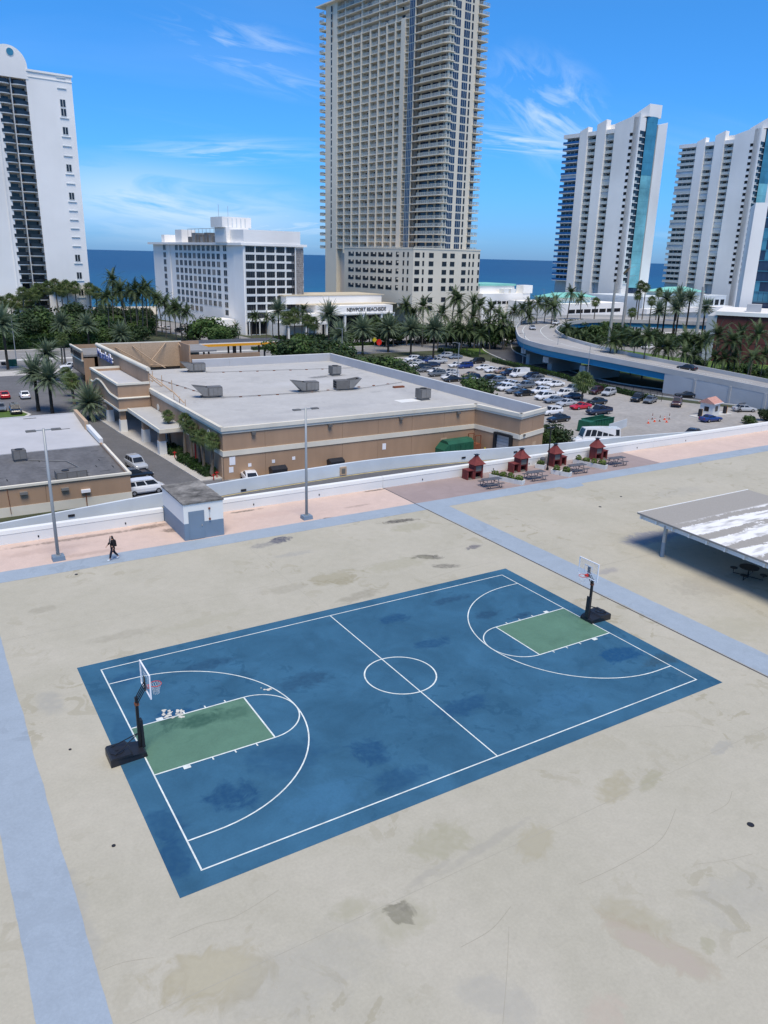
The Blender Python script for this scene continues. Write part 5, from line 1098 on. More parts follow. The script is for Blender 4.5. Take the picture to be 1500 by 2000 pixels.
# ------------------------------------------------------------------ the two white sail towers
def sail_tower(px,py,D0,k,label,rail,name='condo_tower'):
    A=anchor(px,py,D0*k); t=thing(name,label,'apartment tower',A,ROT)
    Z=lambda z: zk(z,k); F=lambda u:u*k
    zb=zk(11.0,k)
    piers=[(26.1,30.3,74.3),(16.7,21.4,76.2),(0.0,12.1,75.6)]
    for a,b,zt in piers:
        w_=F(3) if a else F(.55); m=MB(); m.add([(-.0,F(a),ZS),(w_,F(a),ZS),(w_,F(b),ZS),(0,F(b),ZS),(0,F(a),Z(zt+ (2.2 if a==0 else .8))),(w_,F(a),Z(zt+(2.2 if a==0 else .8))),(w_,F(b),Z(zt-.8)),(0,F(b),Z(zt-.8))],[(3,2,1,0),(4,5,6,7),(0,1,5,4),(1,2,6,5),(2,3,7,6),(3,0,4,7)]); m.build('pier','tower_white',t)
    MB().box(F(3.1),F(19),F(3.2),F(39.5),ZS,Z(71.5)).build('core_wall','beige_shadow' if False else 'ramp_white',t)
    fh=2.52*k; nfl=int((Z(71.5)-zb)/fh)
    stacks=[(30.4,39.4,True),(21.5,26.0,False),(12.2,16.6,False)]
    sq=shared('square_window',lambda:MB().box(-.75,.75,-.05,.05,0,1.3).mesh('window','dark_void'))
    for (a,b,main) in stacks:
        L=F(b-a); key=f'st{round(L,2)}{main}'
        sl=MB().box(F(.2) if main else F(.9),F(3.1),0,L,-.14,.16).mesh('balcony_slab','white_paint')
        rm=MB(); x0=F(.25) if main else F(.95)
        rm.box(x0,x0+.08,0,L,.2,1.15)
        if main: rm.box(x0,F(3),L-.08,L,.2,1.15)
        rme=rm.mesh('railing',rail if main else 'rail')
        dm=MB(); n_=max(2,int(L/2.1))
        for i in range(n_): dm.box(F(3.0)-.05,F(3.0)+.02,L*(i+.1)/n_,L*(i+.82)/n_,.2,2.3)
        dme=dm.mesh('balcony_glazing','glass_dark')
        sh=MB().box(x0+.3,x0+.4,.1,L-.1,.16,fh-.2).mesh('storm_shutter','ramp_white')
        rr=random.Random(int(a*10+D0))
        for i in range(nfl):
            z=zb+i*fh; part('balcony_slab',sl,t,(0,F(a),z)); part('railing',rme,t,(0,F(a),z))
            if rr.random()<.17: part('storm_shutter',sh,t,(0,F(a),z))
            else: part('balcony_glazing',dme,t,(0,F(a),z))
        MB().box(F(.2),F(3.1),F(a),F(b),zb+nfl*fh-.1,Z(73.0)).build('roof_band','tower_white',t)
    for i in range(nfl):
        part('window',sq,t,(-.02,F(3.6),zb+i*fh+.5),RZX)
    # camera-facing side
    MB().box(F(.0),F(5.0),F(.6),F(3),ZS,Z(76.4)).build('window_bay_wall','tower_white',t)
    bay=MB().box(F(.7),F(4.9),F(.52),F(.6),.25,fh-.1).mesh('window','glass_dark'); bsl=MB().box(F(.6),F(4.7),F(.2),F(.6),-.12,.14).mesh('balcony_slab','white_paint'); brl=MB().box(F(.7),F(2.6),F(.22),F(.26),.14,1.1).mesh('railing','rail')
    for i in range(nfl): z=zb+i*fh; part('window',bay,t,(0,0,z)); part('balcony_slab',bsl,t,(0,0,z)); part('railing',brl,t,(0,0,z))
    # glazed stair shaft: faceted panes, reflections painted as two glass tones
    gx=[F(5.0),F(7.2),F(10.4),F(12.8)]; gy=[F(.2),F(-1.2),F(-1.2),F(.3)]; gz=Z(76.9)
    for j in range(3):
        z=zb-2; kk=0; 
        while z<gz-.1:
            z1=min(z+fh*2,gz); MB().add([(gx[j],gy[j],z+.05),(gx[j+1],gy[j+1],z+.05),(gx[j+1],gy[j+1],z1),(gx[j],gy[j],z1)],[(0,1,2,3)]).build('glass_pane','glass_teal' if z>Z(50) else 'glass_teal_reflect',t); z=z1
    MB().prism([(gx[0]+.2,gy[0]+.3),(gx[1],gy[1]+.2),(gx[2],gy[2]+.2),(gx[3]-.2,gy[3]+.3),(gx[3]-.2,F(3)),(gx[0]+.2,F(3))],ZS,gz-.2).build('shaft_core','glass_blue',t)
    m=MB(); m.add([(F(4.6),F(-.6),gz),(F(13.2),F(-.6),gz),(F(13.2),F(8),gz),(F(4.6),F(8),gz),(F(4.6),F(-.6),Z(81.5)),(F(13.2),F(-.6),Z(81.9)),(F(13.2),F(8),Z(78.5)),(F(4.6),F(8),Z(77.5))],[(3,2,1,0),(4,5,6,7),(0,1,5,4),(1,2,6,5),(2,3,7,6),(3,0,4,7)]); m.build('sail_crown','tower_white',t)
    MB().add([(F(13.2),F(.2),ZS),(F(21.8),F(1.5),ZS),(F(21.8),F(8),ZS),(F(13.2),F(8),ZS),(F(13.2),F(.2),Z(74.6)),(F(21.8),F(1.5),Z(76.6)),(F(21.8),F(8),Z(76)),(F(13.2),F(8),Z(74.6))],[(3,2,1,0),(4,5,6,7),(0,1,5,4),(1,2,6,5),(2,3,7,6),(3,0,4,7)]).build('end_pier','tower_white',t)
    MB().box(F(3),F(10),F(6),F(20),Z(71.5),Z(75.2)).build('roof_house','tower_white',t)
    return t
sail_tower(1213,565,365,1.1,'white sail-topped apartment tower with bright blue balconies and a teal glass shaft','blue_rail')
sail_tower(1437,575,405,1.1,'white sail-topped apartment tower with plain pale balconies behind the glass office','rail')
# ------------------------------------------------------------------ glass office at the right edge
GA=anchor(1447,575,300); gb=thing('glass_office','white framed office building with teal glass walls at the right edge','office building',GA,R(-52))
MB().box(.3,40,.1,25,ZS,38.6).build('core','glass_blue',gb)
MB().box(0,3.8,-.6,.1,ZS,39.4).build('frame_wall','tower_white',gb); MB().box(3.8,41,-.6,.1,38.4,39.4).build('frame_top','tower_white',gb); MB().box(0,.29,.1,25,ZS,39.4).build('side_wall','tower_white',gb)
pn=MB().box(0,1.45,-.12,-.04,0,3.1).mesh('glass_pane','glass_teal'); pn2=MB().box(0,1.45,-.12,-.04,0,3.1).mesh('glass_pane','glass_blue')
rn=random.Random(2)
for i in range(11):
    for j in range(14): part('glass_pane',pn if rn.random()<.45 else pn2,gb,(3.9+j*1.55,0,1.5+i*3.35))
    MB().box(3.8,28,-.35,.05,1.2+i*3.35,1.42+i*3.35).build('floor_edge','glass_teal',gb)
# ------------------------------------------------------------------ low buildings behind the trees
def lowbox(name,label,px,py,D,w_,l_,z1,mat='tower_white',rot=ROT):
    A=anchor(px,py,D); t=thing(name,label,'building',A,rot); MB().box(0,w_,0,l_,ZS,z1).build('wall',mat,t); return t
# long low resort entrance with lettering
nb=lowbox('resort_lobby','long low white resort entrance building with dark lettering on its fascia',560,620,282,44,16,-.4,'tower_white',R(7)); 
MB().box(14,46,-2.2,16.2,-.4,2.2).build('upper_block','tower_white',nb); MB().box(10,52,3,22,2.2,2.45).build('roof_deck','sand',nb)
MB().box(6,50,10,28,2.3,5.2).build('rear_block','tower_white',nb); MB().box(5,51,9.8,28,5.2,5.5).build('roof','sand',nb)
letters('NEWPORT BEACHSIDE',(33.5,-2.26,.15),(R(90),0,0),1.95,.05,'sign_dark','sign_letters',nb,.92,.03)
for x in (14.2,22.5,31,39.5,45.2): MB().box(x,x+.8,-3.4,-2.6,ZS,-.4).build('pillar','white_paint',nb)
MB().box(14,46,-3.6,-2.2,-.9,-.4).build('canopy','white_paint',nb); MB().box(15,45,-.3,-.02,ZS+.5,-1.6).build('lobby_glass','glass_dark',nb)
MB().box(-6,12,-9,-.1,-3.4,-2.7).build('drive_canopy','white_paint',nb)
for x in (-5,2.5,11): MB().box(x,x+.9,-8.6,-7.8,ZS,-3.4).build('canopy_pillar','white_paint',nb)
vt=MB()
for k in range(9):
    a0,a1=R(k*20),R(k*20+17)
    vt.add([(3-4.2*math.cos(a0),-7,-2.7+3.0*math.sin(a0)),(3-4.2*math.cos(a1),-7,-2.7+3.0*math.sin(a1)),(3-4.2*math.cos(a1),0,-2.7+3.0*math.sin(a1)),(3-4.2*math.cos(a0),0,-2.7+3.0*math.sin(a0))],[(0,1,2,3)])
vt.build('barrel_vault','metal_duct',nb)
for y in (-7,-4.5,-2): MB().tube([(3-4.25*math.cos(R(a)),y,-2.7+3.05*math.sin(R(a))) for a in range(0,181,15)],.14,5).build('vault_rib','white_paint',nb)
g1_=lowbox('parking_garage','low white garage with a row of dark slots behind the palms by the tower',942,590,345,30,26,5.6); 
for k in range(6): MB().box(3.5+k*2.9,5.8+k*2.9,-.06,.02,1.2,2.4).build('opening','dark_void',g1_)
MB().box(4,26,6,24,5.6,8.6).build('upper_block','tower_white',g1_); MB().box(3.5,26.5,5.6,24.5,8.6,9.4).build('green_roof','teal_roof',g1_); MB().box(25,31,-.3,4,5.6,9.0).build('stair_tower','tower_white',g1_)
for k in range(2): MB().box(14+k*4.5,17+k*4.5,1,4,5.6,7.4).build('roof_plant','white_paint',g1_)
g2_=lowbox('parking_garage','white garage with two long dark openings below the blue-balconied tower',1098,600,335,42,30,2.9)
for z0,n_ in ((-.9,7),(-5.0,7)):
    for k in range(n_): MB().box(4+k*5.2,8.4+k*5.2,-.06,.02,z0,z0+1.5).build('opening','dark_void',g2_)
MB().box(2,26,6,14,2.9,5.2).build('pool_bar','tower_white',g2_); MB().add([(0,4,5.2),(28,4,5.2),(28,16,5.2),(0,16,5.2),(6,10,7.0),(22,10,7.0)],[(0,1,5,4),(1,2,5),(2,3,4,5),(3,0,4),(0,3,2,1)]).build('green_roof','teal_roof',g2_)
g3_=lowbox('parking_garage','plain pale terrace building under the green-roofed pavilion of the far tower',1255,590,370,70,30,5.5,'ramp_white')
MB().box(26,52,3,16,5.5,7.2).build('terrace_house','tower_white',g3_); MB().add([(24,2,7.2),(54,2,7.2),(54,17,7.2),(24,17,7.2),(31,9,9.3),(47,9,9.3)],[(0,1,5,4),(1,2,5),(2,3,4,5),(3,0,4),(0,3,2,1)]).build('green_roof','teal_roof',g3_)
MB().box(-2,70,-4,-.2,-1.5,.6).build('lower_terrace','tower_white',g3_)
for k in range(3): MB().box(55+k*5,58.5+k*5,-.06,.02,1.0,3.6).build('opening','glass_dark',g3_)
# brown clad building
BA=anchor(1398,640,262); bb_=thing('brown_building','red brown panelled building with a pale grey roof edge beyond the park trees','building',BA,R(-58))
MB().box(0,60,0,30,ZS,5.3).build('core','brown_clad',bb_); MB().box(-2.8,-.02,-.3,30,ZS,5.0).build('grey_end','retaining',bb_); MB().box(-.6,61,-.7,31,5.3,6.4).build('roof_edge','tower_white',bb_)
for r_ in range(3):
    for k in range(14): MB().box(.15+k*4.2,4.2+k*4.2,-.12,-.01,-6.5+r_*3.9,-2.8+r_*3.9).build('clad_panel','brown_clad',bb_)
for x in (5,12): MB().box(x*1.5,x*1.5+4,4,9,6.4,8.6).build('roof_house','retaining',bb_)
# gas station
gs=thing('fuel_canopy','long flat fuel station canopy with a yellow fascia beyond the store roof','canopy',(46.5,173,0)); gs['group']='fuel station'
MB().box(0,25,0,8,-3.6,-3.1).build('roof','white_paint',gs); MB().box(-.1,25.1,-.1,0,-4.0,-3.35).build('fascia','yellow',gs); MB().box(-.1,0,0,8,-4.0,-3.35).build('fascia','yellow',gs); MB().box(.2,24.8,.2,7.8,-3.1,-3.0).build('roof_gravel','asphalt_dark',gs)
for x in (4,11,13,20):
    for y in (2,6): MB().box(x-.2,x+.2,y-.2,y+.2,ZS,-3.6).build('column','sign_dark',gs)
sheet('fuel_forecourt',rect(36,80,156,178),'lot_concrete',ZS+.012)
# ================================================================== FLYOVER
outer=[(133.5,30,-6.0),(131.8,50,-4.7),(131.37,66.06,-3.9),(129.4,86.19,-3.0),(126.18,103.04,-2.0),(123.9,117.9,-1.25),(124.3,127,-1),(129.2,140.2,-.8),(141.5,156.5,-.6),(152.6,169.4,-.6),(166,182.4,-.6),(189,198.5,-.6),(215,204.5,-.6),(236,194,-.6),(262,170,-.6)]
inner=[(143.5,38,-6.0),(142.8,58,-4.7),(142.6,73.4,-3.9),(142.4,90,-3.25),(142.2,105,-2.75),(142.0,118.5,-2.05),(143.5,131,-1.45),(147,141,-1.1),(153.5,152,-.65),(162,161.5,-.6),(175,172,-.6),(190,181.5,-.6),(206,183.5,-.6),(221,176,-.6),(246,154,-.6)]
fo=smooth(outer,5); fi=smooth(inner,5); n=len(fo)
fly=thing('flyover','curved concrete flyover ramp with bright blue steel girders beside the parking lot','bridge',(0,0,0))
rz=lambda p:p[2]-.85
d=MB(); d.add([(p[0],p[1],rz(p)) for p in fo]+[(p[0],p[1],rz(p)) for p in fi]+[(p[0],p[1],rz(p)-.3) for p in fo]+[(p[0],p[1],rz(p)-.3) for p in fi],
   [f for i in range(n-1) for f in ((i+1,i,n+i,n+i+1),(2*n+i,2*n+i+1,3*n+i+1,3*n+i))]); d.build('road_deck','bridge_deck',fly)
def edge(pts,sign,w,z0,z1,mat,nm,i0=0,i1=None,off=0.0,seg=6):
    i1=i1 or len(pts)-1; nr=[]
    for i in range(len(pts)):
        a=pts[max(i-1,0)]; b=pts[min(i+1,len(pts)-1)]; dx,dy=b[0]-a[0],b[1]-a[1]; l=math.hypot(dx,dy); nr.append((-dy/l*sign,dx/l*sign))
    for s0 in range(i0,i1,seg):
        s1=min(s0+seg,i1); m=MB(); k=s1-s0+1; ids=range(s0,s1+1)
        def row(o_,z): return [(pts[i][0]+nr[i][0]*o_,pts[i][1]+nr[i][1]*o_,pts[i][2]+(z(pts[i],i) if callable(z) else z)) for i in ids]
        m.add(row(off,z0)+row(off,z1)+row(off+w,z1)+row(off+w,z0),[f for i in range(k-1) for f in ((i,i+1,k+i+1,k+i),(k+i,k+i+1,2*k+i+1,2*k+i),(2*k+i,2*k+i+1,3*k+i+1,3*k+i),(3*k+i,3*k+i+1,i+1,i))]+[(0,k,2*k,3*k),(k-1,4*k-1,3*k-1,2*k-1)])
        m.build(nm,mat,fly)
# outside of the bend is the negative (right-hand) side of the outer line's direction... both lines run the same way
edge(fo,1,.35,-1.25,0,'bridge_concrete','barrier',seg=8); edge(fi,-1,.35,-1.25,0,'bridge_concrete','barrier',seg=8)
gi=next(i for i,p in enumerate(fo) if p[1]>87)
edge(fo,-1,.4,-2.75,-1.26,'blue_paint','girder',gi,n-1,.25,seg=5); edge(fi,1,.4,-2.75,-1.26,'blue_paint','girder',gi+3,n-1,.25,seg=5)
edge(fo,-1,.9,-2.78,-2.70,'blue_paint','girder_flange',gi,n-1,.0,seg=10)
mid=[((a[0]*.6+b[0]*.4),(a[1]*.6+b[1]*.4),a[2]) for a,b in zip(fo,fi)]
edge(mid,-1,.4,-2.6,-1.3,'blue_paint','girder',gi,n-1,0,seg=8)
# shoulder lines
for t_ in (.16,.62):
    ln_=[(a[0]+(b[0]-a[0])*t_,a[1]+(b[1]-a[1])*t_,rz(a)+(rz(b)-rz(a))*t_) for a,b in zip(fo,fi)]
    m=MB(); L_=[];R_=[]
    for i,p in enumerate(ln_):
        a=ln_[max(i-1,0)]; b=ln_[min(i+1,n-1)]; dx,dy=b[0]-a[0],b[1]-a[1]; l=math.hypot(dx,dy); L_.append((p[0]-dy/l*.09,p[1]+dx/l*.09,p[2]+.02)); R_.append((p[0]+dy/l*.09,p[1]-dx/l*.09,p[2]+.02))
    m.add(L_+R_,[(n+i,n+i+1,i+1,i) for i in range(n-1)]); m.build('lane_line','line_white',fly)
# retaining wall panels on the approach
for s,pts in ((1,fo),(-1,fi)):
    k=0
    while k<gi:
        a,b=pts[k],pts[min(k+2,gi)]; dx,dy=b[0]-a[0],b[1]-a[1]; l=math.hypot(dx,dy); nx,ny=-dy/l*.3*s,dx/l*.3*s; sh=.02
        m=MB(); m.add([(a[0]+nx,a[1]+ny,ZS-.2),(b[0]+nx,b[1]+ny,ZS-.2),(b[0]-nx*.2,b[1]-ny*.2,ZS-.2),(a[0]-nx*.2,a[1]-ny*.2,ZS-.2),(a[0]+nx,a[1]+ny,a[2]-1.2),(b[0]+nx,b[1]+ny,b[2]-1.2),(b[0]-nx*.2,b[1]-ny*.2,b[2]-1.2),(a[0]-nx*.2,a[1]-ny*.2,a[2]-1.2)],[(0,1,5,4),(1,2,6,5),(2,3,7,6),(3,0,4,7),(4,5,6,7)]); m.build('retaining_panel','retaining',fly)
        MB().box(a[0]-.45,a[0]+.45,a[1]-.3,a[1]+.3,ZS-.2,a[2]-1.2).build('pilaster','bridge_concrete',fly); k+=2
MB().prism([(fo[gi][0],fo[gi][1]),(fo[gi][0]+.5,fo[gi][1]-1.2),(fi[gi][0],fi[gi][1]-1.2),(fi[gi][0],fi[gi][1])],ZS,-4.6).build('abutment','bridge_concrete',fly)
for i in (gi+7,gi+13,gi+19,gi+26,gi+34,gi+42):
    a,b=fo[i],fi[i]; u=Vector((b[0]-a[0],b[1]-a[1])).normalized(); v=Vector((-u.y,u.x)); zc=min(a[2],b[2])-2.75
    A=Vector(a[:2])+u*1.0; B=Vector(b[:2])-u*1.0; q=[A+v*.9,A-v*.9,B-v*.9,B+v*.9]; MB().prism([tuple(p) for p in q],zc-1.5,zc).build('pier_cap','bridge_concrete',fly)
    A2=Vector(a[:2])+u*3.0; B2=Vector(b[:2])-u*3.0; q=[A2+v*.7,A2-v*.7,B2-v*.7,B2+v*.7]; MB().prism([tuple(p) for p in q],ZS-.1,zc-1.5).build('pier','bridge_concrete',fly)
# ================================================================== POLES, SIGNS
def mono(px,py,top,label,lean=0):
    p=G(px,py,ZS); d=math.hypot(p.x-CAM.x,p.y-CAM.y)
    t=thing('utility_pole',label,'utility pole',(p.x,p.y,ZS),0,'tall concrete power poles by the flyover'); H=top-ZS
    MB().tube([(0,0,0),(0,0,H*.5),(lean,0,H)],[.62,.5,.36],10).build('shaft','pole_concrete',t)
    for z in (H-2.0,H-5): MB().tube([(0,0,z-.6),(2.2,-1.2,z)],.06,5).build('arm','pole_grey',t)
    return t
mono(1188,680,13.5,'tall square-topped concrete power pole rising inside the flyover bend'); m_=mono(1212,672,20.5,'tallest concrete power pole with a dead frond hanging near its top'); mono(1352,708,13.5,'tall concrete power pole at the edge of the park beside the flyover')
MB().add([(-.1,-.5,26.6),(-2.2,-.7,26.0),(-3.6,-.6,24.6),(-2.9,-.4,24.2),(-1.2,-.5,25.2)],[(0,1,2,3,4)]).build('dead_frond','dead_frond',m_)
def street_lamp(px,py,H,label,arm=2.2,ang=R(200),grp='street lamps along the avenue'):
    p=G(px,py,ZS); t=thing('street_lamp',label,'street lamp',(p.x,p.y,ZS),ang,grp)
    MB().tube([(0,0,0),(0,0,H)],[.12,.07],8).build('pole','pole_grey',t); MB().tube([(0,0,H-.3),(arm*.6,0,H+.1),(arm,0,H+.15)],.05,6).build('arm','pole_grey',t); MB().box(arm-.1,arm+.6,-.14,.14,H+.08,H+.2).build('lamp_head','metal_grey',t)
for px,py,H in ((1013,627,12),(1100,640,12),(940,680,11),(880,640,11),(33,712,12),(1146,745,9),(1020,715,9),(893,742,9),(668,705,9),(1060,600,11),(1085,720,9)): street_lamp(px,py,H,'slim grey street lamp with a short arm near the flyover and avenue')
t=thing('construction_sign','round red construction warning sign on the avenue verge','road sign',G(740,690,ZS)); MB().tube([(0,0,0),(0,0,3.4)],.06,6).build('post','pole_grey',t); MB().tube([(0,-.03,3.3),(0,.03,3.3)],.95,8).build('board','red_sign',t)
t=thing('warning_sign','yellow diamond warning sign on the avenue verge','road sign',G(731,690,ZS)); MB().tube([(0,0,0),(0,0,3.6)],.05,6).build('post','pole_grey',t); MB().add([(-.85,0,4.0),(0,0,3.15),(.85,0,4.0),(0,0,4.85),(-.85,.05,4.0),(0,.05,3.15),(.85,.05,4.0),(0,.05,4.85)],[(0,1,2,3),(7,6,5,4),(0,4,5,1),(1,5,6,2),(2,6,7,3),(3,7,4,0)]).build('board','yellow_sign',t)
# gatehouse
p=G(1384,812,ZS); gh=thing('gatehouse','small white gatehouse with a terracotta tile roof at the lot entrance','hut',(p.x,p.y,ZS),R(12))
MB().box(-1.5,1.5,-1.3,1.3,0,2.7).build('wall','white_paint',gh)
mk('tile_pink',(.50,.27,.22),.8,.15,3); MB().add([(-1.9,-1.7,2.7),(1.9,-1.7,2.7),(1.9,1.7,2.7),(-1.9,1.7,2.7),(-1.9,0,3.7),(1.9,0,3.7)],[(0,1,5,4),(2,3,4,5),(1,2,5),(3,0,4),(3,2,1,0)]).build('roof','tile_pink',gh)
MB().box(-1.56,-1.48,-.5,.4,1.1,2.0).build('window','glass_dark',gh); MB().box(-.5,.6,-1.36,-1.28,1.1,2.1).build('window','glass_dark',gh); MB().box(-2.0,2.0,-1.75,-1.68,2.62,2.74).build('fascia','sign_white',gh)
struct('gate_island',MB().box(p.x-4,p.x+6,p.y-1.0,p.y+1.6,ZS-.02,ZS+.14),'kerb')
for dx in (-3.0,4.6): t=thing('ticket_machine','dark ticket machine post with yellow edge beside the gatehouse','machine',(p.x+dx,p.y-.2,ZS+.1),0,'gate machines'); MB().box(-.3,.3,-.25,.25,0,1.5).build('cabinet','sign_dark',t); MB().box(.3,.36,-.25,.25,0,1.5).build('edge_strip','yellow',t)
# cones
cone=MB(); cone.box(-.22,.22,-.22,.22,0,.05); cone.tube([(0,0,.05),(0,0,.75)],[.16,.03],8); cm=cone.mesh('cone_body','orange'); band=MB().tube([(0,0,.40),(0,0,.55)],[.105,.075],8).mesh('band','sign_white'); post=MB().tube([(0,0,.05),(0,0,1.15)],[.07,.05],8).box(-.2,.2,-.2,.2,0,.05).mesh('delineator_body','rust')
for i,(x,y) in enumerate(((97.2,66.8),(101.1,69.2),(99.5,67.3),(100.8,67.2),(102.9,67.8),(101.3,66.0),(104.2,67.8))):
    t=thing('traffic_cone' if i not in (3,1,6) else 'delineator_post','orange traffic cone in the small cluster on the lot' if i not in (3,1,6) else 'thin dark orange delineator post among the cones','cone',(x,y,ZS+.01),i*.7,'cones on the lot'); link('body',cm if i not in (3,1,6) else post,t); link('band',band,t)
# roll-off skip and white boards
t=thing('rolloff_skip','open dark green roll-off skip with rubbish, beside white hoarding boards','skip',(85.4,68.2,ZS),R(8)); b=MB()
for q in ((-3.2,3.2,-1.2,-1.1),(-3.2,3.2,1.1,1.2)): b.box(*q,.25,1.75)
b.box(-3.2,-3.1,-1.1,1.1,.25,1.75); b.box(3.1,3.2,-1.1,1.1,.25,1.75); b.box(-3.1,3.1,-1.1,1.1,.25,.35); b.build('tub','green_metal',t)
for k in range(8): MB().box(-2.9+k*.8,-2.8+k*.8,-1.28,-1.2,.25,1.75).build('rib','green_metal',t)
MB().box(-3.25,3.25,-1.3,-1.05,1.75,1.85).build('rim','green_metal',t); MB().box(-3.25,3.25,1.05,1.3,1.75,1.85).build('rim','green_metal',t); MB().box(-3.0,3.0,-.9,.9,0,.24).build('skid','black_metal',t)
t=thing('truck_bed','dark green scrap container end standing against the roll-off skip','skip',(81.2,66.8,ZS),R(8)); MB().box(-1.0,1.0,-1.2,1.2,.1,1.9,(.25,.0)).build('tub','green_metal',t); MB().box(-1.2,1.2,-1.3,1.3,0,.12).build('skid','black_metal',t)
tag(MB().add([(83.4,63.6,ZS),(91.0,66.4,ZS),(91.0,66.5,ZS),(83.4,63.7,ZS),(83.4,63.6,ZS+1.7),(91.0,66.4,ZS+1.5),(91.0,66.5,ZS+1.5),(83.4,63.7,ZS+1.7)],[(0,1,5,4),(2,3,7,6),(4,5,6,7),(1,2,6,5),(3,0,4,7)]).build('hoarding_board','ramp_white'),'long white hoarding board standing in front of the green skip','board')
# electric cabinets at the left
for px,py,w_,l in ((24,716,2.2,'green metal utility cabinet on the grass by the driveway'),(7,714,1.0,'small black utility box on the grass near the driveway')):
    p=G(px,py,ZS); t=thing('utility_cabinet',l,'cabinet',(p.x,p.y,ZS+.12)); MB().box(-w_/2,w_/2,-.6,.6,0,w_*.75).build('case','green_metal' if w_>2 else 'sign_dark',t); MB().box(-w_/2-.08,w_/2+.08,-.68,.68,-.12,0).build('plinth','kerb',t); MB().box(-.03,.03,-.63,-.6,.1,w_*.7).build('door_gap','sign_dark',t)
# playground pieces behind the hedge
p=G(158,668,ZS); t=thing('play_canopy','bright blue canvas canopy glimpsed behind the hedge','canopy',(p.x,p.y,ZS)); MB().add([(-2.6,-1,2.2),(2.6,-1,1.9),(2.6,2,1.9),(-2.6,2,2.2),(-2,.5,4.0)],[(0,1,4),(1,2,4),(2,3,4),(3,0,4)]).build('canvas','sign_blue',t); MB().tube([(-2,.5,0),(-2,.5,4)],.06,6).build('mast','pole_grey',t)
# ================================================================== VEGETATION
def frond(m,rn,base,az,el,length,droop,nl,lw,ll,curl=.0,gap=1):
    """one pinnate frond as rachis strip and leaflets"""
    d=Vector((math.cos(az)*math.cos(el),math.sin(az)*math.cos(el),math.sin(el))); side=Vector((-math.sin(az),math.cos(az),0)); p=Vector(base); st=length/nl; pts=[p.copy()]
    for i in range(nl):
        d=(d+Vector((0,0,-droop/nl))).normalized(); p=p+d*st; pts.append(p.copy())
    for i in range(1,len(pts)):
        t=i/nl; l=ll*math.sin(math.pi*min(1,.18+.82*t)**.8)*(1.0-.35*t)+.05*ll; fd=(pts[i]-pts[i-1]).normalized(); up=side.cross(fd)
        for s in (1,-1):
            tip=pts[i]+(side*s*.80+fd*.62+up*(.25-curl)+Vector((rn.uniform(-.1,.1),rn.uniform(-.1,.1),rn.uniform(-.16,.06))))*l; a=pts[i]-fd*lw; b=pts[i]+fd*lw
            m.add([a,b,tip],[(0,1,2)])
    w_=.035
    for i in range(len(pts)-1): m.add([pts[i]-side*w_,pts[i]+side*w_,pts[i+1]+side*w_*.8,pts[i+1]-side*w_*.8],[(0,1,2,3)])
def date_crown(seed,r=4.0,nf=74):
    rn=random.Random(seed); m=MB()
    for k in range(nf):
        f=k/nf; el=R(80-100*f**.9+rn.uniform(-8,8)); frond(m,rn,(0,0,.1-.35*f),k*2.399+rn.uniform(-.2,.2),el,r*(.75+.3*rn.random()),.45+.55*rn.random(),22,.075,.80)
    return m.mesh('crown','leaf_silver')
def coco_crown(seed,r=3.6,nf=27):
    rn=random.Random(seed); m=MB()
    for k in range(nf):
        f=k/nf; el=R(75-95*f+rn.uniform(-10,10)); frond(m,rn,(0,0,.1),k*2.399+rn.uniform(-.3,.3),el,r*(.8+.3*rn.random()),1.1+.7*rn.random(),14,.13,.95,.40)
    return m.mesh('crown','leaf_coco')
def fan_crown(seed,r=1.8,nf=34):
    rn=random.Random(seed); m=MB()
    for k in range(nf):
        f=k/nf; el=R(85-150*f+rn.uniform(-8,8)); az=k*2.399+rn.uniform(-.2,.2); d=Vector((math.cos(az)*math.cos(el),math.sin(az)*math.cos(el),math.sin(el))); side=Vector((-math.sin(az),math.cos(az),0)); up=side.cross(d)
        c=d*r*.5; R_=r*(.55+.15*rn.random()); m.add([(-side.x*.02,-side.y*.02,0),(side.x*.02,side.y*.02,0),c],[(0,1,2)])
        for j in range(13):
            a=R(-120+j*20); dirv=d*math.cos(a)+side*math.sin(a); tip=c+dirv*R_*.9+Vector((0,0,-.30*R_-.30*R_*abs(math.sin(a)))); a1,a2=a-R(6),a+R(6)
            dz=Vector((0,0,-.10*R_)); m.add([c,c+(d*math.cos(a1)+side*math.sin(a1))*R_*.6+dz,tip,c+(d*math.cos(a2)+side*math.sin(a2))*R_*.6+dz],[(0,1,2,3)])
    return m.mesh('crown','leaf_fan')
def skirt(seed):
    rn=random.Random(seed); m=MB()
    for k in range(30):
        az=k*2.399; l=.7+.6*rn.random(); r0=.25
        a=Vector((math.cos(az)*r0,math.sin(az)*r0,-.1-.3*rn.random())); s=Vector((-math.sin(az),math.cos(az),0))*.16; t=a+Vector((math.cos(az)*.35,math.sin(az)*.35,-l)); m.add([a-s,a+s,t+s*1.6,t-s*1.6],[(0,1,2,3)])
    return m.mesh('dead_skirt','dead_frond')
def trunk_mesh(r0,r1,mat,bend=0,flare=1.4,seed=0):
    rn=random.Random(seed); pts=[];rs=[]; N_=9
    for i in range(N_+1):
        t=i/N_; pts.append((bend*t*t,bend*.4*math.sin(t*2),t)); rs.append((r0+(r1-r0)*t)*(flare-(flare-1)*min(1,t*6))*(1.06 if i%2 else .97))
    return MB().tube(pts,rs,8).mesh('trunk',mat,True)
DC=[date_crown(s) for s in (1,2,3)]; CC=[coco_crown(s) for s in (4,5,6,7)]; FC=[fan_crown(s) for s in (8,9,10)]; SK=[skirt(11),skirt(12)]
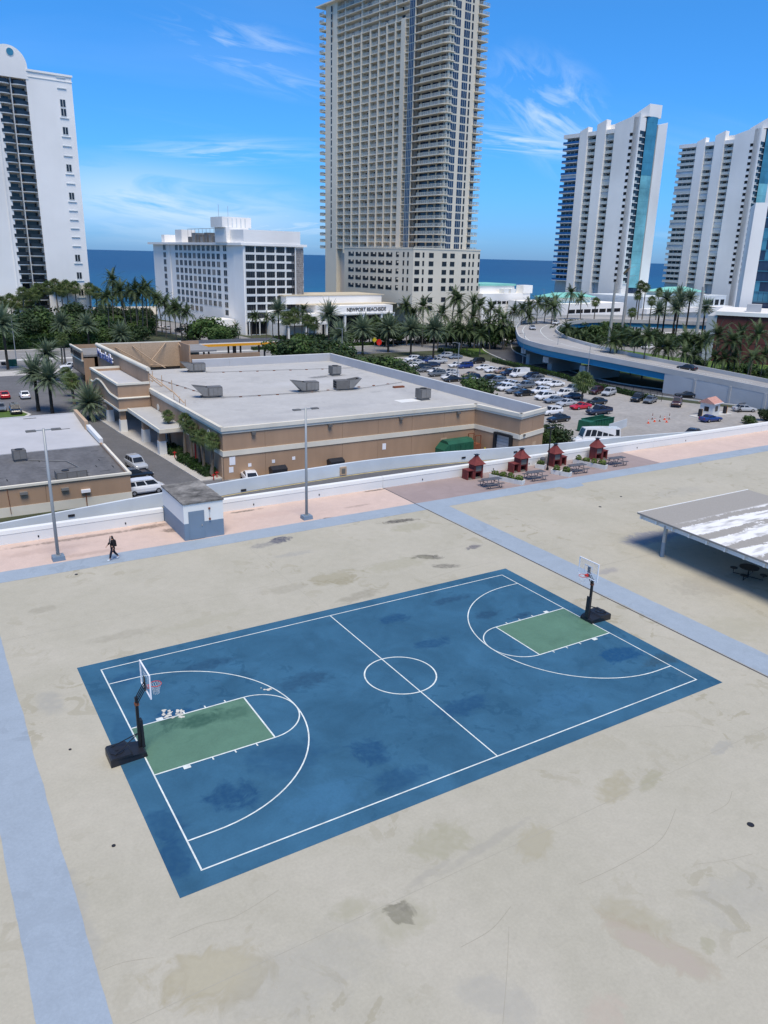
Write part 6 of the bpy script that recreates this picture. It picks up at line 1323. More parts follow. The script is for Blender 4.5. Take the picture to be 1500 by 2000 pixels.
TD=trunk_mesh(.30,.27,'bark_dark',0,1.25,1); TC=[trunk_mesh(.17,.11,'bark_palm',b,1.6,2) for b in (0,.9,-.8)]; TF=[trunk_mesh(.24,.15,'bark_palm',b,1.5,3) for b in (0,.4)]
boot=MB().tube([(0,0,-.9),(0,0,-.5),(0,0,0),(0,0,.3)],[.30,.42,.45,.2],10).mesh('boot','bark_dark',True)
PC=[0]
def palm(kind,x,y,z,H,label,group,sc=1.0,rn=random.Random(77)):
    PC[0]+=1; i=PC[0]
    t=thing({'date':'date_palm','coco':'coconut_palm','fan':'fan_palm'}[kind],label,'palm tree',(x,y,z),rn.random()*6.28,group)
    if kind=='date': tm,cm_,bx=TD,DC[i%3],0
    elif kind=='coco': k=i%3; tm,cm_,bx=TC[k],CC[i%4],(0,.9,-.8)[k]
    else: k=i%2; tm,cm_,bx=TF[k],FC[i%3],(0,.4)[k]
    o=link('trunk',tm,t); o.scale=(1,1,H)
    ox,oy=bx,bx*.4*math.sin(2)
    c_=link('crown',cm_,t); c_.location=(ox,oy,H); c_.scale=(sc,sc,sc*(.9+.2*rn.random())); c_.rotation_euler=(rn.uniform(-.1,.1),rn.uniform(-.1,.1),rn.random()*6.28)
    if kind=='date': b=link('boot',boot,t); b.location=(0,0,H)
    if kind=='fan': b=link('dead_skirt',SK[i%2],t); b.location=(ox,oy,H); b.scale=(sc,sc,sc)
    return t
# broadleaf trees
def tree_crown(seed,lobes,rx,rz_,n,ls,mat):
    rn=random.Random(seed); m=MB(); L_=[]
    for i in range(lobes):
        a=rn.random()*6.28; r=rx*(.15+.62*rn.random()); L_.append((Vector((math.cos(a)*r,math.sin(a)*r,rn.uniform(-.35,.55)*rz_)),rx*(.30+.22*rn.random())))
    for i in range(n):
        c,r=L_[rn.randrange(lobes)]; u=Vector((rn.gauss(0,1),rn.gauss(0,1),rn.gauss(0,1)*.85)).normalized(); p=c+u*r*(.65+.42*rn.random()**.7); 
        a=(u*1.2+Vector((rn.uniform(-.9,.9),rn.uniform(-.9,.9),rn.uniform(-.3,1)))).normalized(); b=a.orthogonal().normalized(); b.rotate(Matrix.Rotation(rn.random()*6.28,3,a)); c2=a.cross(b); l=ls*(.55+.9*rn.random())
        m.add([p-b*l*.5,p-c2*l*.34,p+b*l*.6,p+c2*l*.34],[(0,1,2,3)])
    return m.mesh('crown',mat)
TCR=[tree_crown(s,16,1.0,.75,1900,.145,'leaf_tree' if s%2 else 'leaf_dark') for s in (21,22,23,24,25,26)]
def limbs(seed):
    rn=random.Random(seed); m=MB(); m.tube([(0,0,0),(.02,.01,.5),(.0,.0,1.0)],[.09,.07,.055],8)
    for k in range(6):
        a=k*1.05+rn.random(); m.tube([(0,0,.75+.04*k),(math.cos(a)*.25,math.sin(a)*.25,1.15),(math.cos(a)*.55,math.sin(a)*.55,1.5+rn.random()*.3)],[.045,.03,.012],5)
    return m.mesh('trunk','bark_tree',True)
LB=[limbs(s) for s in (31,32,33)]
def tree(x,y,z,H,rad,label,group,i,zs=1.0):
    t=thing('broadleaf_tree',label,'tree',(x,y,z),i*1.7,group)
    th=max(.4,H-rad*.95*zs)
    o=link('trunk',LB[i%3],t); o.scale=(rad*.9,rad*.9,th/1.05); c_=link('crown',TCR[i%6],t); c_.location=(0,0,H-rad*.78*zs); c_.scale=(rad,rad,rad*zs); return t
def hedge(pts,wd,h,label,group=None,dens=26,seed=1,ls=.34,mat='leaf_hedge'):
    rn=random.Random(seed); m=MB(); 
    for a,b in zip(pts,pts[1:]):
        L=math.dist(a,b); ux,uy=(b[0]-a[0])/L,(b[1]-a[1])/L; core=MB()
        for i in range(int(L*dens)):
            s=rn.random()*L; face=rn.random(); 
            if face<.5: o,z=rn.uniform(-.5,.5)*wd,h*(.9+.18*rn.random())
            else: o,z=(-.5 if rn.random()<.6 else .5)*wd*(.9+.2*rn.random()),h*rn.random()
            p=Vector((a[0]+ux*s-uy*o,a[1]+uy*s+ux*o,z)); n_=Vector((rn.uniform(-1,1),rn.uniform(-1,1),rn.uniform(-.2,1.2))).normalized(); q=n_.orthogonal().normalized(); q.rotate(Matrix.Rotation(rn.random()*6.28,3,n_)); r_=n_.cross(q); l=ls*(.6+.8*rn.random()); m.add([p-q*l*.5,p-r_*l*.35,p+q*l*.6,p+r_*l*.35],[(0,1,2,3)])
    o0=pts[0]; t=thing('hedge',label,'hedge',(0,0,ZS),0,group); m.build('foliage',mat,t)
    c_=MB()
    for a,b in zip(pts,pts[1:]):
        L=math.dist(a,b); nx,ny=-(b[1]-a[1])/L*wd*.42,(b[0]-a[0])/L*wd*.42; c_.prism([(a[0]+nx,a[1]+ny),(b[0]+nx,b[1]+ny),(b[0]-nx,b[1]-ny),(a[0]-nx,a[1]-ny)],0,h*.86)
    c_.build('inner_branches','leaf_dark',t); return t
# ---- named, near palms
palm('date',2.3,120.6,ZS,6.2,'big silver date palm with a thick dark trunk, nearest the low building','date palms of the store car park',1.15)
palm('date',.4,123.5,ZS,6.9,'big silver date palm rising just behind its neighbour by the grass island','date palms of the store car park',1.05)
palm('date',7.2,112.0,ZS,2.9,'short date palm whose fronds touch the store pavement','date palms of the store car park',1.15)
palm('date',7.9,158.0,ZS,6.3,'lone date palm beside the driveway with motorbikes behind it','date palms of the store car park',1.0)
for px,py,H,l in ((16,722,11.0,'tall dark-trunked date palm by the green utility cabinet'),): p=G(px,py,ZS); palm('date',p.x,p.y,ZS,H,l,'date palms of the store car park',1.35)
for i,(x,y,H,s) in enumerate(((13.0,84.5,5.2,.62),(13.5,78.6,5.4,.72),(13.4,75.4,5.2,.7),(13.6,72.4,4.6,.66),(13.4,70.2,4.9,.68),(13.5,67.4,5.0,.7))):
    palm('fan',x,y,ZS+.1,H,'small cabbage palm planted in the row along the tan store wall','cabbage palms along the store wall',s*1.0)
for x,y,H in ((7.4,128,4.6),(8.8,137,3.4),(9.4,146,3.2)): palm('fan',x,y,ZS,H,'small shaggy palm beside the pavement before the store sign','palms before the store sign',1.0)
for px,py,H in ((122,712,6.3),(128,711,6.6)): p=G(px,py,ZS); palm('fan',p.x,p.y,ZS,H,'pair palm with dark twin trunks at the avenue driveway','twin palms at the driveway',.95)
hedge([(12.6,85.6),(12.9,80.5)],2.0,1.0,'low clipped hedge under the first cabbage palm by the canopy',seed=3,dens=60)
hedge([(12.7,78),(13.4,67.5)],1.7,1.0,'long clipped hedge under the cabbage palms along the store wall',seed=4,dens=60)
mk('hydrant_red',(.42,.02,.02),.5,.1,3)
for (x,y,h_) in ((12.1,79.2,1.0),(13.9,66.6,.9),(13.2,65.9,.8)):
    t=thing('standpipe','red fire standpipe at the end of the store hedge','standpipe',(x,y,ZS+.1),0,'red standpipes'); MB().tube([(0,0,0),(0,0,h_)],.07,8).build('pipe','hydrant_red',t); MB().tube([(-.25,0,h_*.8),(.25,0,h_*.8)],.06,8).build('outlets','hydrant_red',t)
MB().tube([(14.35,76.6,ZS),(14.35,76.6,ZS+4.4)],.09,6).build('riser_pipe','hydrant_red',store)
# ---- fan palms before the left tower
for px,top,H in ((3,580,10),(18,575,11),(40,560,12.5),(58,575,10),(75,555,12.5),(92,550,13),(108,545,14),(118,555,13),(128,548,13),(145,550,13),(171,552,13),(186,560,12),(33,580,11),(66,562,12)):
    D=285+((px*7)%20); q=at(px,top,D); palm('fan',q.x,q.y,ZS,max(9,q.z-ZS-1.8),'slim tall fan palm with a brown skirt in the line before the white tower','fan palms before the white tower',1.45)
for px,top,l in ((118,608,'silver date palm standing before the hedge in line with the tower windows'),(168,610,'silver date palm standing before the hedge beside the blue play canopy'),(234,628,'silver date palm standing before the hedge at the coconut grove')):
    q=at(px,top,252); palm('date',q.x,q.y,ZS,max(4,q.z-ZS-3.6),l,'date palms before the tower hedge',1.2)
# ---- coconut grove between tower and hotel
rn=random.Random(40)
for px,top in ((214,535),(205,565),(225,560),(240,555),(250,560),(262,552),(272,556),(282,550),(290,562),(300,570),(312,575),(320,580),(235,575),(268,570),(340,590),(352,592),(362,598),(330,595),(196,575)):
    D=rn.uniform(262,300); q=at(px,top,D); palm('coco',q.x,q.y,ZS,max(6,q.z-ZS-2.2),'coconut palm in the grove between the white tower and the hotel','coconut palms in the grove',1.25+rn.random()*.25)
# ---- hotel front palms
for px,top,D,k,s in ((543,585,262,'date',1.15),(500,612,268,'coco',.8),(490,610,268,'coco',.8),(520,614,268,'coco',.8),(532,616,268,'coco',.8),(575,600,258,'fan',1.6),(588,595,258,'coco',1.1),(560,605,258,'fan',1.5),(600,612,255,'fan',1.3),(456,632,275,'coco',.8),(642,588,250,'date',1.35),(665,628,236,'date',1.3),(615,618,252,'fan',1.3)):
    q=at(px,top,D); palm(k,q.x,q.y,ZS,max(3,q.z-ZS-(3.0*s if k=='date' else 1.6*s)),{'date':'large date palm before the low resort entrance','coco':'small coconut palm planted against the hotel front','fan':'fan palm on the lawn between the hotel and the resort entrance'}[k],'palms before the hotel',s)
# ---- date palms along the avenue
for px,base,H in ((708,692,7.5),(758,688,7.5),(802,694,7.8),(846,700,8.5)):
    p=G(px,base,ZS); palm('date',p.x,p.y,ZS,H,'date palm in the row on the near side of the avenue','date palms along the avenue',1.35)
# ---- palms before the resort tower and beyond the flyover
for px,top,D in ((797,585,262),(812,600,258),(828,585,262),(858,600,255),(884,565,262),(896,570,262),(905,600,255),(920,580,262),(700,622,262),(712,628,260),(722,625,260),(740,620,260),(756,620,258),(770,618,258),(938,585,270),(955,590,268),(930,605,258),(975,600,270),(990,610,262),(960,618,255),(1005,595,275),(1020,590,275),(1040,585,280),(1052,580,280),(1068,582,285),(1078,588,285),(895,625,245),(870,635,240),(915,632,245),(940,640,240),(985,628,255),(1030,605,275),(1085,575,300),(1112,560,310),(1140,572,310)):
    q=at(px,top,D+((px*13)%9)); palm('coco',q.x,q.y,ZS,max(5,q.z-ZS-2.4),'coconut palm in the dense belt before the beige tower','coconut palms before the beige tower',1.25+((px*3)%5)*.06)
for px,top,D in ((1255,545,318),(1263,550,318),(1247,565,318),(1275,575,300),(1304,572,300),(1330,578,300),(1350,570,300),(1322,590,298),(1290,595,296),(1165,578,315),(1328,565,330),(1289,560,330),(1235,598,300),(1380,590,300)):
    q=at(px,top,D); palm('fan' if px%2 else 'date',q.x,q.y,ZS,max(5,q.z-ZS-2.0),'palm standing before the garages of the sail towers','palms before the sail towers',1.15)
for px,top in ((1112,628),(1128,640),(1145,650),(1160,655),(1120,655),(1148,668)):
    q=at(px,top,238); palm('coco',q.x,q.y,ZS,max(2.2,q.z-ZS-2.0),'young coconut palm inside the flyover bend','palms inside the flyover bend',1.0)
# park palms at right
rn=random.Random(50)
for px in range(1195,1500,24):
    top=640+rn.uniform(-8,16)-(8 if px>1330 else 0); q=at(px,top,rn.uniform(205,240)); palm('coco',q.x,q.y,ZS,max(3,q.z-ZS-3.2),'coconut palm in the park beyond the flyover','park palms beyond the flyover',1.15+rn.random()*.3)
for px in range(1340,1500,26):
    top=672+rn.uniform(-8,10); q=at(px,top,rn.uniform(202,212)); palm('coco',q.x,q.y,ZS,max(2.5,q.z-ZS-2.5),'coconut palm in the park beyond the flyover','park palms beyond the flyover',1.05)
# slender palms on the avenue island
for px,top,base in ((885,640,684),(893,632,686),(900,638,688),(932,640,680),(940,642,680),(962,645,676),(988,650,676)):
    p=G(px,base,ZS); palm('coco',p.x,p.y,ZS,6.8,'slender palm on the grass island beside the slip road','slender palms by the slip road',.95)
p=G(1136,783,ZS); palm('fan',p.x,p.y,ZS,4.3,'stout cabbage palm growing in the middle of the parked cars','lot palm',1.5)
# ---- broadleaf trees
TI=[0]
def tr(px,base,H,rad,label,group,zs=.85,D=None):
    TI[0]+=1
    p=G(px,base,ZS) if D is None else at(px,base,D); tree(p.x,p.y,ZS,H,rad,label,group,TI[0],zs)
for px,D,H,rad in ((75,270,11,7.5),(105,268,10.5,7),(160,275,12,7.5),(135,262,8,6),(20,285,8,6),(195,270,8,6),(50,262,8,5),(220,265,6,5),(10,262,7,5.5),(232,258,5,4.5),(265,262,6,5)):
    tr(px,640,H,rad,'dense dark shade tree in the belt before the white tower','shade trees before the white tower',.85,D)
for px,D,H,rad in ((408,262,8.5,6),(380,268,6,4.5),(430,258,6.5,5),(450,262,6,4),(365,690,0,0)):
    if H: tr(px,640,H,rad,'round green tree beside the hotel drive','trees beside the hotel drive',.85,D)
for px,D,H,rad in ((552,200,8.2,5),(570,198,8.5,5),(590,197,8.8,5.2),(608,197,8.6,5),(626,196,8.6,5.2),(645,194,8.4,5),(662,192,8,4.8),(676,190,7.4,4.5),(360,178,4.5,3.5),(368,170,5,3.5),(485,190,2.6,2.6)):
    tr(px,690,H,rad,'bushy green tree in the row behind the store roof','trees behind the store',.8,D)
for px,D,H,rad in ((712,180,6.6,4.3),(728,178,6.9,4.5),(744,176,7,4.5),(760,175,7,4.5),(776,174,6.6,4.5),(792,173,6.2,4.2),(694,184,6.2,4)):
    tr(px,700,H,rad,'yellow-green bushy tree at the near corner of the parking lot','trees at the lot corner',.8,D)
for px,D,H,rad in ((930,170,4.5,3.6),(945,170,3.8,3)): tr(px,735,H,rad,'small round tree among the parked cars','tree among the cars',.95,D)
rn=random.Random(60)
for px in range(585,1090,24):
    if px<700: D=rn.uniform(250,262); H=rn.uniform(3.5,5)
    else: D=rn.uniform(262,285); H=rn.uniform(5.5,8.5)
    tr(px,640,H,H*.66,'dark green tree filling the belt before the beige tower','trees before the beige tower',.9,D)
for px in range(1060,1240,14): tr(px,600,rn.uniform(5,8),rn.uniform(4.2,5.6),'dark tree screening the garages beyond the flyover','trees beyond the flyover',.85,rn.uniform(296,312))
for px in range(1240,1500,22): tr(px,610,rn.uniform(4,6.5),rn.uniform(3.4,4.6),'dark tree screening the garages beyond the flyover','trees beyond the flyover',.85,rn.uniform(285,300))
for px in range(1180,1520,24):
    D=rn.uniform(212,240); tr(px,660,rn.uniform(2.4,4.0),rn.uniform(2.4,3.4),'leafy park tree beyond the flyover approach','park trees beyond the flyover',.85,D)
for px in range(1365,1560,16): tr(px,700,rn.uniform(3.2,4.8),rn.uniform(2.8,3.8),'leafy park tree beyond the flyover approach','park trees beyond the flyover',.85,rn.uniform(200,212))
tr(1078,868,3.6,2.6,'leafy bush growing against the store dock corner','dock bushes',1.0); tr(1062,872,3.0,2.0,'leafy bush growing against the store dock corner','dock bushes',1.0); tr(1097,868,2.6,1.9,'leafy bush growing against the store dock corner','dock bushes',1.0)
tr(1462,828,1.6,1.6,'small grey-green bush by the lot gate behind the parapet','gate bushes',.8); tr(1496,822,2.4,1.8,'dark bush at the far end of the lot by the gate','gate bush',.9)
rn=random.Random(61)
for px in range(185,292,9):
    for D in (300,322): tr(px+rn.uniform(-4,4),600,rn.uniform(5,8),rn.uniform(4,5.5),'dark seagrape tree screening the beach beyond the coconut grove','seagrapes by the beach',.9,D+rn.uniform(-8,8))
for px in range(0,330,24): tr(px+rn.uniform(-5,5),640,rn.uniform(4,6),rn.uniform(3.2,4.4),'dense dark shade tree in the belt before the white tower','shade trees before the white tower',.9,rn.uniform(252,268)) if not 255<px<335 else None
hedge([(-30,222.5),(12,222.5),(36,223)],2.5,1.6,'long clipped hedge on the far side of the avenue by the tower',seed=5,dens=26,ls=.6)
hedge([(-30,226),(40,227)],3,3.4,'tall dark hedge before the white tower grounds',seed=6,dens=30,ls=.8)
hedge([(118,83.5),(119.6,100),(121,112)],1.4,1.0,'dark hedge between the parking lot and the slip road',seed=7,dens=40,ls=.4)
hedge([(121.5,113),(124.5,128.5),(126,148)],1.4,1.1,'low hedge at the back of the parking lot by the fence',seed=8,dens=34,ls=.4)
hedge([(72,198),(120,198),(158,198)],1.6,1.0,'clipped median hedge of the avenue',seed=9,dens=26,ls=.5)
hedge([(128.5,160),(130.5,172),(126,176)],3,.9,'low hedge on the island at the slip road junction',seed=10,dens=40,ls=.45)
hedge([(90,222.4),(150,224)],2,1.4,'hedge before the resort entrance across the avenue',seed=12,dens=26,ls=.5)
hedge([(-40,138.6),(-9,138.6)],1.6,1.1,'dark clipped hedge on the car park island',seed=13,dens=40,ls=.4); hedge([(-40,150),(-6,150.4)],1.8,1.1,'dark clipped hedge at the front island of the car park',seed=14,dens=40,ls=.4)
sheet('island_grass',[(130,168),(138,164),(146,178),(138,184)],'grass',ZS+.03); sheet('lawn',[(150,110),(185,100),(200,130),(165,140)],'grass',ZS+.024)
# perimeter fence of the lot
fe=thing('lot_fence','thin black metal fence along the back of the parking lot','fence',(0,0,ZS))
fp=smooth([(119.0,82),(119.2,95),(120.5,110),(123.4,128.5),(124.8,150)],6)
for i in range(len(fp)-1):
    a,b=fp[i],fp[i+1]; MB().cyl(a[0],a[1],0,1.9,.05,5).build('post','black_metal',fe)
    for z in (.3,1.75): MB().tube([(a[0],a[1],z),(b[0],b[1],z)],.03,4).build('rail','black_metal',fe)
    for k in range(1,14):
        pass
gf=MB(); p=G(1440,812,ZS)
t=thing('slide_gate','black metal slide gate segment at the lot entrance','gate',(G(1440,806,ZS))); 
for k in range(8): MB().box(k*.3,k*.3+.05,-.03,.03,0,1.9).build('bar','black_metal',t)
for z in (.1,1.8): MB().box(0,2.2,-.04,.04,z,z+.08).build('rail','black_metal',t)
# ================================================================== VEHICLES
def loft(stations,nseg=1):
    """stations: (x,zbot,ztop,halfwidth,shoulder) -> closed body, rounded section"""
    m=MB(); n=10; k=0
    for (x,zb,zt,hw,sh) in stations:
        zs=zb+(zt-zb)*sh
        m.v.extend([(x,-hw*.86,zb),(x,-hw,zb+(zs-zb)*.35),(x,-hw,zs),(x,-hw*.93,zt-(zt-zs)*.25),(x,-hw*.70,zt),(x,hw*.70,zt),(x,hw*.93,zt-(zt-zs)*.25),(x,hw,zs),(x,hw,zb+(zs-zb)*.35),(x,hw*.86,zb)])
    S=len(stations)
    for i in range(S-1):
        for j in range(n): m.f.append((i*n+j,i*n+(j+1)%n,(i+1)*n+(j+1)%n,(i+1)*n+j))
    m.f.append(tuple(range(n-1,-1,-1))); m.f.append(tuple((S-1)*n+j for j in range(n))); return m
KIND={ # length,width, lower body stations, cabin (x front base, x front roof, x rear roof, x rear base, belt, roof)
 'sedan':(4.75,1.85,[(-2.37,.40,.78,.74,.6),(-2.25,.26,.92,.86,.6),(-1.3,.22,1.0,.92,.62),(.6,.22,.96,.92,.62),(1.6,.22,.86,.91,.62),(2.2,.25,.74,.84,.6),(2.37,.36,.62,.70,.6)],(1.05,.25,-1.05,-1.85,.94,1.43)),
 'coupe':(4.75,1.9,[(-2.37,.40,.80,.78,.6),(-2.25,.26,.94,.90,.6),(-1.3,.22,.98,.95,.62),(.6,.22,.90,.94,.62),(1.7,.22,.84,.93,.62),(2.25,.25,.72,.86,.6),(2.37,.36,.60,.72,.6)],(.75,-.1,-.9,-1.8,.90,1.34)),
 'suv':(4.7,1.9,[(-2.35,.42,.95,.80,.6),(-2.28,.30,1.08,.90,.6),(-1.3,.26,1.10,.94,.62),(.6,.26,1.07,.94,.62),(1.6,.26,1.0,.93,.62),(2.2,.30,.88,.88,.6),(2.35,.40,.72,.74,.6)],(1.15,.45,-1.95,-2.25,1.04,1.70)),
 'van':(5.2,2.0,[(-2.6,.40,1.0,.90,.6),(-2.55,.28,1.15,.98,.6),(-1.0,.25,1.15,1.0,.62),(1.2,.25,1.12,1.0,.62),(2.1,.25,1.0,.97,.62),(2.5,.30,.82,.90,.6),(2.6,.40,.70,.76,.6)],(2.0,1.15,-2.35,-2.5,1.10,1.85)),
 'cargo':(5.6,2.05,[(-2.8,.40,1.2,.94,.6),(-2.75,.28,1.3,1.0,.6),(-1.0,.25,1.3,1.02,.62),(1.2,.25,1.3,1.02,.62),(2.1,.25,1.1,.98,.62),(2.65,.30,.9,.92,.6),(2.8,.40,.74,.78,.6)],(2.05,1.35,-2.6,-2.7,1.28,2.35)),
 'bus':(7.8,2.35,[(-3.9,.45,1.2,1.05,.6),(-3.85,.35,1.35,1.15,.6),(-1.0,.32,1.35,1.17,.62),(2.2,.32,1.35,1.17,.62),(2.9,.32,1.2,1.05,.62),(3.7,.36,1.0,.98,.6),(3.9,.45,.8,.85,.6)],(2.75,2.2,-3.7,-3.8,1.30,2.85)),
 'pickup':(5.6,2.0,[(-2.8,.50,1.0,.90,.6),(-2.75,.42,1.10,.97,.7),(-.9,.40,1.10,.98,.7),(.6,.36,1.12,.98,.65),(1.7,.36,1.08,.97,.62),(2.65,.40,.98,.92,.6),(2.8,.5,.80,.80,.6)],(1.15,.45,-.75,-1.0,1.10,1.85))}
WH=MB().tube([(0,-.11,0),(0,.11,0)],.335,14).mesh('tyre','tyre'); RIM=MB().tube([(0,-.125,0),(0,.125,0)],.20,10).mesh('rim','rim')
VM={}
def car_meshes(kind,colr):
    key=(kind,colr)
    if key in VM: return VM[key]
    L,W,stn,(xf,xrf,xrr,xr,zb,zr)=KIND[kind]
    body=loft(stn)
    hw,hr=W*.455,W*.375
    # cabin shell
    cab=MB(); z0=zb-.10
    cab.add([(xf,-hw*.94,z0),(xf,hw*.94,z0),(xr,hw*.95,z0),(xr,-hw*.95,z0),(xrf,-hr*.95,zr-.04),(xrf,hr*.95,zr-.04),(xrr,hr*.96,zr-.05),(xrr,-hr*.96,zr-.05),((xrf+xrr)/2,-hr,zr),((xrf+xrr)/2,hr,zr)],
        [(0,1,5,4),(2,3,7,6),(4,5,9,8),(8,9,6,7),(0,4,8,7,3),(1,2,6,9,5)])
    k=len(body.v); body.add(cab.v,cab.f)
    if kind=='pickup':
        body.box(-2.7,-1.0,-.90,-.82,1.08,1.30); body.box(-2.7,-1.0,.82,.90,1.08,1.30); body.box(-2.74,-2.66,-.9,.9,1.0,1.30)
    bm_=body.mesh('body','car_'+colr)
    def lerp(a,b,t): return tuple(a[i]+(b[i]-a[i])*t for i in range(3))
    def pane(a,b,c,d,off,i0=.08,i1=.92,j0=.1,j1=.9):
        n_=(Vector(b)-Vector(a)).cross(Vector(d)-Vector(a)).normalized()*off
        def pt(s,t): p=Vector(lerp(lerp(a,b,s),lerp(d,c,s),t)); return tuple(p+n_)
        return [pt(i0,j0),pt(i1,j0),pt(i1,j1),pt(i0,j1)]
    g=MB(); A=[(xf,-hw*.94,z0),(xf,hw*.94,z0),(xr,hw*.95,z0),(xr,-hw*.95,z0),(xrf,-hr*.95,zr-.04),(xrf,hr*.95,zr-.04),(xrr,hr*.96,zr-.05),(xrr,-hr*.96,zr-.05)]
    ws=MB().quad(*pane(A[0],A[1],A[5],A[4],.012,.06,.94,.16,.94)).mesh('windshield','glass_dark')
    rw_=MB().quad(*pane(A[2],A[3],A[7],A[6],.012,.08,.92,.2,.92)).mesh('rear_window','glass_dark')
    s1=MB(); rng=((.07,.47),(.53,.93)) if kind!='cargo' else ((.04,.22),)
    if kind=='pickup': rng=((.08,.52),(.58,.92))
    if kind=='bus': rng=tuple((.04+i*.16,.04+i*.16+.135) for i in range(6))
    if kind in('suv','van'): rng=((.06,.36),(.40,.66),(.70,.94))
    for r0,r1 in rng: s1.quad(*pane(A[3],A[0],A[4],A[7],.012,1-r1,1-r0,.24,.88))
    s2=MB()
    for r0,r1 in rng: s2.quad(*pane(A[1],A[2],A[6],A[5],.012,r0,r1,.24,.88))
    sides=(s1.mesh('side_windows','glass_dark'),s2.mesh('side_windows','glass_dark'))
    L2_=L/2; zl=stn[-2][2]-.08
    hl_=[MB().box(L2_-.20,L2_-.02,s*W*.30-.16,s*W*.30+.16,zl-.12,zl).mesh('headlight','lamp_glass') for s in (-1,1)]
    tl=[MB().box(-L2_+.0,-L2_+.12,s*W*.33-.14,s*W*.33+.14,stn[1][2]-.28,stn[1][2]-.10).mesh('tail_light','lamp_red') for s in (-1,1)]
    gr_=MB().box(L2_-.06,L2_+.012,-W*.25,W*.25,.36,.56).mesh('grille','black_plastic')
    VM[key]=(bm_,ws,rw_,sides,hl_,tl,gr_,(L*.29,-L*.28,W*.5-.10)); return VM[key]
CN={'sedan':'sedan','coupe':'sports_car','suv':'suv','van':'minivan','cargo':'cargo_van','bus':'shuttle_bus','pickup':'pickup_truck'}
def car(kind,colr,x,y,z,rz,label,group,full=True,tilt=None):
    b,ws,rw_,sd_,hl_,tl,gr_,(fx,rx,wy)=car_meshes(kind,colr)
    t=thing(CN[kind],label,'bus' if kind=='bus' else 'van' if kind in('van','cargo') else ('pickup' if kind=='pickup' else ('suv' if kind=='suv' else 'car')),(x,y,z),rz,group)
    link('body',b,t); link('windshield',ws,t); link('rear_window',rw_,t)
    for q in sd_: link('side_windows',q,t)
    for q in hl_: link('headlight',q,t)
    for q in tl: link('tail_light',q,t)
    link('grille',gr_,t)
    for xx in (fx,rx):
        for s in (-1,1):
            w_=link('wheel',WH,t); w_.location=(xx,s*wy,.335)
            if full: link('rim',RIM,w_)
    return t
NM={'suv':'SUV','sedan':'sedan','coupe':'sports car','van':'minivan','cargo':'van','pickup':'pickup truck'}
GL='cars parked in the lot'
lot=[]  # (px,py,kind,colour)
for s in '''1134,792,coupe,red 1166,783,sedan,black 1170,802,pickup,navy 1106,786,sedan,silver 1082,780,sedan,steel 1066,774,van,white 1101,768,suv,white 1119,773,sedan,navy 1091,816,sedan,black 1077,803,suv,white 1047,764,suv,white 1063,747,suv,white 1085,749,sedan,white 1118,759,suv,steel
925,744,sedan,white 934,748,sedan,white 955,751,sedan,white 953,740,suv,black 972,743,suv,grey 974,754,sedan,grey 989,757,suv,white 993,747,sedan,white 1006,750,sedan,silver 1025,752,suv,grey 1006,762,sedan,grey 1032,766,sedan,black 1015,731,cargo,white 1037,735,suv,navy 1047,740,suv,grey 994,728,suv,navy 981,724,suv,tan 962,722,sedan,white 945,717,sedan,white
908,714,suv,blue 891,712,sedan,white 932,705,suv,black 889,696,sedan,steel 870,694,suv,silver 853,705,pickup,silver 834,704,sedan,blue 823,702,suv,black 808,701,suv,white 808,712,sedan,white 789,710,sedan,white 825,717,suv,black 832,721,sedan,grey 851,723,sedan,white 874,726,sedan,silver 859,729,suv,grey 893,732,sedan,silver 908,732,sedan,tan 893,739,sedan,black 911,739,suv,navy 876,735,sedan,white 815,707,sedan,silver 842,712,sedan,navy'''.split():
    a=s.split(','); p=G(float(a[0]),float(a[1]),ZS+.7); lot.append([p.x,p.y,a[2],a[3]])
for it in range(60):        # keep parked cars clear of one another
    for i in range(len(lot)):
        for j in range(i):
            dx,dy=lot[i][0]-lot[j][0],lot[i][1]-lot[j][1]; ox,oy=5.2-abs(dx),2.45-abs(dy)
            if ox>0 and oy>0:
                if oy/2.4<ox/5.2: k=oy/2*(1 if dy>=0 else -1)*.6; lot[i][1]+=k; lot[j][1]-=k
                else: k=ox/2*(1 if dx>=0 else -1)*.6; lot[i][0]+=k; lot[j][0]-=k
rn=random.Random(9)
for x,y,k,c in lot: car(k,c,x,y,ZS+.012,math.pi+rn.uniform(-.06,.06),f'{ {"steel":"blue-grey","navy":"dark navy"}.get(c,c)} {NM[k]} parked in the rows of the public lot beside the flyover',GL)
def one(px,py,kind,colr,rz,label,zg=ZS,group=None,full=True):
    p=G(px,py,zg+.7); return car(kind,colr,p.x,p.y,zg+.022,rz,label,group or 'cars about the streets',full)
one(1164,763,'suv','maroon',R(200),'dark SUV parked alone against the back hedge of the lot'); one(1189,766,'suv','silver',R(200),'silver jeep-like SUV parked against the back hedge of the lot')
one(1245,777,'suv','black',R(205),'black SUV parked near the lot exit hedge'); one(1270,780,'sedan','grey',R(202),'dark grey sedan parked near the lot exit hedge'); one(1322,786,'pickup','maroon',R(215),'dark maroon pickup behind a low fence near the gatehouse')
one(1388,816,'coupe','blue',R(-5),'dark blue sports car stopped beside the white gatehouse'); one(1454,797,'sedan','silver',R(-28),'silver sedan driving on the slip road past the gatehouse'); one(1340,770,'coupe','black',R(150),'black muscle car driving on the slip road below the retaining wall')
one(1352,845,'sedan','black',R(190),'dark car glimpsed just behind the deck parapet')
one(266,905,'suv','silver',R(-84),'silver SUV with a dark sunroof driving down the service road'); one(281,952,'van','white',R(2),'white minivan parked beside the low tan building'); one(262,925,'sedan','black',R(4),'black car half hidden behind the white minivan')
one(488,929,'sedan','white',R(80),'white car peeping over the ramp wall at the store corner')
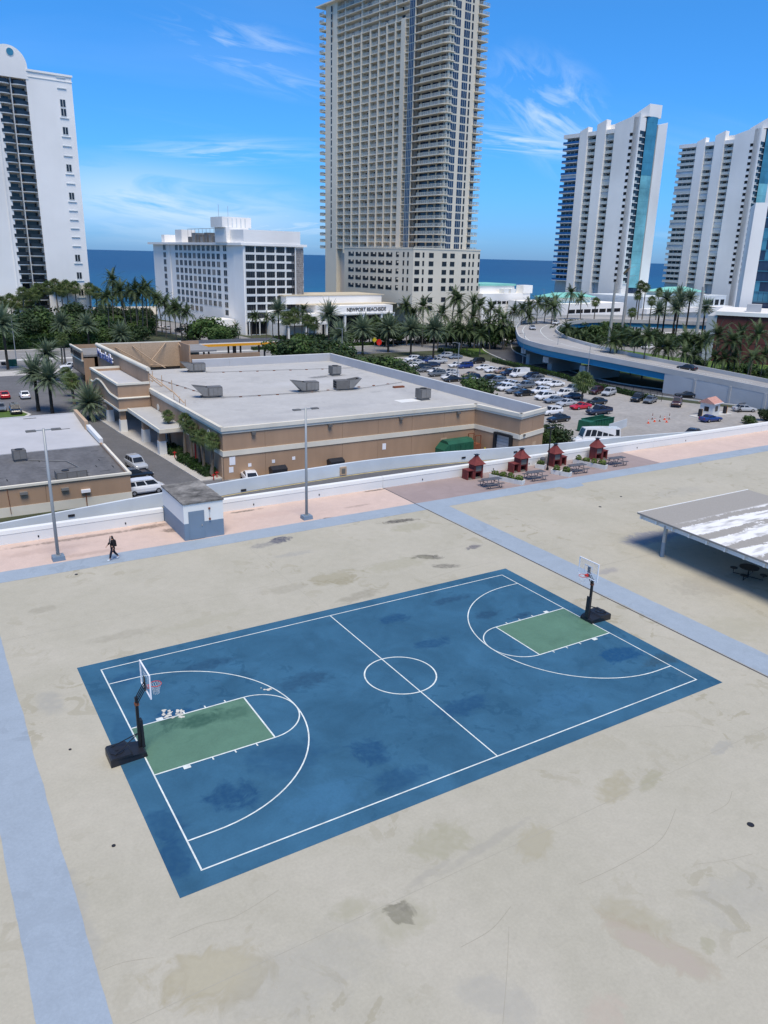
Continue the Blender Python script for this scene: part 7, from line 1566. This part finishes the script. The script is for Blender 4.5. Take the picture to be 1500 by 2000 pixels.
one(1163,860,'bus','white',R(158),'white shuttle bus parked behind the barbecue terrace parapet')
for px,py,k,c,r,l in ((8,770,'sedan','red',90,'red sedan parked at the left edge of the store car park'),(48,770,'sedan','white',88,'white sedan parked against the car park hedge'),(30,800,'suv','black',-92,'black SUV parked nose towards the low building'),(0,795,'sedan','grey',-90,'dark sedan beside the black SUV'),(143,727,'sedan','white',178,'white sedan parked before the shop front'),(147,719,'suv','navy',178,'dark SUV parked before the shop front'),(136,715,'suv','white',178,'white SUV parked furthest along the shop front')): one(px,py,k,c,R(r),l,ZS,'cars by the shops')
for px,py,k,c,r,l in ((919,658,'cargo','white',180,'white cargo van on the far carriageway of the avenue'),(963,656,'sedan','black',180,'dark sedan on the far carriageway of the avenue'),(998,655,'sedan','white',180,'white sedan on the far carriageway behind the dark one'),(780,668,'pickup','navy',0,'dark pickup stopped on the near carriageway of the avenue'),(210,672,'sedan','silver',0,'silver car passing behind the store sign wall'),(824,668,'suv','black',0,'black SUV half hidden by the avenue date palms')): one(px,py,k,c,R(r),l,ZS,'cars on the avenue')
for px,py,k,c,l in ((442,655,'pickup','silver','silver pickup parked along the hotel drive'),(425,650,'sedan','white','white car parked along the hotel drive behind the pickup'),(366,650,'cargo','white','white van parked along the hotel drive'),(350,645,'suv','black','black SUV parked along the hotel drive'),(326,640,'sedan','silver','silver car coming along the hotel drive'),(311,637,'sedan','white','white car furthest along the hotel drive'),(300,632,'sedan','grey','grey car furthest along the hotel drive')): one(px,py,k,c,R(100),l,ZS,'cars along the hotel drive')
for px,py,c,l in ((1275,640,'white','white car parked in the back lot under the far flyover arm'),(1315,636,'silver','silver car parked in the back lot under the far flyover arm'),(1180,645,'red','red car parked inside the flyover bend'),(1203,645,'white','white car parked inside the flyover bend'),(1335,655,'silver','silver car leaving the back lot'),(1265,678,'white','white van-like car among the park palms')): one(px,py,'suv' if c=='white' else 'sedan',c,R(170),l,ZS,'cars in the back lot')
# on the flyover
def onfly(px,py,z,k,c,rz,l): p=G(px,py,z+.6); car(k,c,p.x,p.y,z+.02,rz,l,'cars on the flyover')
onfly(1086,630,-1.45,'sedan','white',R(215),'white car coming round the flyover bend'); onfly(1040,640,-1.45,'sedan','silver',R(235),'silver car on the tightest part of the flyover bend'); onfly(1342,718,-4.1,'sedan','black',R(96),'black sedan climbing the flyover approach')
# motorbikes by the palm
for px,py in ((84,712),(96,709)):
    p=G(px,py,ZS); t=thing('motorcycle','dark motorcycle parked behind the driveway date palm','motorcycle',(p.x,p.y,ZS),R(30),'parked motorcycles')
    for x in (-.7,.7): MB().tube([(x,-.06,.32),(x,.06,.32)],.32,12).build('wheel','tyre',t)
    MB().box(-.4,.45,-.14,.14,.45,.85,(.08,.02)).build('tank','black_metal',t); MB().box(-.8,0,-.15,.15,.80,.95).build('seat','black_plastic',t); MB().tube([(.7,0,.32),(.5,0,1.05)],.04,6).build('fork','steel',t); MB().tube([(.48,-.35,1.08),(.48,.35,1.08)],.025,6).build('handlebar','steel',t)
